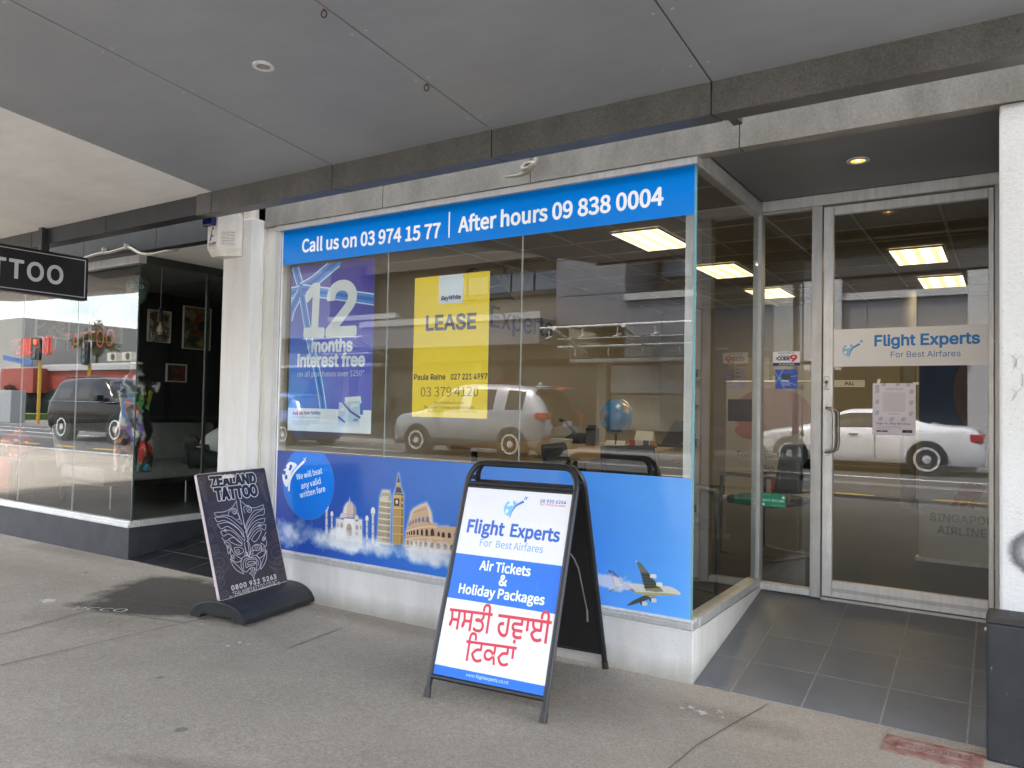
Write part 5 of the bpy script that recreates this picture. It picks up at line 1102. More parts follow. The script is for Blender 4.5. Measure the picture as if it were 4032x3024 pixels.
# clock tower
glow([(1515, 830), (1530, 160), (1570, 55), (1596, -118), (1622, 60), (1662, 165), (1650, 830)]); p.poly(P6([(1515, 835), (1652, 835), (1664, 160), (1530, 160)]), (196, 160, 96)); p.poly(P6([(1620, 835), (1652, 835), (1664, 160), (1632, 160)]), (150, 116, 62))
for k in range(7): u = 1530+k*13; p.stroke(P6([(u-6, 830), (u+2, 345)]), .003, (150, 116, 64), .9)
for v in (345, 460, 580, 690): p.stroke(P6([(1522, v), (1657, v+6)]), .006, (226, 196, 138)); p.stroke(P6([(1522, v+9), (1657, v+15)]), .003, (120, 92, 50))
p.poly(P6([(1535, 212), (1608, 216), (1606, 318), (1534, 312)]), (70, 56, 40)); p.ell(c6(1571, 262), .0105, .0135, (238, 232, 218)); p.stroke([c6(1571, 262), c6(1560, 258)], .002, (30, 25, 20), smooth=False); p.stroke([c6(1571, 262), c6(1574, 290)], .002, (30, 25, 20), smooth=False); p.poly(P6([(1633, 225), (1656, 228), (1654, 318), (1632, 314)]), (90, 72, 48)); p.ell(c6(1645, 270), .004, .012, (225, 215, 198))
p.poly(P6([(1535, 160), (1660, 168), (1640, 120), (1622, 70), (1566, 62), (1556, 110)]), (62, 66, 70)); p.poly(P6([(1566, 60), (1624, 68), (1616, 0), (1606, -60), (1596, -122), (1586, -58), (1574, -4)]), (168, 140, 92)); p.poly(P6([(1574, -4), (1616, 0), (1604, -62), (1596, -122), (1588, -62)]), (76, 78, 80))
for v in (10, 35, 140, 185): p.stroke(P6([(1568, v), (1622, v+4)]) if v < 60 else P6([(1538, v), (1660, v+6)]), .005, (206, 174, 112))
# ruined arena
out = [(1685, 860), (1688, 760), (1702, 650), (1722, 560), (1742, 490), (1762, 400), (1800, 350), (1880, 305), (1972, 272), (2002, 330), (2032, 400), (2052, 545), (2110, 560), (2122, 590), (2260, 588), (2420, 600), (2500, 640), (2500, 980), (1690, 900)]
glow(out[:15]); p.poly(P6(out), (204, 172, 138)); p.poly(P6([(1742, 490), (1762, 400), (1800, 350), (1880, 305), (1972, 272), (1985, 300), (1890, 330), (1812, 378), (1778, 430), (1760, 500)]), (222, 198, 168)); p.poly(P6([(1975, 290), (2002, 330), (2032, 400), (2052, 545), (2015, 540), (1995, 420)]), (226, 204, 176))
for k, (v0, v1, u0, u1) in enumerate(((575, 440, 1735, 2020), (745, 590, 1705, 2095), (870, 745, 1692, 2200))):
    p.stroke(P6([(u0, v0), ((u0+u1)/2-20, v0-75 if k == 0 else v0-20), (u1, v1+100 if k == 0 else v1+115)]), .008, (172, 134, 100))
rows = ([(1738, 575, 7, 40), (1762, 562, 8, 46), (1792, 550, 9, 52), (1828, 540, 11, 58), (1872, 532, 13, 64), (1925, 528, 15, 70), (1984, 530, 19, 76)], [(1712, 700, 6, 50), (1740, 700, 8, 56), (1770, 700, 10, 62), (1804, 700, 12, 68), (1850, 702, 13, 76), (1908, 706, 15, 84), (1972, 710, 18, 90), (2048, 715, 24, 98), (2132, 720, 17, 62), (2195, 735, 22, 72), (2275, 742, 22, 74), (2360, 750, 22, 76)], [(1720, 830, 8, 50), (1770, 838, 10, 56), (1830, 846, 13, 60), (1892, 856, 16, 66), (1960, 868, 20, 70), (2042, 880, 24, 76), (2128, 890, 28, 80), (2220, 905, 28, 80), (2310, 910, 28, 80)])
for r_i, row in enumerate(rows):
    for (u, v, w, h) in row: arch(u, v, w, h, (58, 40, 30) if r_i else (96, 112, 156)); p.stroke(P6([(u-w-4, v), (u-w-4, v-h*.5)]), .004, (232, 208, 178), .7)
for k in range(8): u = 1800+k*22; p.ell(c6(u, 400-k*7), .003, .004, (110, 84, 64))
p.stroke(P6([(1700, 655), (1850, 610), (2000, 590), (2100, 600)]), .010, (228, 200, 166)); p.stroke(P6([(1690, 762), (1850, 735), (2000, 735), (2190, 755)]), .010, (226, 196, 160))
nz = p.noise(.05, 31, 3); p.a *= (1+.02*(nz-.5))[..., None]
# cloud bank
path = [(30, 660, .10, .75), (250, 670, .10, .8), (450, 700, .085, .85), (700, 760, .07, 1), (950, 790, .075, 1), (1200, 820, .075, 1), (1500, 880, .085, 1), (1800, 930, .085, 1), (2100, 1000, .09, 1), (2500, 1080, .1, 1), (3100, 1120, .1, .9), (3700, 1140, .1, .9), (4200, 1010, .075, .7), (4600, 960, .055, .55), (5000, 960, .045, .4)]
pc = np.array([c6(u, v) for u, v, *_ in path]); cx_ = np.interp(p.jj[0], pc[:, 0], pc[:, 1]); ww = np.interp(p.jj[0], pc[:, 0], [q[2] for q in path]); aa = np.interp(p.jj[0], pc[:, 0], [q[3] for q in path])
n1 = p.noise(.16, 5, 5); n2 = p.noise(.07, 6, 4); d_ = (p.ii-cx_[None, :])/ww[None, :]; cov = np.clip((1.05-np.abs(d_)**1.6+(n1-.5)*2.2+(n2-.5)*.9), 0, 1)*aa[None, :]; cov = cov**.9
cov *= np.clip((front_xy(2330, 2300)[0]-p.jj[0])/.25, 0, 1)[None, :]
cl = np.array([238, 240, 240])/255*(0.88+.2*n2)[..., None]; p.a = p.a*(1-cov[..., None]*.92)+cl*cov[..., None]*.92
rg = random.Random(8)
for k in range(60):
    u = rg.uniform(20, 2300); v = 690+u*.1+rg.uniform(-110, 150); p.ell(c6(u, v), rg.uniform(.006, .02), rg.uniform(.008, .024), (245, 248, 252), rg.uniform(.05, .2))
# airliner
c8 = lambda u, v: front_xy(2330+u*.1808, 2150+v*.1808)
def P8(l): return np.array([c8(*q) for q in l])
p.poly(P8([(355, 525), (440, 530), (690, 760), (720, 830), (600, 880), (480, 860)]), (74, 84, 150)); p.poly(P8([(470, 660), (560, 700), (650, 830), (600, 880), (500, 850)]), (206, 200, 192)); p.poly(P8([(375, 990), (480, 900), (640, 880), (560, 950)]), (70, 74, 76))
p.poly(spline(P8([(560, 850), (760, 815), (1000, 820), (1140, 835), (1500, 868), (1700, 885), (1850, 955), (1932, 1030), (1900, 1070), (1700, 1075), (1450, 1078), (1180, 1080), (930, 1010), (720, 930)]), True, 6), (214, 212, 204)); p.poly(spline(P8([(930, 1000), (1180, 1010), (1500, 1020), (1880, 1060), (1700, 1076), (1450, 1079), (1180, 1081)]), True, 6), (176, 170, 120)); p.poly(P8([(700, 825), (790, 820), (920, 960), (935, 1008), (720, 930), (640, 890)]), (118, 110, 160))
p.poly(P8([(1060, 570), (975, 350), (1010, 345), (1070, 380), (1240, 595), (1370, 770), (1500, 920), (1560, 990), (1400, 1000), (1170, 970)]), (86, 88, 78)); p.poly(P8([(985, 360), (1060, 385), (1220, 590), (1070, 572)]), (124, 122, 98)); p.poly(P8([(1160, 930), (1480, 910), (1550, 990), (1400, 1000), (1170, 970)]), (140, 138, 112)); p.poly(P8([(940, 310), (1000, 350), (965, 355)]), (215, 230, 245))
for k in range(5): p.stroke(P8([(1075+k*14, 620+k*70), (1300+k*40, 650+k*60)]), .0035, (50, 56, 54), .9, smooth=False)
for (u, v) in ((1335, 660), (1470, 840)): p.poly(spline(P8([(u-75, v-40), (u+20, v-48), (u+70, v-30), (u+68, v+40), (u, v+46), (u-70, v+25)]), True, 5), (228, 228, 222)); p.poly(P8([(u-110, v-50), (u-70, v-35), (u-70, v+25), (u-90, v+5)]), (60, 60, 58))
p.poly(P8([(1140, 1078), (1420, 1085), (1280, 1140), (1100, 1210), (850, 1290), (748, 1298), (900, 1190)]), (78, 84, 82)); p.poly(P8([(1200, 1090), (1420, 1086), (1290, 1125)]), (180, 176, 160))
for (u, v) in ((1345, 1185), (1145, 1258)): p.poly(spline(P8([(u-60, v-40), (u+50, v-38), (u+66, v), (u+55, v+40), (u-50, v+38)]), True, 5), (212, 214, 206)); p.poly(P8([(u-100, v-40), (u-55, v-38), (u-50, v+36), (u-80, v+10)]), (56, 58, 56))
n3 = p.noise(.03, 15, 4)
pu = np.exp(-(((p.jj-c8(420, 760)[0])/.085)**2+((p.ii-c8(420, 780)[1])/.035)**2))+.6*np.exp(-(((p.jj-c8(760, 850)[0])/.07)**2+((p.ii-c8(760, 880)[1])/.03)**2))+np.exp(-(((p.jj-c8(200, 740)[0])/.09)**2+((p.ii-c8(200, 740)[1])/.03)**2))
pa = np.clip(pu*1.6-.35+(n3-.5)*1.6, 0, .8)[..., None]*(pu > .05)[..., None]; p.a = p.a*(1-pa)+np.array([226, 228, 230])/255*pa
# round badge
cb = front_xy(1212, 1901); p.ell(cb, .272, .272, (255, 255, 255), .18, 60); p.ell(cb, .266, .266, (8, 122, 232), 1, 60)
c7 = lambda u, v: front_xy(1050+u*.791, 1700+v*.791)
for body, a, b_ in (('We will beat', (150, 240), (278, 207)), ('any valid', (173, 285), (270, 258)), ('written fare', (167, 330), (292, 297))): p.text(body, c7(*a), c7(*b_), WHT, bold=.03, height=.042)
p._bg = (34, 74, 168); gl = c7(118, 215)
glb = np.array([c7(*q) for q in ((118, 150), (100, 165), (82, 195), (78, 230), (88, 262), (102, 275), (112, 240), (126, 200), (150, 165))]); p.poly(spline(glb, True), (236, 242, 250)); rg = random.Random(4)
for k in range(7): q = c7(rg.uniform(84, 125), rg.uniform(165, 262)); p.ell(q, rg.uniform(.006, .018), rg.uniform(.006, .02), (40, 80, 172))
p.stroke([c7(110, 290), c7(116, 240), c7(140, 195), c7(184, 150)], .020, (240, 245, 252)); p.stroke([c7(118, 280), c7(124, 240), c7(146, 200), c7(186, 158)], .004, (30, 80, 170)); airplane(p, c7(190, 138), .024, .9, (244, 247, 252))
sheet('window_graphic', -3.245, .004, .3225, 1.060, .0010, p.material('travel_panel_print', .08, spec=.6), 'blue vinyl panel with landmarks in clouds and an airliner along window bottom', 'graphic')

# --- finance poster
q = homog([(140, 108), (870, 30), (832, 1572), (90, 1535)], .852, 1.235)
p = Paint(0, 0, .852, 1.235, 620, (70, 66, 170)); p._bg = (70, 66, 170)
tv = (p.ii/1.235)[..., None]; th_ = (p.jj/.852)[..., None]; top = np.array([58, 40, 150])/255; low = np.array([82, 92, 200])/255; lf = np.array([40, 140, 225])/255
p.a[:] = low+(top-low)*np.clip((tv-.45)/.5, 0, 1); k_ = np.clip(1-th_*1.5, 0, 1)*np.clip(1.25-tv*1.5, 0, 1); p.a[:] = p.a*(1-k_)+lf*k_
def tubeline(pts, w):
    pts = [q(*a) for a in pts]; p.stroke(pts, w, (30, 96, 190)); p.stroke(pts, w*.72, (44, 140, 222)); p.stroke(pts, w*.3, (40, 80, 180), .8)
    P_ = spline(np.array(pts)); nrm = np.gradient(P_, axis=0); nrm = np.stack([-nrm[:, 1], nrm[:, 0]], -1); nrm /= np.linalg.norm(nrm, axis=1)[:, None]
    p.stroke(P_+nrm*w*.44, w*.12, (225, 240, 252), .95, smooth=False); p.stroke(P_-nrm*w*.44, w*.12, (205, 228, 250), .95, smooth=False)
tubeline([(170, 105), (195, 200), (225, 290)], .075); tubeline([(225, 290), (330, 230), (430, 150), (540, 60)], .095); tubeline([(120, 330), (180, 320), (230, 310)], .09); tubeline([(225, 310), (170, 400), (130, 480), (110, 560)], .085); tubeline([(230, 300), (420, 330), (640, 360), (870, 395)], .085); tubeline([(230, 360), (262, 560), (300, 780), (350, 980), (390, 1200), (410, 1350)], .07)
p.text('1', q(252, 700), q(408, 700), (222, 228, 228), 'inter', bold=.05, height=.372); p.text('2', q(448, 697), q(690, 690), (222, 228, 228), 'inter', bold=.05, height=.372)
p.text('months', q(310, 845), q(665, 838), (220, 230, 238), 'inter', bold=.07); p.text('interest free', q(185, 973), q(776, 969), (220, 230, 238), 'inter', bold=.07); p.text('on all purchases over $250*', q(182, 1063), q(774, 1059), (210, 222, 238))
p.poly([q(60, 1333), q(900, 1364), q(900, 1640), q(40, 1600)], (226, 236, 242)); p.text('Ask us how today.', q(138, 1398), q(388, 1395), (50, 84, 170), 'inter', bold=.05); p.text('Or visit gemfinance.co.nz to apply', q(138, 1428), q(380, 1430), (130, 150, 190))
for k in range(5): v = 1446+k*9; p.stroke([q(136, v), q(468 if k < 4 else 300, v+6)], .0018, (150, 160, 178), .8, smooth=False)
p.poly([q(742, 1235), q(770, 1240), q(762, 1400), q(736, 1400)], (50, 110, 190)); p.poly([q(602, 1246), q(742, 1236), q(750, 1300), q(606, 1310)], (222, 232, 236)); p.poly([q(552, 1290), q(738, 1278), q(730, 1472), q(540, 1458)], (176, 204, 228)); p.stroke([q(580, 1286), q(650, 1370), q(734, 1425)], .016, (70, 70, 160), smooth=False); p.stroke([q(545, 1420), q(600, 1466)], .014, (60, 80, 170), smooth=False); p.text('gem', q(655, 1332), q(722, 1328), (226, 236, 245), 'inter', bold=.06); p.text('VISA', q(676, 1456), q(718, 1454), (50, 60, 130), 'inter', bold=.06, skew=.2); p.rect(*q(565, 1365), *q(590, 1340), (214, 222, 226))
for k in range(12): p.poly([q(540, 1460+k*5), q(735, 1474+k*5), q(735, 1479+k*5), q(540, 1465+k*5)], (150, 180, 220), .4*(1-k/12))
p.a *= (1+.10*(p.noise(.12, 77, 3, .35)-.5))[..., None]
po = sheet('poster', -3.16, -2.308, 1.215, 2.45, .0165, p.material('finance_poster_print', .3, sheet=.25), 'large blue and purple poster with a big white 12 behind the glass', 'poster')

# --- lease board
q = homog([(54, 190), (670, 134), (650, 1347), (34, 1330)], .612, .93); p = Paint(0, 0, .612, .93, 760, (252, 220, 38))
p.poly([q(253, 100), q(455, 80), q(448, 396), q(251, 407)], (226, 234, 242)); p.text('RayWhite', q(272, 374), q(430, 362), (54, 52, 84), 'inter', bold=.07, skew=.15); p.text('LEASE', q(150, 621), q(553, 605), (82, 88, 116), 'inter', bold=.06, height=.094)
p.text('Paula Raine', q(52, 1028), q(308, 1026), (44, 34, 14), 'inter', bold=.04, height=.036); p.text('027 221 4997', q(353, 1026), q(649, 1023), (44, 34, 14), 'inter', bold=.04, height=.036); p.text('03 379 4120', q(106, 1166), q(579, 1163), (120, 98, 26), 'sans', height=.061)
p.text('rwcchristchurch.co.nz', q(216, 1226), q(461, 1227), (110, 92, 30)); p.text('Ray White Commercial Christchurch', q(136, 1262), q(546, 1269), (104, 88, 30)); p.text('Raine Blackadder Ltd - MREINZ Licensed (REAA 2008)', q(112, 1294), q(566, 1300), (200, 172, 50))
sheet('lease_sign', -1.94, -1.328, 1.345, 2.275, .0165, p.material('lease_print', .3), 'yellow LEASE board with phone numbers behind the window glass', 'sign', th=.003)

# --- door banner
q = homog([(90, 108), (1362, 70), (1362, 377), (90, 385)], .837, .236); p = Paint(0, 0, .837, .236, 900, (222, 226, 232)); p._bg = (222, 226, 232)
logo(p, q(213, 262), .038, (140, 190, 226), (10, 110, 200)); p.text('Flight Experts', q(427, 232), q(1288, 214), (0, 118, 205), 'inter', bold=.05); p.text('For Best Airfares', q(558, 318), q(1132, 312), (44, 104, 178), 'inter')
sheet('door_banner', .4757, 1.3123, 1.716, 1.952, YD-.0065, p.material('door_banner_print', .35), 'white name banner with blue lettering across the glass door', 'banner')
# --- pull plate
p = Paint(0, 0, .176, .042, 1500, (196, 186, 158)); p.rect(.008, .006, .168, .036, (150, 146, 128)); p.rect(.011, .009, .165, .033, (176, 172, 152)); p.text('PULL', (.064, .013), (.116, .013), (24, 22, 18), 'inter', bold=.07); sheet('pull_plate', .481, .657, 1.587, 1.629, YD-.0075, p.material('pull_plate_print', .35), 'cream PULL plate on the glass door beside the handle', 'sign', th=.003)
# --- sign-in sheet (code left blank)
q = homog([(400, 550), (747, 540), (760, 972), (405, 972)], .237, .318); p = Paint(0, 0, .237, .318, 1100, (226, 224, 242))
rg = random.Random(2)
for (u, v) in [(440, 610), (440, 700), (440, 790), (435, 580), (715, 610), (715, 700), (715, 790), (600, 562), (490, 562), (685, 562), (470, 840), (560, 840), (655, 838)]: a = q(u, v); p.poly([(a[0]-.014, a[1]-.012), (a[0]+.008, a[1]-.012), (a[0]+.016, a[1]+.014), (a[0]-.006, a[1]+.014)], (190, 190, 208))
p.poly([q(455, 572), q(700, 566), q(700, 818), q(455, 822)], (230, 229, 246)); p.text('SCAN HERE TO SIGN-IN WITH', q(505, 592), q(648, 588), (110, 110, 130)); p.text('THE NZ COVID TRACER APP', q(510, 603), q(645, 600), (110, 110, 130)); p.rect(*q(488, 778), *q(665, 617), (214, 214, 228)); p.text('Flight Experts Ltd', q(537, 797), q(620, 796), (90, 90, 110)); p.text('Sign-in. Stop the virus.', q(436, 883), q(718, 881), (50, 50, 70), 'inter', bold=.02)
for v in (897, 910, 922): p.stroke([q(437, v), q(640 if v < 915 else 550, v)], .0018, (150, 150, 165), smooth=False)
p.rect(*q(437, 946), *q(478, 934), (40, 40, 50)); p.rect(*q(484, 946), *q(530, 934), (40, 40, 50)); p.rect(*q(650, 948), *q(732, 925), (40, 40, 60)); p.text('HEALTH', q(682, 944), q(728, 943), (225, 225, 240), 'inter')
o = sheet('notice_sheet', .703, .940, 1.292, 1.610, YD-.0062, p.material('notice_print', .6, sheet=.1), 'white paper sign-in notice taped to the glass door', 'notice')
O('tape', MB().quad((.725, YD-.0082, 1.60), (.742, YD-.0082, 1.60), (.748, YD-.0082, 1.636), (.731, YD-.0082, 1.636)).quad((.925, YD-.0082, 1.602), (.956, YD-.0082, 1.602), (.956, YD-.0082, 1.616), (.925, YD-.0082, 1.616)), simple('white_tape', (.8, .8, .82), .5), o)
# --- stickers on the sidelight
p = Paint(0, 0, .172, .093, 1500, (236, 236, 238)); p.text('MONITORED BY', (.035, .078), (.135, .078), (40, 40, 90), 'inter'); p.text('CODE', (.03, .036), (.108, .036), (40, 38, 90), 'inter', bold=.08, height=.024); p.text('9', (.112, .028), (.152, .028), (205, 35, 45), 'inter', bold=.08, height=.04); p.stroke([(.024, .046), (.05, .068), (.1, .068)], .0025, (60, 60, 90)); p.ell((.026, .048), .007, .007, (200, 40, 50)); p.rect(0, 0, .172, .019, (40, 40, 90)); p.text('PH. 03 374 3424', (.04, .005), (.135, .005), (240, 240, 245), 'inter', bold=.06)
sheet('security_sticker', .097, .269, 1.727, 1.820, YD-.0005, p.material('code_sticker', .35), 'white alarm monitoring sticker with a red 9 on the narrow side glass', 'sticker')
p = Paint(0, 0, .140, .128, 1200, (66, 84, 180)); [p.stroke([(.02, .07), b_], .006, (110, 170, 225), smooth=False) for b_ in ((0, .11), (.05, .128), (0, .03), (.14, .085), (.06, 0), (.14, .02))]; p.text('Cards accepted here', (.03, .105), (.112, .108), (180, 195, 235)); p.rect(.04, .062, .098, .095, (60, 74, 84)); p.rect(.04, .046, .086, .056, (214, 222, 232)); p.rect(.042, .02, .098, .04, (130, 150, 190))
sheet('card_sticker', .113, .253, 1.575, 1.703, YD-.0005, p.material('card_sticker_print', .35), 'blue card payment sticker on the narrow side glass', 'sticker')
p = Paint(0, 0, .156, .086, 1300, (32, 140, 104)); p.text('SECURITY BY', (.006, .074), (.055, .074), (200, 230, 220)); p.text('SAFE SECURE', (.008, .034), (.148, .034), (226, 240, 234), 'inter', bold=.03); p.text('Phone 03 385 4775', (.07, .008), (.148, .008), (220, 236, 230)); [(p.rect(x-.008, y-.008, x+.008, y+.005, (226, 240, 234)), p.stroke([(x-.005, y+.005), (x, y+.013), (x+.005, y+.005)], .002, (226, 240, 234))) for x, y in ((.142, .065), (.014, .014))]
sheet('security_sticker', .029, .185, .795, .881, YD-.0005, p.material('safe_sticker_print', .4), 'green security sticker low on the narrow side glass', 'sticker')

# ------------------------------------------------------------------ A-frame of the travel shop
M_AF = simple('black_powdercoat', (.011, .011, .012), .42, var=.3, scale=30, bump=.05)
q = homog([(327, 232), (935, 272), (795, 1430), (143, 1303)], .60, .905); p = Paint(0, 0, .60, .905, 900, (226, 226, 230)); p._bg = (226, 226, 230); BL = (18, 108, 214)
p.poly([q(200, 600.5), q(960, 689), q(930, 968.5), q(150, 852)], BL); p.poly([q(80, 1234), q(900, 1391), q(900, 1500), q(80, 1350)], BL)
logo(p, q(578, 352), .040, (120, 190, 235), (36, 96, 196)); p.text('09 930 6264', q(748, 319), q(898, 326), (58, 84, 160), 'inter', bold=.04); p.text('24/7 Phone Number', q(745, 333), q(895, 344), (200, 70, 80), 'inter', bold=.03)
p.text('Flight', q(325, 487), q(535, 508), (40, 96, 194), bold=.055); p.text('Experts', q(577, 511), q(861, 541), (40, 96, 194), bold=.055); p.text('For', q(400, 567), q(468, 574), (120, 164, 214), bold=.02); p.text('Best Airfares', q(494, 577), q(768, 606), (120, 164, 214), bold=.02)
p.text('Air Tickets', q(402, 703), q(697, 739), WHT, bold=.05); p.text('&', q(517, 793), q(560, 797), WHT, bold=.05); p.text('Holiday Packages', q(283, 836), q(783, 904), WHT, bold=.05)
RD = (204, 46, 62)
def pun(body, a, b_, vs_): 
    co, tri = glyphs(body, 'bf'); L = np.hypot(*(q(*b_)-q(*a))); sx = L/(co[:, 0].max()-co[:, 0].min()); p.text(body, q(*a), q(*b_), RD, 'bf', bold=.015, height=sx*vs_*capheight('bf'))
pun('ਸਸਤੀ', (220, 1040), (470, 1072), 1.22); pun('ਹਵਾਈ', (505, 1083), (818, 1128), 1.22); pun('ਿਟਕਟਾਂ', (322, 1226), (618, 1268), 1.2)
p.text('www.flightexperts.co.nz', q(337, 1318), q(585, 1363), WHT, 'inter', bold=.02); p.a *= (1+.05*(p.noise(.1, 9, 4)-.5))[..., None]
for k in range(5): x, y = rng.uniform(.05, .55), rng.uniform(.1, .8); p.stroke([(x, y), (x+rng.uniform(-.02, .02), y+rng.uniform(.02, .06))], .0012, (170, 175, 185), .6)
M_AFP = p.material('aframe_print', .28, spec=.5)
af = T('a_frame_sign', 'black A-frame pavement sign with white and blue air ticket poster', 'a-frame sign', (-.712, -.512, 0), rad(6.3))
H_, W_, D_ = 1.118, .312, .415
def leaf(s_, front):
    """one leaf: bent tube hoop, lower rail, poster board"""
    def pt(x, h, off=0.0):     # h 0..1 along the leaf, leaning to the apex
        y = s_*(D_-(D_-.022)*h); n_ = Vector((0, s_*H_, D_-.022)).normalized(); return Vector((x, y, H_*h))+n_*off
    path = [pt(-W_, .0), pt(-W_, .5), pt(-W_, .90)]
    for a in np.linspace(math.pi, math.pi/2, 7)[1:]: path.append(pt(-W_+.075+.075*math.cos(a), .90+.1*math.sin(a)))
    for a in np.linspace(math.pi/2, 0, 7): path.append(pt(W_-.075+.075*math.cos(a), .90+.1*math.sin(a)))
    path += [pt(W_, .5), pt(W_, .0)]
    m_ = MB(); m_.tube(path, .0155, 8); fr_ = O('frame', m_, M_AF, af, local=True, smooth=True)
    for x in (-W_, W_): O('foot_cap', MB().cyl(tuple(pt(x, -.001)), tuple(pt(x, .035)), .019, .018, 10), M_RUBB, fr_, local=True)
    v = [pt(-W_+.012, .082, .002), pt(W_-.012, .082, .002), pt(W_-.012, .905, .002), pt(-W_+.012, .905, .002), pt(-W_+.012, .082, -.010), pt(W_-.012, .082, -.010), pt(W_-.012, .905, -.010), pt(-W_+.012, .905, -.010)]
    O('backing_board', MB().hexa([tuple(a) for a in v]), M_AF, af, local=True)
    for h in (.082, .905): m_ = MB(); m_.tube([pt(-W_, h), pt(W_, h)], .013, 8); O('cross_rail', m_, M_AF, af, local=True, smooth=True)
    a, b_, c_, d_ = pt(-.298, .092, .0045), pt(.298, .092, .0045), pt(.298, .885, .0045), pt(-.298, .885, .0045)
    if s_ > 0: a, b_, c_, d_ = b_, a, d_, c_
    O('poster', MB().quad(a, b_, c_, d_), M_AFP, af, local=True)
leaf(-1, True); leaf(1, False)
for s_ in (-1, 1): O('hinge_bolt', MB().cyl((s_*W_-.02, 0, H_*.93), (s_*W_+.02, 0, H_*.93), .012, n=10), M_AF, af, local=True)
O('stay_chain', MB().tube([(.285, -.06, .70), (.285, .0, .66), (.285, .06, .60), (.285, .19, .36)], .004, 6).tube([(.285, .19, .36), (.285, .2, .30)], .006, 6), M_STEEL, af, local=True)

# ------------------------------------------------------------------ tattoo board on rubber base
q = homog([(45, 160), (710, 95), (915, 1160), (255, 1345)], .60, .90); p = Paint(0, 0, .60, .90, 1000, (47, 42, 49)); LN = (208, 206, 210); BGL = (98, 93, 101)
p.a *= (.9+.25*p.noise(.5, 3, 3))[..., None]
def spiral(u, v, r, turns, d=1, a0=0.0, n=40): return [(u+r*(1-k/n)**.9*math.cos(a0+d*turns*6.283*k/n), v+r*(1-k/n)**.9*math.sin(a0+d*turns*6.283*k/n)) for k in range(n+1)]
W2 = lambda l, w, col, a=1.0, closed=False: p.stroke([q(*k) for k in l], w, col, a, closed)
for (u, v, r, tn, d) in ((100, 230, 60, 1.6, 1), (640, 200, 70, 1.7, -1), (215, 860, 55, 2.2, 1), (810, 720, 60, 2.2, -1), (260, 990, 130, 2.6, 1), (820, 900, 150, 2.8, -1), (310, 1290, 58, 2.4, 1), (860, 1140, 55, 2.3, -1), (265, 1170, 60, 2, 1), (190, 610, 60, 1.8, -1), (770, 560, 55, 1.8, 1), (850, 1000, 90, 2.2, -1), (180, 740, 40, 2, 1), (235, 1080, 70, 2, -1)): W2(spiral(u, v, r, tn, d, 1.3), .0035, BGL, .75); W2(spiral(u, v, r*.86, tn, d, 1.3), .0028, BGL, .5)
for k in range(9): W2([(110+k*9, 470+k*12), (240, 400+k*16), (420, 420+k*10)], .003, BGL, .6); W2([(480+k*10, 440+k*9), (620, 400+k*14), (750, 480+k*12)], .003, BGL, .5); W2([(160+k*8, 560+k*20), (250, 640+k*18), (330, 620+k*20)], .0025, BGL, .4)
for k in range(7): W2([(60+k*10, 190+k*6), (90+k*8, 300), (130+k*4, 420)], .003, BGL, .6); W2([(700-k*9, 130+k*10), (690-k*5, 260), (740-k*4, 420)], .003, BGL, .55); W2([(720+k*9, 1000+k*5), (790+k*6, 1080), (740+k*8, 1140)], .003, BGL, .5)
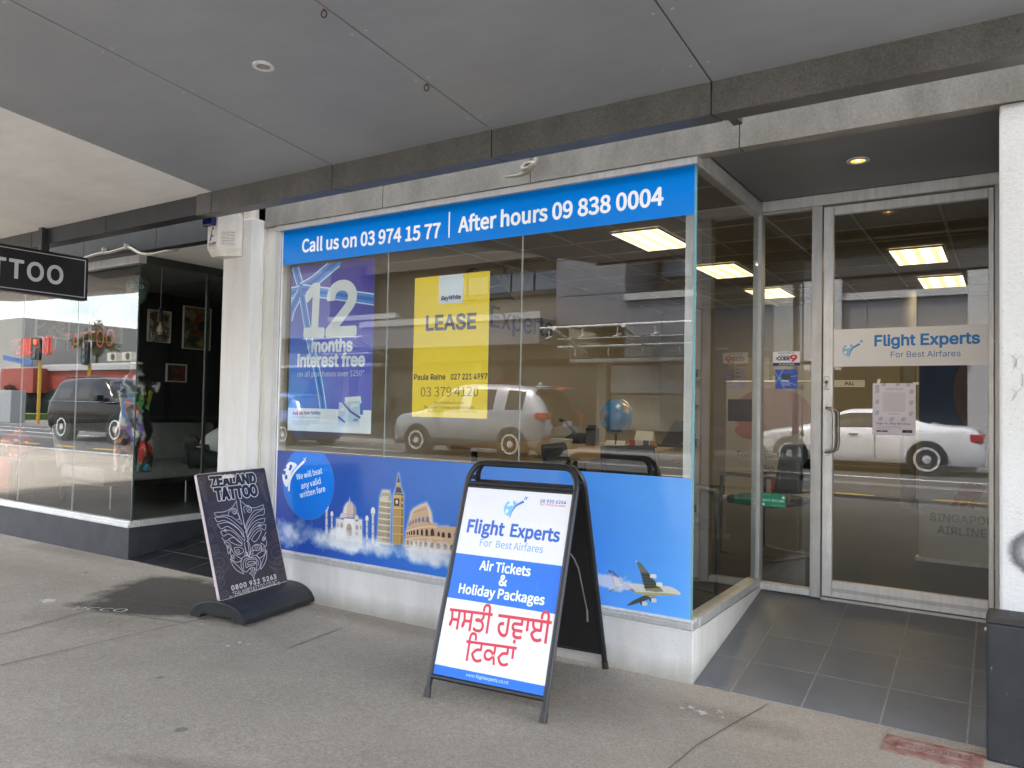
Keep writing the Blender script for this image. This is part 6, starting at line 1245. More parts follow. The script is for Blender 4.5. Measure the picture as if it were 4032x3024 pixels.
mask = [[(430, 405), (385, 470), (310, 508), (218, 518), (245, 552), (310, 540), (350, 548)], [(430, 405), (440, 500), (462, 570), (480, 625), (430, 590), (380, 555), (345, 545)], [(345, 545), (360, 500), (400, 475), (430, 495), (415, 530), (395, 520)], [(420, 510), (448, 540), (455, 580), (435, 575)], [(218, 560), (245, 600), (310, 590), (390, 625), (455, 680), (490, 742), (488, 690), (420, 620), (330, 560), (258, 560), (218, 560)], [(245, 625), (280, 668), (340, 645), (410, 690), (460, 740), (502, 778), (492, 725), (430, 660), (350, 610), (280, 615), (245, 625)], [(272, 695), (300, 735), (345, 715), (400, 745), (450, 790), (480, 800), (440, 740), (380, 690), (320, 680), (272, 695)], [(283, 745), (310, 780), (350, 770)], [(348, 765), (395, 748), (450, 785), (478, 822), (430, 818), (375, 795), (348, 765)], [(303, 790), (330, 830), (345, 900), (370, 840), (350, 800), (303, 790)], [(465, 400), (478, 500), (500, 610), (520, 700), (535, 800), (545, 925), (520, 900), (505, 840)], [(465, 400), (510, 440), (560, 468), (620, 470), (690, 445), (680, 478), (640, 490), (600, 500), (555, 560), (520, 625), (506, 662), (490, 560), (465, 400)], [(510, 520), (500, 470), (540, 450), (575, 480), (560, 515), (530, 505)], [(700, 480), (692, 535), (630, 548), (570, 600), (528, 680), (514, 700), (540, 610), (600, 540), (660, 500), (700, 480)], [(705, 570), (690, 612), (630, 612), (570, 670), (530, 745), (535, 680), (590, 610), (650, 580), (705, 570)], [(712, 630), (700, 680), (655, 660), (600, 690), (560, 745), (540, 775), (545, 730), (600, 660), (660, 635), (712, 630)], [(570, 770), (600, 725), (650, 682), (668, 690), (640, 750), (600, 790), (570, 770)], [(712, 700), (690, 740), (672, 770), (690, 780), (708, 745)], [(715, 780), (712, 825), (680, 840)], [(500, 790), (505, 840), (525, 905), (548, 915), (560, 880), (545, 800), (520, 782)], [(585, 900), (560, 905), (556, 880), (585, 870), (578, 890)], [(500, 912), (510, 885), (530, 895), (520, 915), (500, 912)], [(372, 850), (365, 900), (385, 960), (430, 980), (470, 955), (440, 930), (400, 900), (372, 850)], [(400, 845), (440, 840), (480, 850), (490, 880), (450, 905), (415, 890), (400, 845)], [(570, 850), (600, 820), (640, 815), (660, 840), (640, 870), (600, 870), (570, 850)], [(660, 800), (695, 830), (700, 890), (670, 930), (640, 940), (620, 910), (660, 880), (665, 840), (660, 800)], [(362, 945), (385, 1010), (430, 1060), (490, 1087), (450, 1030), (400, 985), (362, 945)], [(716, 868), (712, 940), (690, 1000), (653, 1046), (665, 990), (690, 930), (716, 868)], [(468, 1030), (465, 970), (490, 930), (540, 920), (560, 935), (590, 915), (630, 930), (652, 975), (645, 1030), (610, 1062), (618, 1010), (600, 980)], [(490, 1040), (485, 985), (505, 950), (545, 940), (600, 938), (628, 970), (630, 1010)], [(510, 1000), (515, 965), (555, 952), (605, 955), (612, 985), (580, 1010), (540, 1018), (515, 1030), (510, 1000)], [(525, 1000), (540, 978), (580, 972), (600, 982), (570, 995), (540, 1005), (525, 1000)], [(468, 1030), (490, 1060), (520, 1070), (540, 1045), (580, 1030), (610, 1062)], [(556, 1035), (562, 1075), (545, 1085), (570, 1100), (585, 1136), (592, 1100), (606, 1078), (590, 1070), (598, 1030)], [(575, 1040), (580, 1100)]]
for l in mask: p.stroke([q(*k) for k in l], .0044, LN, .9)
for (u, v, r, tn, d) in ((405, 500, 26, 1.5, 1), (545, 485, 28, 1.5, -1), (440, 880, 30, 1.6, 1), (620, 845, 28, 1.6, -1), (345, 832, 18, 1.6, 1), (690, 760, 18, 1.6, -1), (390, 925, 20, 1.6, 1), (680, 870, 20, 1.5, -1), (650, 640, 18, 1.4, -1), (320, 680, 16, 1.4, 1)): W2(spiral(u, v, r, tn, d, .6), .004, LN, .9)
p.text('ZEALAND', q(192, 282), q(622, 238), (18, 16, 22), 'inter', bold=.09, height=.074, outline=(.0065, LN)); p.text('TATTOO', q(238, 400), q(636, 353), (18, 16, 22), 'inter', bold=.09, height=.082, outline=(.0065, LN))
p.text('0800 932 5263', q(372, 1243), q(806, 1136), LN, 'inter', bold=.05, spacing=1.15); p.text('ZEALANDTATTOO.CO.NZ', q(380, 1300), q(815, 1187), LN, 'inter', bold=.0, height=.032)
p.rect(0, 0, .6, .004, LN); p.rect(0, .896, .6, .9, LN, .8); p.rect(0, 0, .004, .9, LN, .8); p.rect(.596, 0, .6, .9, LN, .8)
M_TB = p.material('tattoo_board_print', .3, spec=.5)
BB = Vector((-2.945, -.39, 0)); ts = T('pavement_sign', 'tilted black tattoo board with white mask line art on rubber base', 'sign', (-2.955, -.395, 0), 0)
# board: stands along y, faces +x, swings back at the top
bl = Vector((-2.912, -.725, .115)); br_ = Vector((-3.018, -.075, .118)); ax = (br_-bl).normalized(); W0 = (br_-bl).length
tl = Vector((-3.146, -.77, .926)); up = (tl-bl).normalized(); nv_ = ax.cross(up).normalized(); up = nv_.cross(ax).normalized(); Hh = .85
def bp(u, v, off=0.0): return bl+ax*u+up*v+nv_*off-Vector((-2.955, -.395, 0))
def rrect(w, h, r, n=5):
    o_ = []
    for cx, cy_, a0 in ((w-r, r, -90), (w-r, h-r, 0), (r, h-r, 90), (r, r, 180)): o_ += [(cx+r*math.cos(rad(a0+90*k/n)), cy_+r*math.sin(rad(a0+90*k/n))) for k in range(n+1)]
    return o_
def board(off0, off1, nm, mat, hole=True):
    bm = bmesh.new(); ou = rrect(W0, Hh, .02)
    hole_ = [(W0*.43+x-.06, Hh-.05+y) for x, y in rrect(.12, .026, .0125, 4)]
    vo_ = [bm.verts.new(bp(u, v, off1)) for u, v in ou]; vh = [bm.verts.new(bp(u, v, off1)) for u, v in hole_]; eds = []
    for L_ in (vo_, vh): eds += [bm.edges.new((L_[i], L_[(i+1) % len(L_)])) for i in range(len(L_))]
    fc = bmesh.ops.triangle_fill(bm, edges=eds, use_beauty=True)['geom']; uvl = bm.loops.layers.uv.new('UVMap'); bm.faces.ensure_lookup_table()
    fs0 = [f_ for f_ in bm.faces]
    r_ = bmesh.ops.extrude_face_region(bm, geom=fs0); bmesh.ops.translate(bm, vec=nv_*(off0-off1), verts=[g for g in r_['geom'] if isinstance(g, bmesh.types.BMVert)])
    bmesh.ops.recalc_face_normals(bm, faces=bm.faces); base_ = bp(0, 0, 0)
    for f_ in bm.faces:
        f_.material_index = 0 if f_.normal.dot(nv_) > .9 or f_.normal.dot(nv_) < -.9 else 1
        for lp_ in f_.loops: d_ = lp_.vert.co-base_; vv = d_.dot(nv_.cross(ax)); uu = d_.dot(ax)-vv*(up.dot(ax)/up.dot(nv_.cross(ax))); lp_[uvl].uv = (uu/W0, vv/up.dot(nv_.cross(ax))/Hh)
    me = bpy.data.meshes.new(nm); bm.to_mesh(me); bm.free(); me.materials.append(mat); me.materials.append(simple('board_edge', (.6, .5, .5), .4)); o_ = bpy.data.objects.new(nm, me); COL.objects.link(o_); o_.parent = ts; return o_
board(.004, .010, 'front_board', M_TB); board(-.010, -.004, 'rear_board', M_TB); board(-.0035, .0035, 'core', simple('board_core', (.03, .028, .032), .5))
m_ = MB(); pr_f = []
for k in range(15):
    a = math.pi*k/14; pr_f.append((.225*math.cos(a), .025+.095*math.sin(a)))
pr_f = [(.235, 0), (.235, .03)]+pr_f[1:-1]+[(-.235, .03), (-.235, 0), (-.15, 0), (-.13, .03), (.13, .03), (.15, 0)]
ba = Vector((-2.905, -.745, 0))-Vector((-2.955, -.395, 0)); bb_ = Vector((-3.01, -.035, 0))-Vector((-2.955, -.395, 0)); dv = (bb_-ba).normalized(); pv = Vector((dv.y, -dv.x, 0))
m_.prism(pr_f, lambda u, v: tuple(ba+pv*u+Vector((0, 0, v))), lambda u, v: tuple(bb_+pv*u+Vector((0, 0, v)))); O('rubber_base', m_, simple('recycled_rubber', (.016, .018, .019), .45, var=.35, scale=9, bump=.12, bscale=50), ts, local=True, bevel=.004)
for s_ in (.12, .58): P_ = ba+dv*s_; O('spring_mount', MB().cyl(tuple(P_+Vector((0, 0, .1))), tuple(P_+Vector((0, 0, .135))), .012, n=10), M_STEEL, ts, local=True)
# ------------------------------------------------------------------ travel shop interior
M_CARP = simple('charcoal_carpet', (.035, .036, .036), .95, var=.35, scale=60, bump=.4, bscale=300); M_CEILT = simple('ceiling_tile', (.26, .24, .20), .85, var=.06, scale=8, bump=.1, bscale=150); M_TBAR = simple('ceiling_bar', (.46, .44, .40), .6)
M_INW = simple('inner_wall', (.30, .265, .215), .75)
rm = T('office_room', 'beige travel office interior behind the shop window', 'room', (-.5, 4, .25))
O('floor', MB().box(-3.42, 3.2, 1.33, 8.2, .0, .25), M_CARP, rm); O('floor', MB().box(-3.42, -.0605, .12, 1.3299, .0, .25), M_CARP, rm)
O('back_wall', MB().box(-3.42, 3.2, 8.0, 8.2, .25, 3.1), M_INW, rm); O('side_wall', MB().box(3.0, 3.2, 1.46, 8, .25, 3.1), M_INW, rm); O('front_return', MB().box(1.38, 3.2, 1.456, 1.5, .25, 3.1), M_INW, rm)
O('bulkhead', MB().box(-3.42, -.045, .064, .13, 2.78, 3.08), M_INW, rm); O('bulkhead', MB().box(-.04, 1.375, 1.335, 1.40, 2.83, 3.08), M_INW, rm); O('bulkhead', MB().box(-.0395, .0, .135, 1.33, 2.83, 3.08), M_INW, rm)
ZC = 3.02
TR = [(-1.62, 2.34), (-1.52, 4.22), (.43, 4.26), (.52, 6.06), (-1.5, 6.1)]
ce = T('office_ceiling', 'suspended tile ceiling of the travel office', 'ceiling', (0, 4, ZC))
tile_me = None
for xa in np.arange(-3.36, 3.0, .62):
    for ya in np.arange(.16, 7.9, .62):
        if xa > -.7 and ya < 1.36: continue
        if tile_me is None:
            to = O('ceiling_tile', MB().box(0, .60, 0, .60, 0, .012), M_CEILT, ce, local=True); tile_me = to.data
        else:
            to = bpy.data.objects.new('ceiling_tile', tile_me); COL.objects.link(to); to.parent = ce
        to.location = (xa, ya-4, .008)
m_ = MB()
for xa in np.arange(-3.37, 3.0, .62): m_.box(xa-.012, xa+.012, .16 if xa < -.1 else 1.41, 7.98, ZC, ZC+.02)
for ya in np.arange(.15, 7.9, .62): m_.box(-3.4, -.05 if ya < 1.4 else 2.98, ya-.012, ya+.012, ZC+.001, ZC+.019)
O('grid_bar', m_, M_TBAR, ce)
O('deck', MB().box(-3.42, 3.0, 1.41, 8, ZC+.03, ZC+.05).box(-3.42, -.05, .14, 1.41, ZC+.03, ZC+.05), M_SEAM, ce)
t = NT('troffer_glow'); c = t.coord('Object'); sx = t.n.new('ShaderNodeSeparateXYZ'); t.link(c, sx.inputs[0]); wv = t.math('ABSOLUTE', t.math('SINE', t.math('MULTIPLY', sx.outputs[0], 20.5)))
em = t.n.new('ShaderNodeEmission'); t.link(t.ramp(wv, .1, .95, (1.0, .68, .28), (1.0, .84, .50)), em.inputs[0]); t.link(t.math('ADD', t.math('MULTIPLY', wv, .16), .20), em.inputs[1]); t.link(em.outputs[0], t.out.inputs['Surface']); M_TROF = t.mat
for k, (xa, ya) in enumerate(TR):
    tr_ = T('ceiling_light', ('lit fluorescent ceiling panel nearest the shop window corner', 'lit fluorescent ceiling panel second from the window corner', 'lit fluorescent ceiling panel seen high through the glass door', 'lit fluorescent ceiling panel lower in the glass door, farther back', 'lit fluorescent ceiling panel at the far back left of the office')[k], 'ceiling light', (xa+.23, ya+.43, ZC-.012), group='fluorescent panels in the office ceiling')
    O('diffuser', MB().box(-.225, .225, -.43, .43, -.002, .006), M_TROF, tr_, local=True); O('rim', MB().box(-.24, -.226, -.445, .445, -.004, .011).box(.226, .24, -.445, .445, -.004, .011).box(-.226, .226, -.445, -.431, -.004, .011).box(-.226, .226, .431, .445, -.004, .011), M_TBAR, tr_, local=True)
    L = bpy.data.lights.new('panel_lamp', 'AREA'); L.shape = 'RECTANGLE'; L.size = .44; L.size_y = .84; L.energy = 1.6; L.color = (1, .76, .42); lo = bpy.data.objects.new('lamp', L); COL.objects.link(lo); lo.parent = tr_; lo.location = (0, 0, -.02)
# raised shop name on the side wall
nm = T('wall_lettering', 'large blue shop name letters on the office side wall', 'lettering', (-3.41, 3, 2.3)); M_LET = simple('blue_letters', (.02, .07, .16), .5)
def wall_word(body, ya, yb, z, h):
    co, tri = glyphs(body, 'inter'); a = co[:, 0].min(); s_ = (yb-ya)/(co[:, 0].max()-a); sv = h/capheight('inter'); m_ = MB()
    for d in (0, .004, -.004): m_.add([(-3.414+abs(d)*.2, ya+(p_[0]-a)*s_+d*2, z+p_[1]*sv+d) for p_ in co], [tuple(t_) for t_ in tri])
    return O('word', m_, M_LET, nm)
wall_word('Flight', 1.75, 2.72, 2.30, .24); wall_word('Experts', 3.05, 4.42, 2.31, .235)
m_ = MB(); sp_ = spline(np.array([(2.60, 2.25), (2.68, 2.55), (2.86, 2.74), (3.16, 2.86)])); n_ = len(sp_)
for w0, w1 in ((-.06, .05), (.06, .2)):
    a = [(-3.413, y_, z_) for y_, z_ in sp_]; 
    for i in range(n_-1):
        f0, f1 = i/n_, (i+1)/n_; m_.add([(-3.413, sp_[i][0]+w0*f0*2, sp_[i][1]-w0*f0), (-3.413, sp_[i+1][0]+w0*f1*2, sp_[i+1][1]-w0*f1), (-3.413, sp_[i+1][0]+w1*f1*2, sp_[i+1][1]-w1*f1), (-3.413, sp_[i][0]+w1*f0*2, sp_[i][1]-w1*f0)], [(0, 1, 2, 3)])
m_.add([(-3.4132, 2.72+.19*math.cos(a), 2.72+.19*math.sin(a)) for a in np.linspace(.7, 4.2, 16)], [tuple(range(16))]); m_.add([(-3.413, 3.30+x*.1, 3.0-.05+y*.1) for x, y in ((-.8, -.8), (0, -.2), (1, -.5), (.4, .2), (.9, 1), (.2, .6), (-.6, .9), (-.2, .2))], [tuple(range(8))])
O('globe_emblem', m_, simple('navy_emblem', (.006, .016, .05), .4), nm)
# desk
M_BEECH = simple('beech_veneer', (.36, .25, .13), .4, var=.15, scale=3); M_BLACKF = simple('black_fabric', (.012, .012, .013), .85, var=.2, scale=40)
dk = T('desk', 'beech veneer desk with curved front behind the window', 'desk', (-1.9, 2.4, .25)); ZD = 1.06
pts = spline(np.array([(-2.9, 1.7), (-1.9, 1.25), (-1.25, 1.02), (-1.08, 1.2), (-1.15, 2.0), (-1.45, 3.4), (-2.9, 3.55)]), False, 6)
m_ = MB(); m_.prism([tuple(a) for a in pts], lambda u, v: (u, v, ZD-.028), lambda u, v: (u, v, ZD)); O('top', m_, M_BEECH, dk)
O('modesty_panel', MB().box(-1.75, -1.73, 1.6, 3.2, .35, ZD-.03), M_BEECH, dk)
for x, y in ((-1.3, 1.25), (-2.7, 1.8), (-1.6, 3.25), (-2.75, 3.4)): O('leg', MB().cyl((x, y, .25), (x, y, ZD-.029), .03, n=14), M_BLK, dk)
# globe
gl_ = T('globe', 'blue desk globe in a clear meridian ring', 'globe', (-1.89, 3.09, ZD)); t = NT('globe_map'); c = t.coord('Object'); n1 = t.noise(6.5, 5, .6, c); land = t.ramp(n1, .56, .58); lc = t.ramp(t.noise(14, 4, .6, c), .4, .6, (.16, .22, .05), (.45, .24, .08)); t.bsdf(t.mix(land, (.01, .17, .48), lc), .25, 0, .5, .3)
prof = [(.165*math.sin(a)+.0005, -.165*math.cos(a)) for a in np.linspace(0, math.pi, 20)]; O('sphere', MB().lathe(prof, (0, 0, .29), 36), t.mat, gl_, local=True, smooth='all'); m_ = MB(); m_.tube([(.178*math.cos(a), 0, .29+.178*math.sin(a)) for a in np.linspace(.35, 5.2, 28)], .006, 6); O('meridian_ring', m_, M_STEEL, gl_, local=True, smooth=True); O('stand', MB().cyl((0, 0, .0), (0, 0, .02), .08, n=20).cyl((0, 0, .02), (0, 0, .115), .012), M_BLK, gl_, local=True)
# things on the desk
o = T('desk_phone', 'black desk phone with raised handset', 'phone', (-2.35, 3.1, ZD)); O('base', MB().hexa([(-2.45, 3.0, ZD), (-2.25, 3.0, ZD), (-2.25, 3.2, ZD), (-2.45, 3.2, ZD), (-2.45, 3.0, ZD+.04), (-2.25, 3.0, ZD+.04), (-2.25, 3.2, ZD+.11), (-2.45, 3.2, ZD+.11)]), M_BLK, o, bevel=.008); O('handset', MB().tube([(-2.52, 3.05, ZD+.24), (-2.46, 3.08, ZD+.22), (-2.36, 3.12, ZD+.10)], .018, 8), M_BLK, o, smooth=True)
o = T('brochure_holder', 'black upright brochure holder beside the globe', 'holder', (-2.02, 2.85, ZD)); O('box', MB().box(-2.08, -1.97, 2.8, 2.88, ZD, ZD+.17), M_BLK, o, bevel=.003); O('leaflet', MB().box(-2.07, -1.98, 2.82, 2.86, ZD+.01, ZD+.2), simple('leaflet_cover', (.05, .07, .09), .4), o)
for k, x in enumerate((-1.80, -1.69)):
    o = T('card_holder', ('left', 'right')[k]+' one of two business card holders in front of the globe', 'card holder', (x, 2.78, ZD), group='business card holders'); O('tray', MB().box(x-.045, x+.045, 2.75, 2.80, ZD, ZD+.02), M_ALUL, o); O('card', MB().hexa([(x-.045, 2.76, ZD+.0205), (x+.045, 2.76, ZD+.0205), (x+.045, 2.78, ZD+.0205), (x-.045, 2.78, ZD+.0205), (x-.045, 2.78, ZD+.06), (x+.045, 2.78, ZD+.06), (x+.045, 2.79, ZD+.06), (x-.045, 2.79, ZD+.06)]), simple('white_card', (.7, .7, .66), .6), o)
o = T('desk_calendar', 'white tent calendar on the desk', 'calendar', (-1.62, 3.15, ZD)); O('front', MB().hexa([(-1.70, 3.08, ZD), (-1.5, 3.08, ZD), (-1.5, 3.083, ZD), (-1.7, 3.083, ZD), (-1.69, 3.14, ZD+.15), (-1.51, 3.14, ZD+.15), (-1.51, 3.143, ZD+.15), (-1.69, 3.143, ZD+.15)]), simple('white_card', (.7, .7, .66), .6), o); O('back', MB().hexa([(-1.70, 3.2, ZD), (-1.5, 3.2, ZD), (-1.5, 3.203, ZD), (-1.7, 3.203, ZD), (-1.69, 3.146, ZD+.15), (-1.51, 3.146, ZD+.15), (-1.51, 3.149, ZD+.15), (-1.69, 3.149, ZD+.15)]), simple('white_card', (.7, .7, .66), .6), o)
o = T('flag_stand', 'row of small printed flags in front of the calendar', 'flag stand', (-1.55, 2.95, ZD)); O('base', MB().box(-1.68, -1.40, 2.93, 2.96, ZD, ZD+.012), M_BLK, o)
for k, cl in enumerate(((.5, .06, .07), (.6, .6, .6), (.06, .08, .25), (.5, .2, .08))): O('flag', MB().box(-1.675+k*.07, -1.615+k*.07, 2.943, 2.947, ZD+.012, ZD+.065), simple('flag_%d' % k, cl, .6), o)
o = T('monitor', 'dark tilted computer screen at the right end of the desk', 'monitor', (-1.42, 3.2, ZD)); O('screen', MB().hexa([(-1.5, 3.3, ZD+.02), (-1.26, 3.2, ZD+.02), (-1.25, 3.22, ZD+.02), (-1.49, 3.32, ZD+.02), (-1.38, 3.36, ZD+.26), (-1.14, 3.26, ZD+.26), (-1.13, 3.28, ZD+.26), (-1.37, 3.38, ZD+.26)]), M_BLK, o, bevel=.004); O('foot', MB().box(-1.5, -1.28, 3.2, 3.34, ZD, ZD+.0195), M_BLK, o)
o = T('paper_stack', 'untidy stack of papers on the desk by the phone', 'papers', (-2.28, 2.65, ZD))
for k in range(7): O('sheet', MB().box(-2.36+rng.uniform(-.01, .01), -2.18+rng.uniform(-.01, .01), 2.58+rng.uniform(-.01, .01), 2.72, ZD+k*.009, ZD+k*.009+.006), simple('white_card', (.7, .7, .66), .6), o)
# chairs
def chair(x, y, rz_, label):
    c_ = T('visitor_chair', label, 'chair', (x, y, .25), rz_, group='black visitor chairs')
    O('seat', MB().box(-.25, .25, -.24, .24, .41, .48), M_BLACKF, c_, local=True, bevel=.03, seg=3, smooth=True); O('backrest', MB().hexa([(-.24, .22, .52), (.24, .22, .52), (.24, .27, .52), (-.24, .27, .52), (-.23, .30, .92), (.23, .30, .92), (.23, .34, .92), (-.23, .34, .92)]), M_BLACKF, c_, local=True, bevel=.03, seg=3, smooth=True)
    for s_ in (-1, 1):
        m_ = MB(); m_.tube(spline(np.array([(s_*.27, .24, .0), (s_*.27, -.22, .0), (s_*.27, -.27, .06), (s_*.27, -.26, .58), (s_*.27, -.22, .65), (s_*.27, .18, .66), (s_*.27, .28, .66)])), .016, 8); O('tube_frame', m_, M_BLK, c_, local=True, smooth=True)
    O('rear_bar', MB().cyl((-.27, .24, .0), (.27, .24, .0), .014), M_BLK, c_, local=True)
chair(-.52, .82, rad(62), 'black visitor chair against the window corner'); chair(-.25, 2.55, rad(-115), 'black visitor chair seen through the narrow side glass'); chair(-.98, .86, rad(100), 'black visitor chair behind the A-frame sign')
# printed banners in the office
def stand(x0, x1, y, z0, z1, p, label, nm_):
    s_ = T('banner_stand', label, 'banner', ((x0+x1)/2, y, z0)); O('print', MB().quad((x0, y, z0+.03), (x1, y, z0+.03), (x1, y, z1), (x0, y, z1)), p.material(nm_, .5), s_); O('base', MB().box(x0-.02, x1+.02, y-.05, y+.06, z0, z0+.03), M_ALUL, s_); O('top_bar', MB().cyl((x0, y+.004, z1), (x1, y+.004, z1), .012, n=8), M_ALUL, s_); O('pole', MB().cyl(((x0+x1)/2, y+.03, z0+.03), ((x0+x1)/2, y+.03, z1), .01, n=8), M_ALUL, s_)
p = Paint(0, 0, .62, 1.75, 260, (196, 190, 182)); p.rect(0, 1.0, .62, 1.75, (74, 92, 140)); p.ell((.4, 1.35), .16, .3, (150, 116, 120)); p.rect(0, .75, .62, 1.02, (150, 150, 170)); p.text('SINGAPORE', (.08, .30), (.56, .30), (70, 72, 80), 'inter', bold=.03); p.text('AIRLINES', (.13, .20), (.52, .20), (70, 72, 80), 'inter', bold=.03); [p.poly([(.22+k*.06, .42), (.26+k*.06, .42), (.36+k*.05, .60), (.30+k*.05, .62)], (170, 110, 70)) for k in range(3)]
stand(.80, 1.42, 3.1, .25, 2.0, p, 'tall airline roll-up banner behind the glass door', 'airline_banner_print')
p = Paint(0, 0, .95, 1.3, 260, (206, 200, 194)); p.ell((.5, .95), .42, .28, (190, 150, 150)); p.ell((.3, .75), .2, .1, (200, 130, 135)); p.rect(.02, .85, .3, 1.1, (40, 40, 48)); p.text('Tomorrow Dreams', (.12, .45), (.86, .45), (60, 56, 58), 'inter'); p.text('Big', (.4, .3), (.53, .3), (60, 56, 58), 'inter'); p.rect(.5, .02, .66, .22, (190, 30, 45))
stand(-1.25, -.30, 4.6, .45, 1.75, p, 'pale banner reading Tomorrow behind the narrow side glass', 'tomorrow_banner_print')
p = Paint(0, 0, 1.2, .9, 260, (150, 140, 118)); p.rect(.42, 0, .95, .9, (176, 166, 142)); [p.text(w_, (.44, .78-k*.06), (.44+.014*len(w_), .78-k*.06), (40, 34, 26)) for k, w_ in enumerate(('Amsterdam', 'Apia', 'Bali', 'Bangkok', 'Beijing', 'Colombo', 'Delhi', 'Dubai', 'Fiji', 'Hong Kong', 'Kuala Lumpur', 'London'))]; p.stroke([(1.02, .6), (1.1, .2), (1.18, .05)], .05, (190, 184, 168))
o = sheet('destination_board', -2.6, -1.4, 1.35, 2.25, 7.985, p.material('destination_print', .6), 'pinned board of destinations on the office back wall', 'poster')
o = T('column', 'round grey column with yellow band inside the office', 'column', (.35, 6.6, .25)); O('shaft', MB().cyl((.35, 6.9, .25), (.35, 6.9, 3.02), .09, n=24), simple('grey_column', (.16, .15, .14), .6), o, smooth=True); O('band', MB().cyl((.35, 6.9, 2.3), (.35, 6.9, 2.4), .095, n=24), simple('yellow_band', (.5, .35, .05), .5), o)
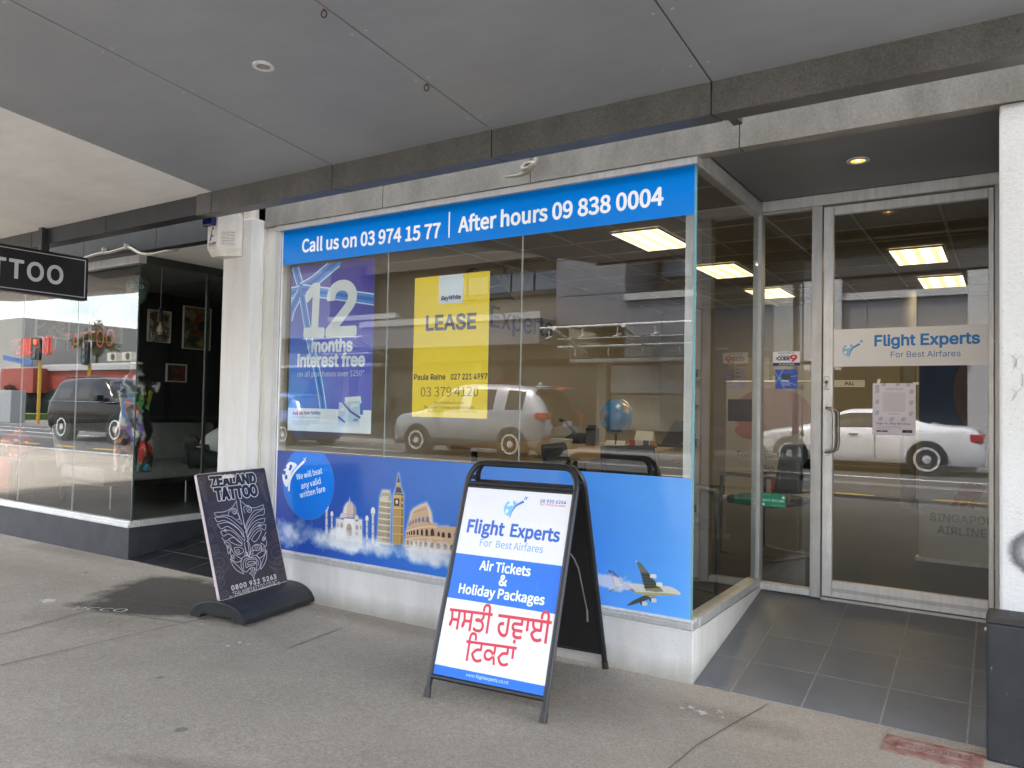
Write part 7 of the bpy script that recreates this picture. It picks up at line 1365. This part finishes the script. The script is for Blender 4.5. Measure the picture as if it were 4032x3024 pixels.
# ------------------------------------------------------------------ vehicles on the road (seen mirrored in the glass)
def paint_mat(name, col, metal=0.0, rough=.25): return simple(name, col, rough, metal=metal, var=.04, scale=2, spec=.6, coat=.8, wr=False)
M_CGL = simple('car_glass', (.010, .011, .012), .08, var=.2, scale=1, spec=.35, wr=False); M_TYRE = simple('tyre', (.006, .006, .006), .85, var=.2, wr=False); M_RIM = simple('alloy', (.6, .6, .6), .35, metal=.0, var=.1, wr=False); M_TAIL = simple('tail_lamp', (.4, .015, .015), .15, var=.2, wr=False); M_TRIM = simple('black_trim', (.015, .015, .016), .6, wr=False)
M_TAILON = emis('brake_glow', (1.0, .04, .02), .9)
def car(name, label, stations, zs, wb, wr_, body, loc, rz_, lamps=(), group='cars on the road', spokes=5, rimr=.66, pillars=(), scale=1.0):
    """stations rear to front: (x, shoulder z, roof z or None, half width, half roof width)"""
    c_ = T(name, label, 'car', loc, rz_, group); c_.scale = (scale,)*3
    m_ = MB(); R_ = []
    for (x, zb, zr, w, wr2) in stations:
        cab = zr is not None; zr_ = zr if cab else zb+.035; wt = wr2 if cab else w*.86
        half = [(w*.93, zs), (w*.995, zs+.22*(zb-zs)), (w, zs+.62*(zb-zs)), (w*.965, zb), (wt, zr_-.02), (wt*.8, zr_+.004), (0, zr_+.02)]
        R_.append([(x, -y, z) for y, z in half]+[(x, y, z) for y, z in half[-2::-1]])
    n = len(R_[0])
    for r in R_: m_.v += r
    def isglass(i, j):
        a, b_ = stations[i], stations[i+1]
        if j in (3, 8):
            return a[2] is not None and b_[2] is not None and i not in pillars
        if j in (4, 5, 6, 7): 
            za = a[2] if a[2] else a[1]; zb_ = b_[2] if b_[2] else b_[1]; return abs(za-zb_) > .25*abs(a[0]-b_[0]) and abs(za-zb_) > .12
        return False
    for i in range(len(R_)-1):
        for j in range(n-1):
            m_.f.append([i*n+j, (i+1)*n+j, (i+1)*n+j+1, i*n+j+1]); m_.m.append(1 if isglass(i, j) else 0); m_.uv.append(None)
    m_.f += [list(range(n-1, -1, -1)), [(len(R_)-1)*n+k for k in range(n)]]; m_.m += [0, 0]; m_.uv += [None, None]
    tmp = O('tmp_shell', m_, [body, M_CGL], c_, local=True); sm_ = tmp.modifiers.new('s', 'SUBSURF'); sm_.levels = 2; sm_.render_levels = 2
    dg = bpy.context.evaluated_depsgraph_get(); dg.update(); ev = tmp.evaluated_get(dg); me_ = ev.to_mesh(); co_ = [tuple(v.co) for v in me_.vertices]
    for which, nm2, mt2 in ((0, 'body', body), (1, 'window', M_CGL)):
        q_ = MB(); used = {}
        for pl_ in me_.polygons:
            if pl_.material_index == which:
                for k in pl_.vertices: used.setdefault(k, len(used))
                q_.f.append([used[k] for k in pl_.vertices]); q_.m.append(0); q_.uv.append(None)
        q_.v = [co_[k] for k in used]; O(nm2, q_, mt2, c_, local=True, smooth='all')
    ev.to_mesh_clear(); bpy.data.objects.remove(tmp)
    O('floor_pan', MB().box(stations[0][0]+.15, stations[-1][0]-.15, -stations[3][3]*.9, stations[3][3]*.9, zs-.08, zs+.02), M_TRIM, c_, local=True)
    W2_ = max(s_[3] for s_ in stations)
    for x in (-wb/2, wb/2):
        for s_ in (-1, 1):
            O('wheel_arch', MB().cyl((x, s_*(W2_-.25), wr_), (x, s_*(W2_+.004), wr_), wr_*1.14, n=28), M_TRIM, c_, local=True)
            wh = O('wheel', MB().lathe([(wr_*.7, 0), (wr_*.97, .01), (wr_, .04), (wr_, .18), (wr_*.97, .21), (wr_*.7, .22)], (0, 0, 0), 28), M_TYRE, c_, local=True, smooth=True); wh.rotation_euler = (rad(90)*-s_, 0, 0); wh.location = (x, s_*(W2_-.20), wr_)
            rr = wr_*rimr; mr = MB().ring((0, 0, .205), (0, 0, 1), rr, rr*.82, .02, 24); mr.cyl((0, 0, .19), (0, 0, .225), rr*.2, n=12)
            for k in range(spokes):
                a = 2*math.pi*k/spokes; ca, sa = math.cos(a), math.sin(a); w_ = rr*(.17 if spokes < 8 else .085)
                mr.hexa([(ca*rr*.1-sa*w_, sa*rr*.1+ca*w_, .19), (ca*rr*.1+sa*w_, sa*rr*.1-ca*w_, .19), (ca*rr*.9+sa*w_*.8, sa*rr*.9-ca*w_*.8, .19), (ca*rr*.9-sa*w_*.8, sa*rr*.9+ca*w_*.8, .19), (ca*rr*.1-sa*w_, sa*rr*.1+ca*w_, .222), (ca*rr*.1+sa*w_, sa*rr*.1-ca*w_, .222), (ca*rr*.9+sa*w_*.8, sa*rr*.9-ca*w_*.8, .215), (ca*rr*.9-sa*w_*.8, sa*rr*.9+ca*w_*.8, .215)])
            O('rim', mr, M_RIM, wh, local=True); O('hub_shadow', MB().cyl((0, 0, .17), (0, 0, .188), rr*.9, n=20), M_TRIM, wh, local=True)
    for nm_, mat, *bx in lamps: O(nm_, MB().box(*bx[:6]), mat, c_, local=True, bevel=.02)
    return c_
SILV = paint_mat('silver_paint', (.27, .29, .32), .3, .3); BLK_ = simple('black_paint', (.002, .002, .0025), .2, var=.1, spec=.2, coat=.12, wr=False); WHT_ = paint_mat('white_paint', (.74, .74, .74)); BLU = paint_mat('blue_paint', (.012, .10, .36))
M_PLATE = simple('number_plate', (.6, .6, .57), .5, wr=False); M_HEAD = simple('head_lamp', (.55, .57, .6), .1, wr=False)
suv = [(-2.28, .72, None, .72, 0), (-2.22, .98, None, .86, 0), (-2.05, 1.06, 1.40, .90, .62), (-1.80, 1.07, 1.60, .915, .63), (-1.70, 1.07, 1.63, .915, .64), (-1.05, 1.05, 1.685, .92, .66), (-.95, 1.05, 1.69, .92, .66), (-.05, 1.02, 1.70, .92, .66), (.05, 1.02, 1.70, .92, .66), (.55, 1.01, 1.64, .92, .64), (1.05, 1.01, 1.25, .915, .66), (1.25, 1.02, None, .91, 0), (1.9, .96, None, .88, 0), (2.15, .88, None, .80, 0), (2.27, .70, None, .68, 0)]
car('parked_car', 'silver SUV driving on the far lane, mirrored in the shop window', suv, .30, 2.70, .345, SILV, (-9.23, -11.27, .25), math.pi, [('tail_lamp', M_TAIL, -2.24, -1.95, .60, .90, .92, 1.06), ('tail_lamp', M_TAIL, -2.24, -1.95, -.90, -.60, .92, 1.06), ('brake_light', M_TAILON, -2.12, -2.04, -.15, .15, 1.60, 1.63), ('number_plate', M_PLATE, -2.30, -2.26, -.19, .19, .74, .88), ('bumper', M_TRIM, -2.33, -1.9, -.86, .86, .34, .56), ('spoiler', SILV, -2.15, -1.78, -.6, .6, 1.615, 1.65), ('sill_cladding', M_TRIM, -1.0, 1.0, -.93, .93, .27, .42), ('mirror', SILV, .75, .92, -1.06, -.9, 1.02, 1.16), ('mirror', SILV, .75, .92, .9, 1.06, 1.02, 1.16), ('handle', M_TRIM, -.55, -.35, .915, .935, .93, .955), ('aerial', SILV, -1.62, -1.5, -.02, .02, 1.66, 1.75)], spokes=10, pillars=(2, 3, 5, 7))
rr_ = [(-2.36, .80, None, .80, 0), (-2.33, 1.12, None, .92, 0), (-2.22, 1.16, 1.45, .94, .72), (-2.0, 1.17, 1.74, .95, .74), (-1.9, 1.17, 1.76, .955, .75), (-1.0, 1.17, 1.80, .96, .76), (-.88, 1.17, 1.80, .96, .76), (.0, 1.17, 1.81, .96, .76), (.1, 1.17, 1.81, .96, .76), (.45, 1.17, 1.78, .96, .75), (.95, 1.17, 1.30, .955, .78), (1.1, 1.16, None, .95, 0), (2.1, 1.10, None, .93, 0), (2.3, 1.0, None, .88, 0), (2.38, .7, None, .8, 0)]
car('moving_car', 'black boxy SUV turning on the near lane, mirrored in the tattoo shop window', rr_, .38, 2.75, .40, BLK_, (-21.2, -9.0, .15), 0, [('side_strip', simple('pale_strip', (.3, .3, .3), .3, wr=False), -2.2, 1.3, -.966, .966, 1.12, 1.135), ('mirror', BLK_, .55, .75, -1.12, -.95, 1.15, 1.32), ('mirror', BLK_, .55, .75, .95, 1.12, 1.15, 1.32), ('head_lamp', M_HEAD, 2.22, 2.37, .55, .88, .85, 1.03), ('head_lamp', M_HEAD, 2.22, 2.37, -.88, -.55, .85, 1.03), ('roof_rail', BLK_, -1.8, .3, .66, .70, 1.81, 1.85)], spokes=6, pillars=(2, 3, 5, 7), scale=1.06)
cp = [(-2.22, .60, None, .74, 0), (-2.16, .90, None, .82, 0), (-1.7, .93, None, .85, 0), (-1.35, .92, .98, .86, .66), (-.85, .90, 1.20, .865, .56), (-.6, .89, 1.265, .865, .55), (-.5, .89, 1.275, .865, .55), (.1, .87, 1.27, .865, .55), (.25, .87, 1.255, .865, .55), (.95, .88, .93, .86, .68), (1.1, .87, None, .86, 0), (1.9, .74, None, .83, 0), (2.15, .62, None, .75, 0), (2.25, .45, None, .62, 0)]
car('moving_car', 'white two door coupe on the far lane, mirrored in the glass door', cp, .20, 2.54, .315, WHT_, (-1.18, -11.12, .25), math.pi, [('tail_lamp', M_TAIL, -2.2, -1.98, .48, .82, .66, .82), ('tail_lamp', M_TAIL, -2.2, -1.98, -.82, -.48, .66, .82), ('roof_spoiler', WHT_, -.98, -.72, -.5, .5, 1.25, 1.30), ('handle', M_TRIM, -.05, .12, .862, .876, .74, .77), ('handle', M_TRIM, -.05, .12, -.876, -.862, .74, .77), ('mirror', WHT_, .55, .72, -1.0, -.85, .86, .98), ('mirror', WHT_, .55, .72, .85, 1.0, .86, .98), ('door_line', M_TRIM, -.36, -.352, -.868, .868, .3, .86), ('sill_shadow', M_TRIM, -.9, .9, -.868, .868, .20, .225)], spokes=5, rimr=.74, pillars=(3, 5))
hb = [(-1.95, .68, None, .72, 0), (-1.9, .92, None, .82, 0), (-1.7, .95, 1.2, .84, .60), (-1.4, .95, 1.40, .845, .61), (-.7, .93, 1.46, .85, .62), (-.6, .93, 1.46, .85, .62), (.3, .92, 1.45, .85, .62), (1.0, .92, 1.0, .85, .66), (1.2, .92, None, .84, 0), (1.8, .8, None, .8, 0), (2.0, .6, None, .7, 0)]
car('moving_car', 'blue hatchback on the far lane, mirrored behind the purple poster', hb, .24, 2.5, .31, BLU, (-16.6, -11.2, .25), math.pi, [('tail_lamp', M_TAIL, -1.93, -1.7, .5, .82, .82, .98), ('tail_lamp', M_TAIL, -1.93, -1.7, -.82, -.5, .82, .98), ('number_plate', M_PLATE, -1.97, -1.93, -.18, .18, .6, .72)], pillars=(2, 4))
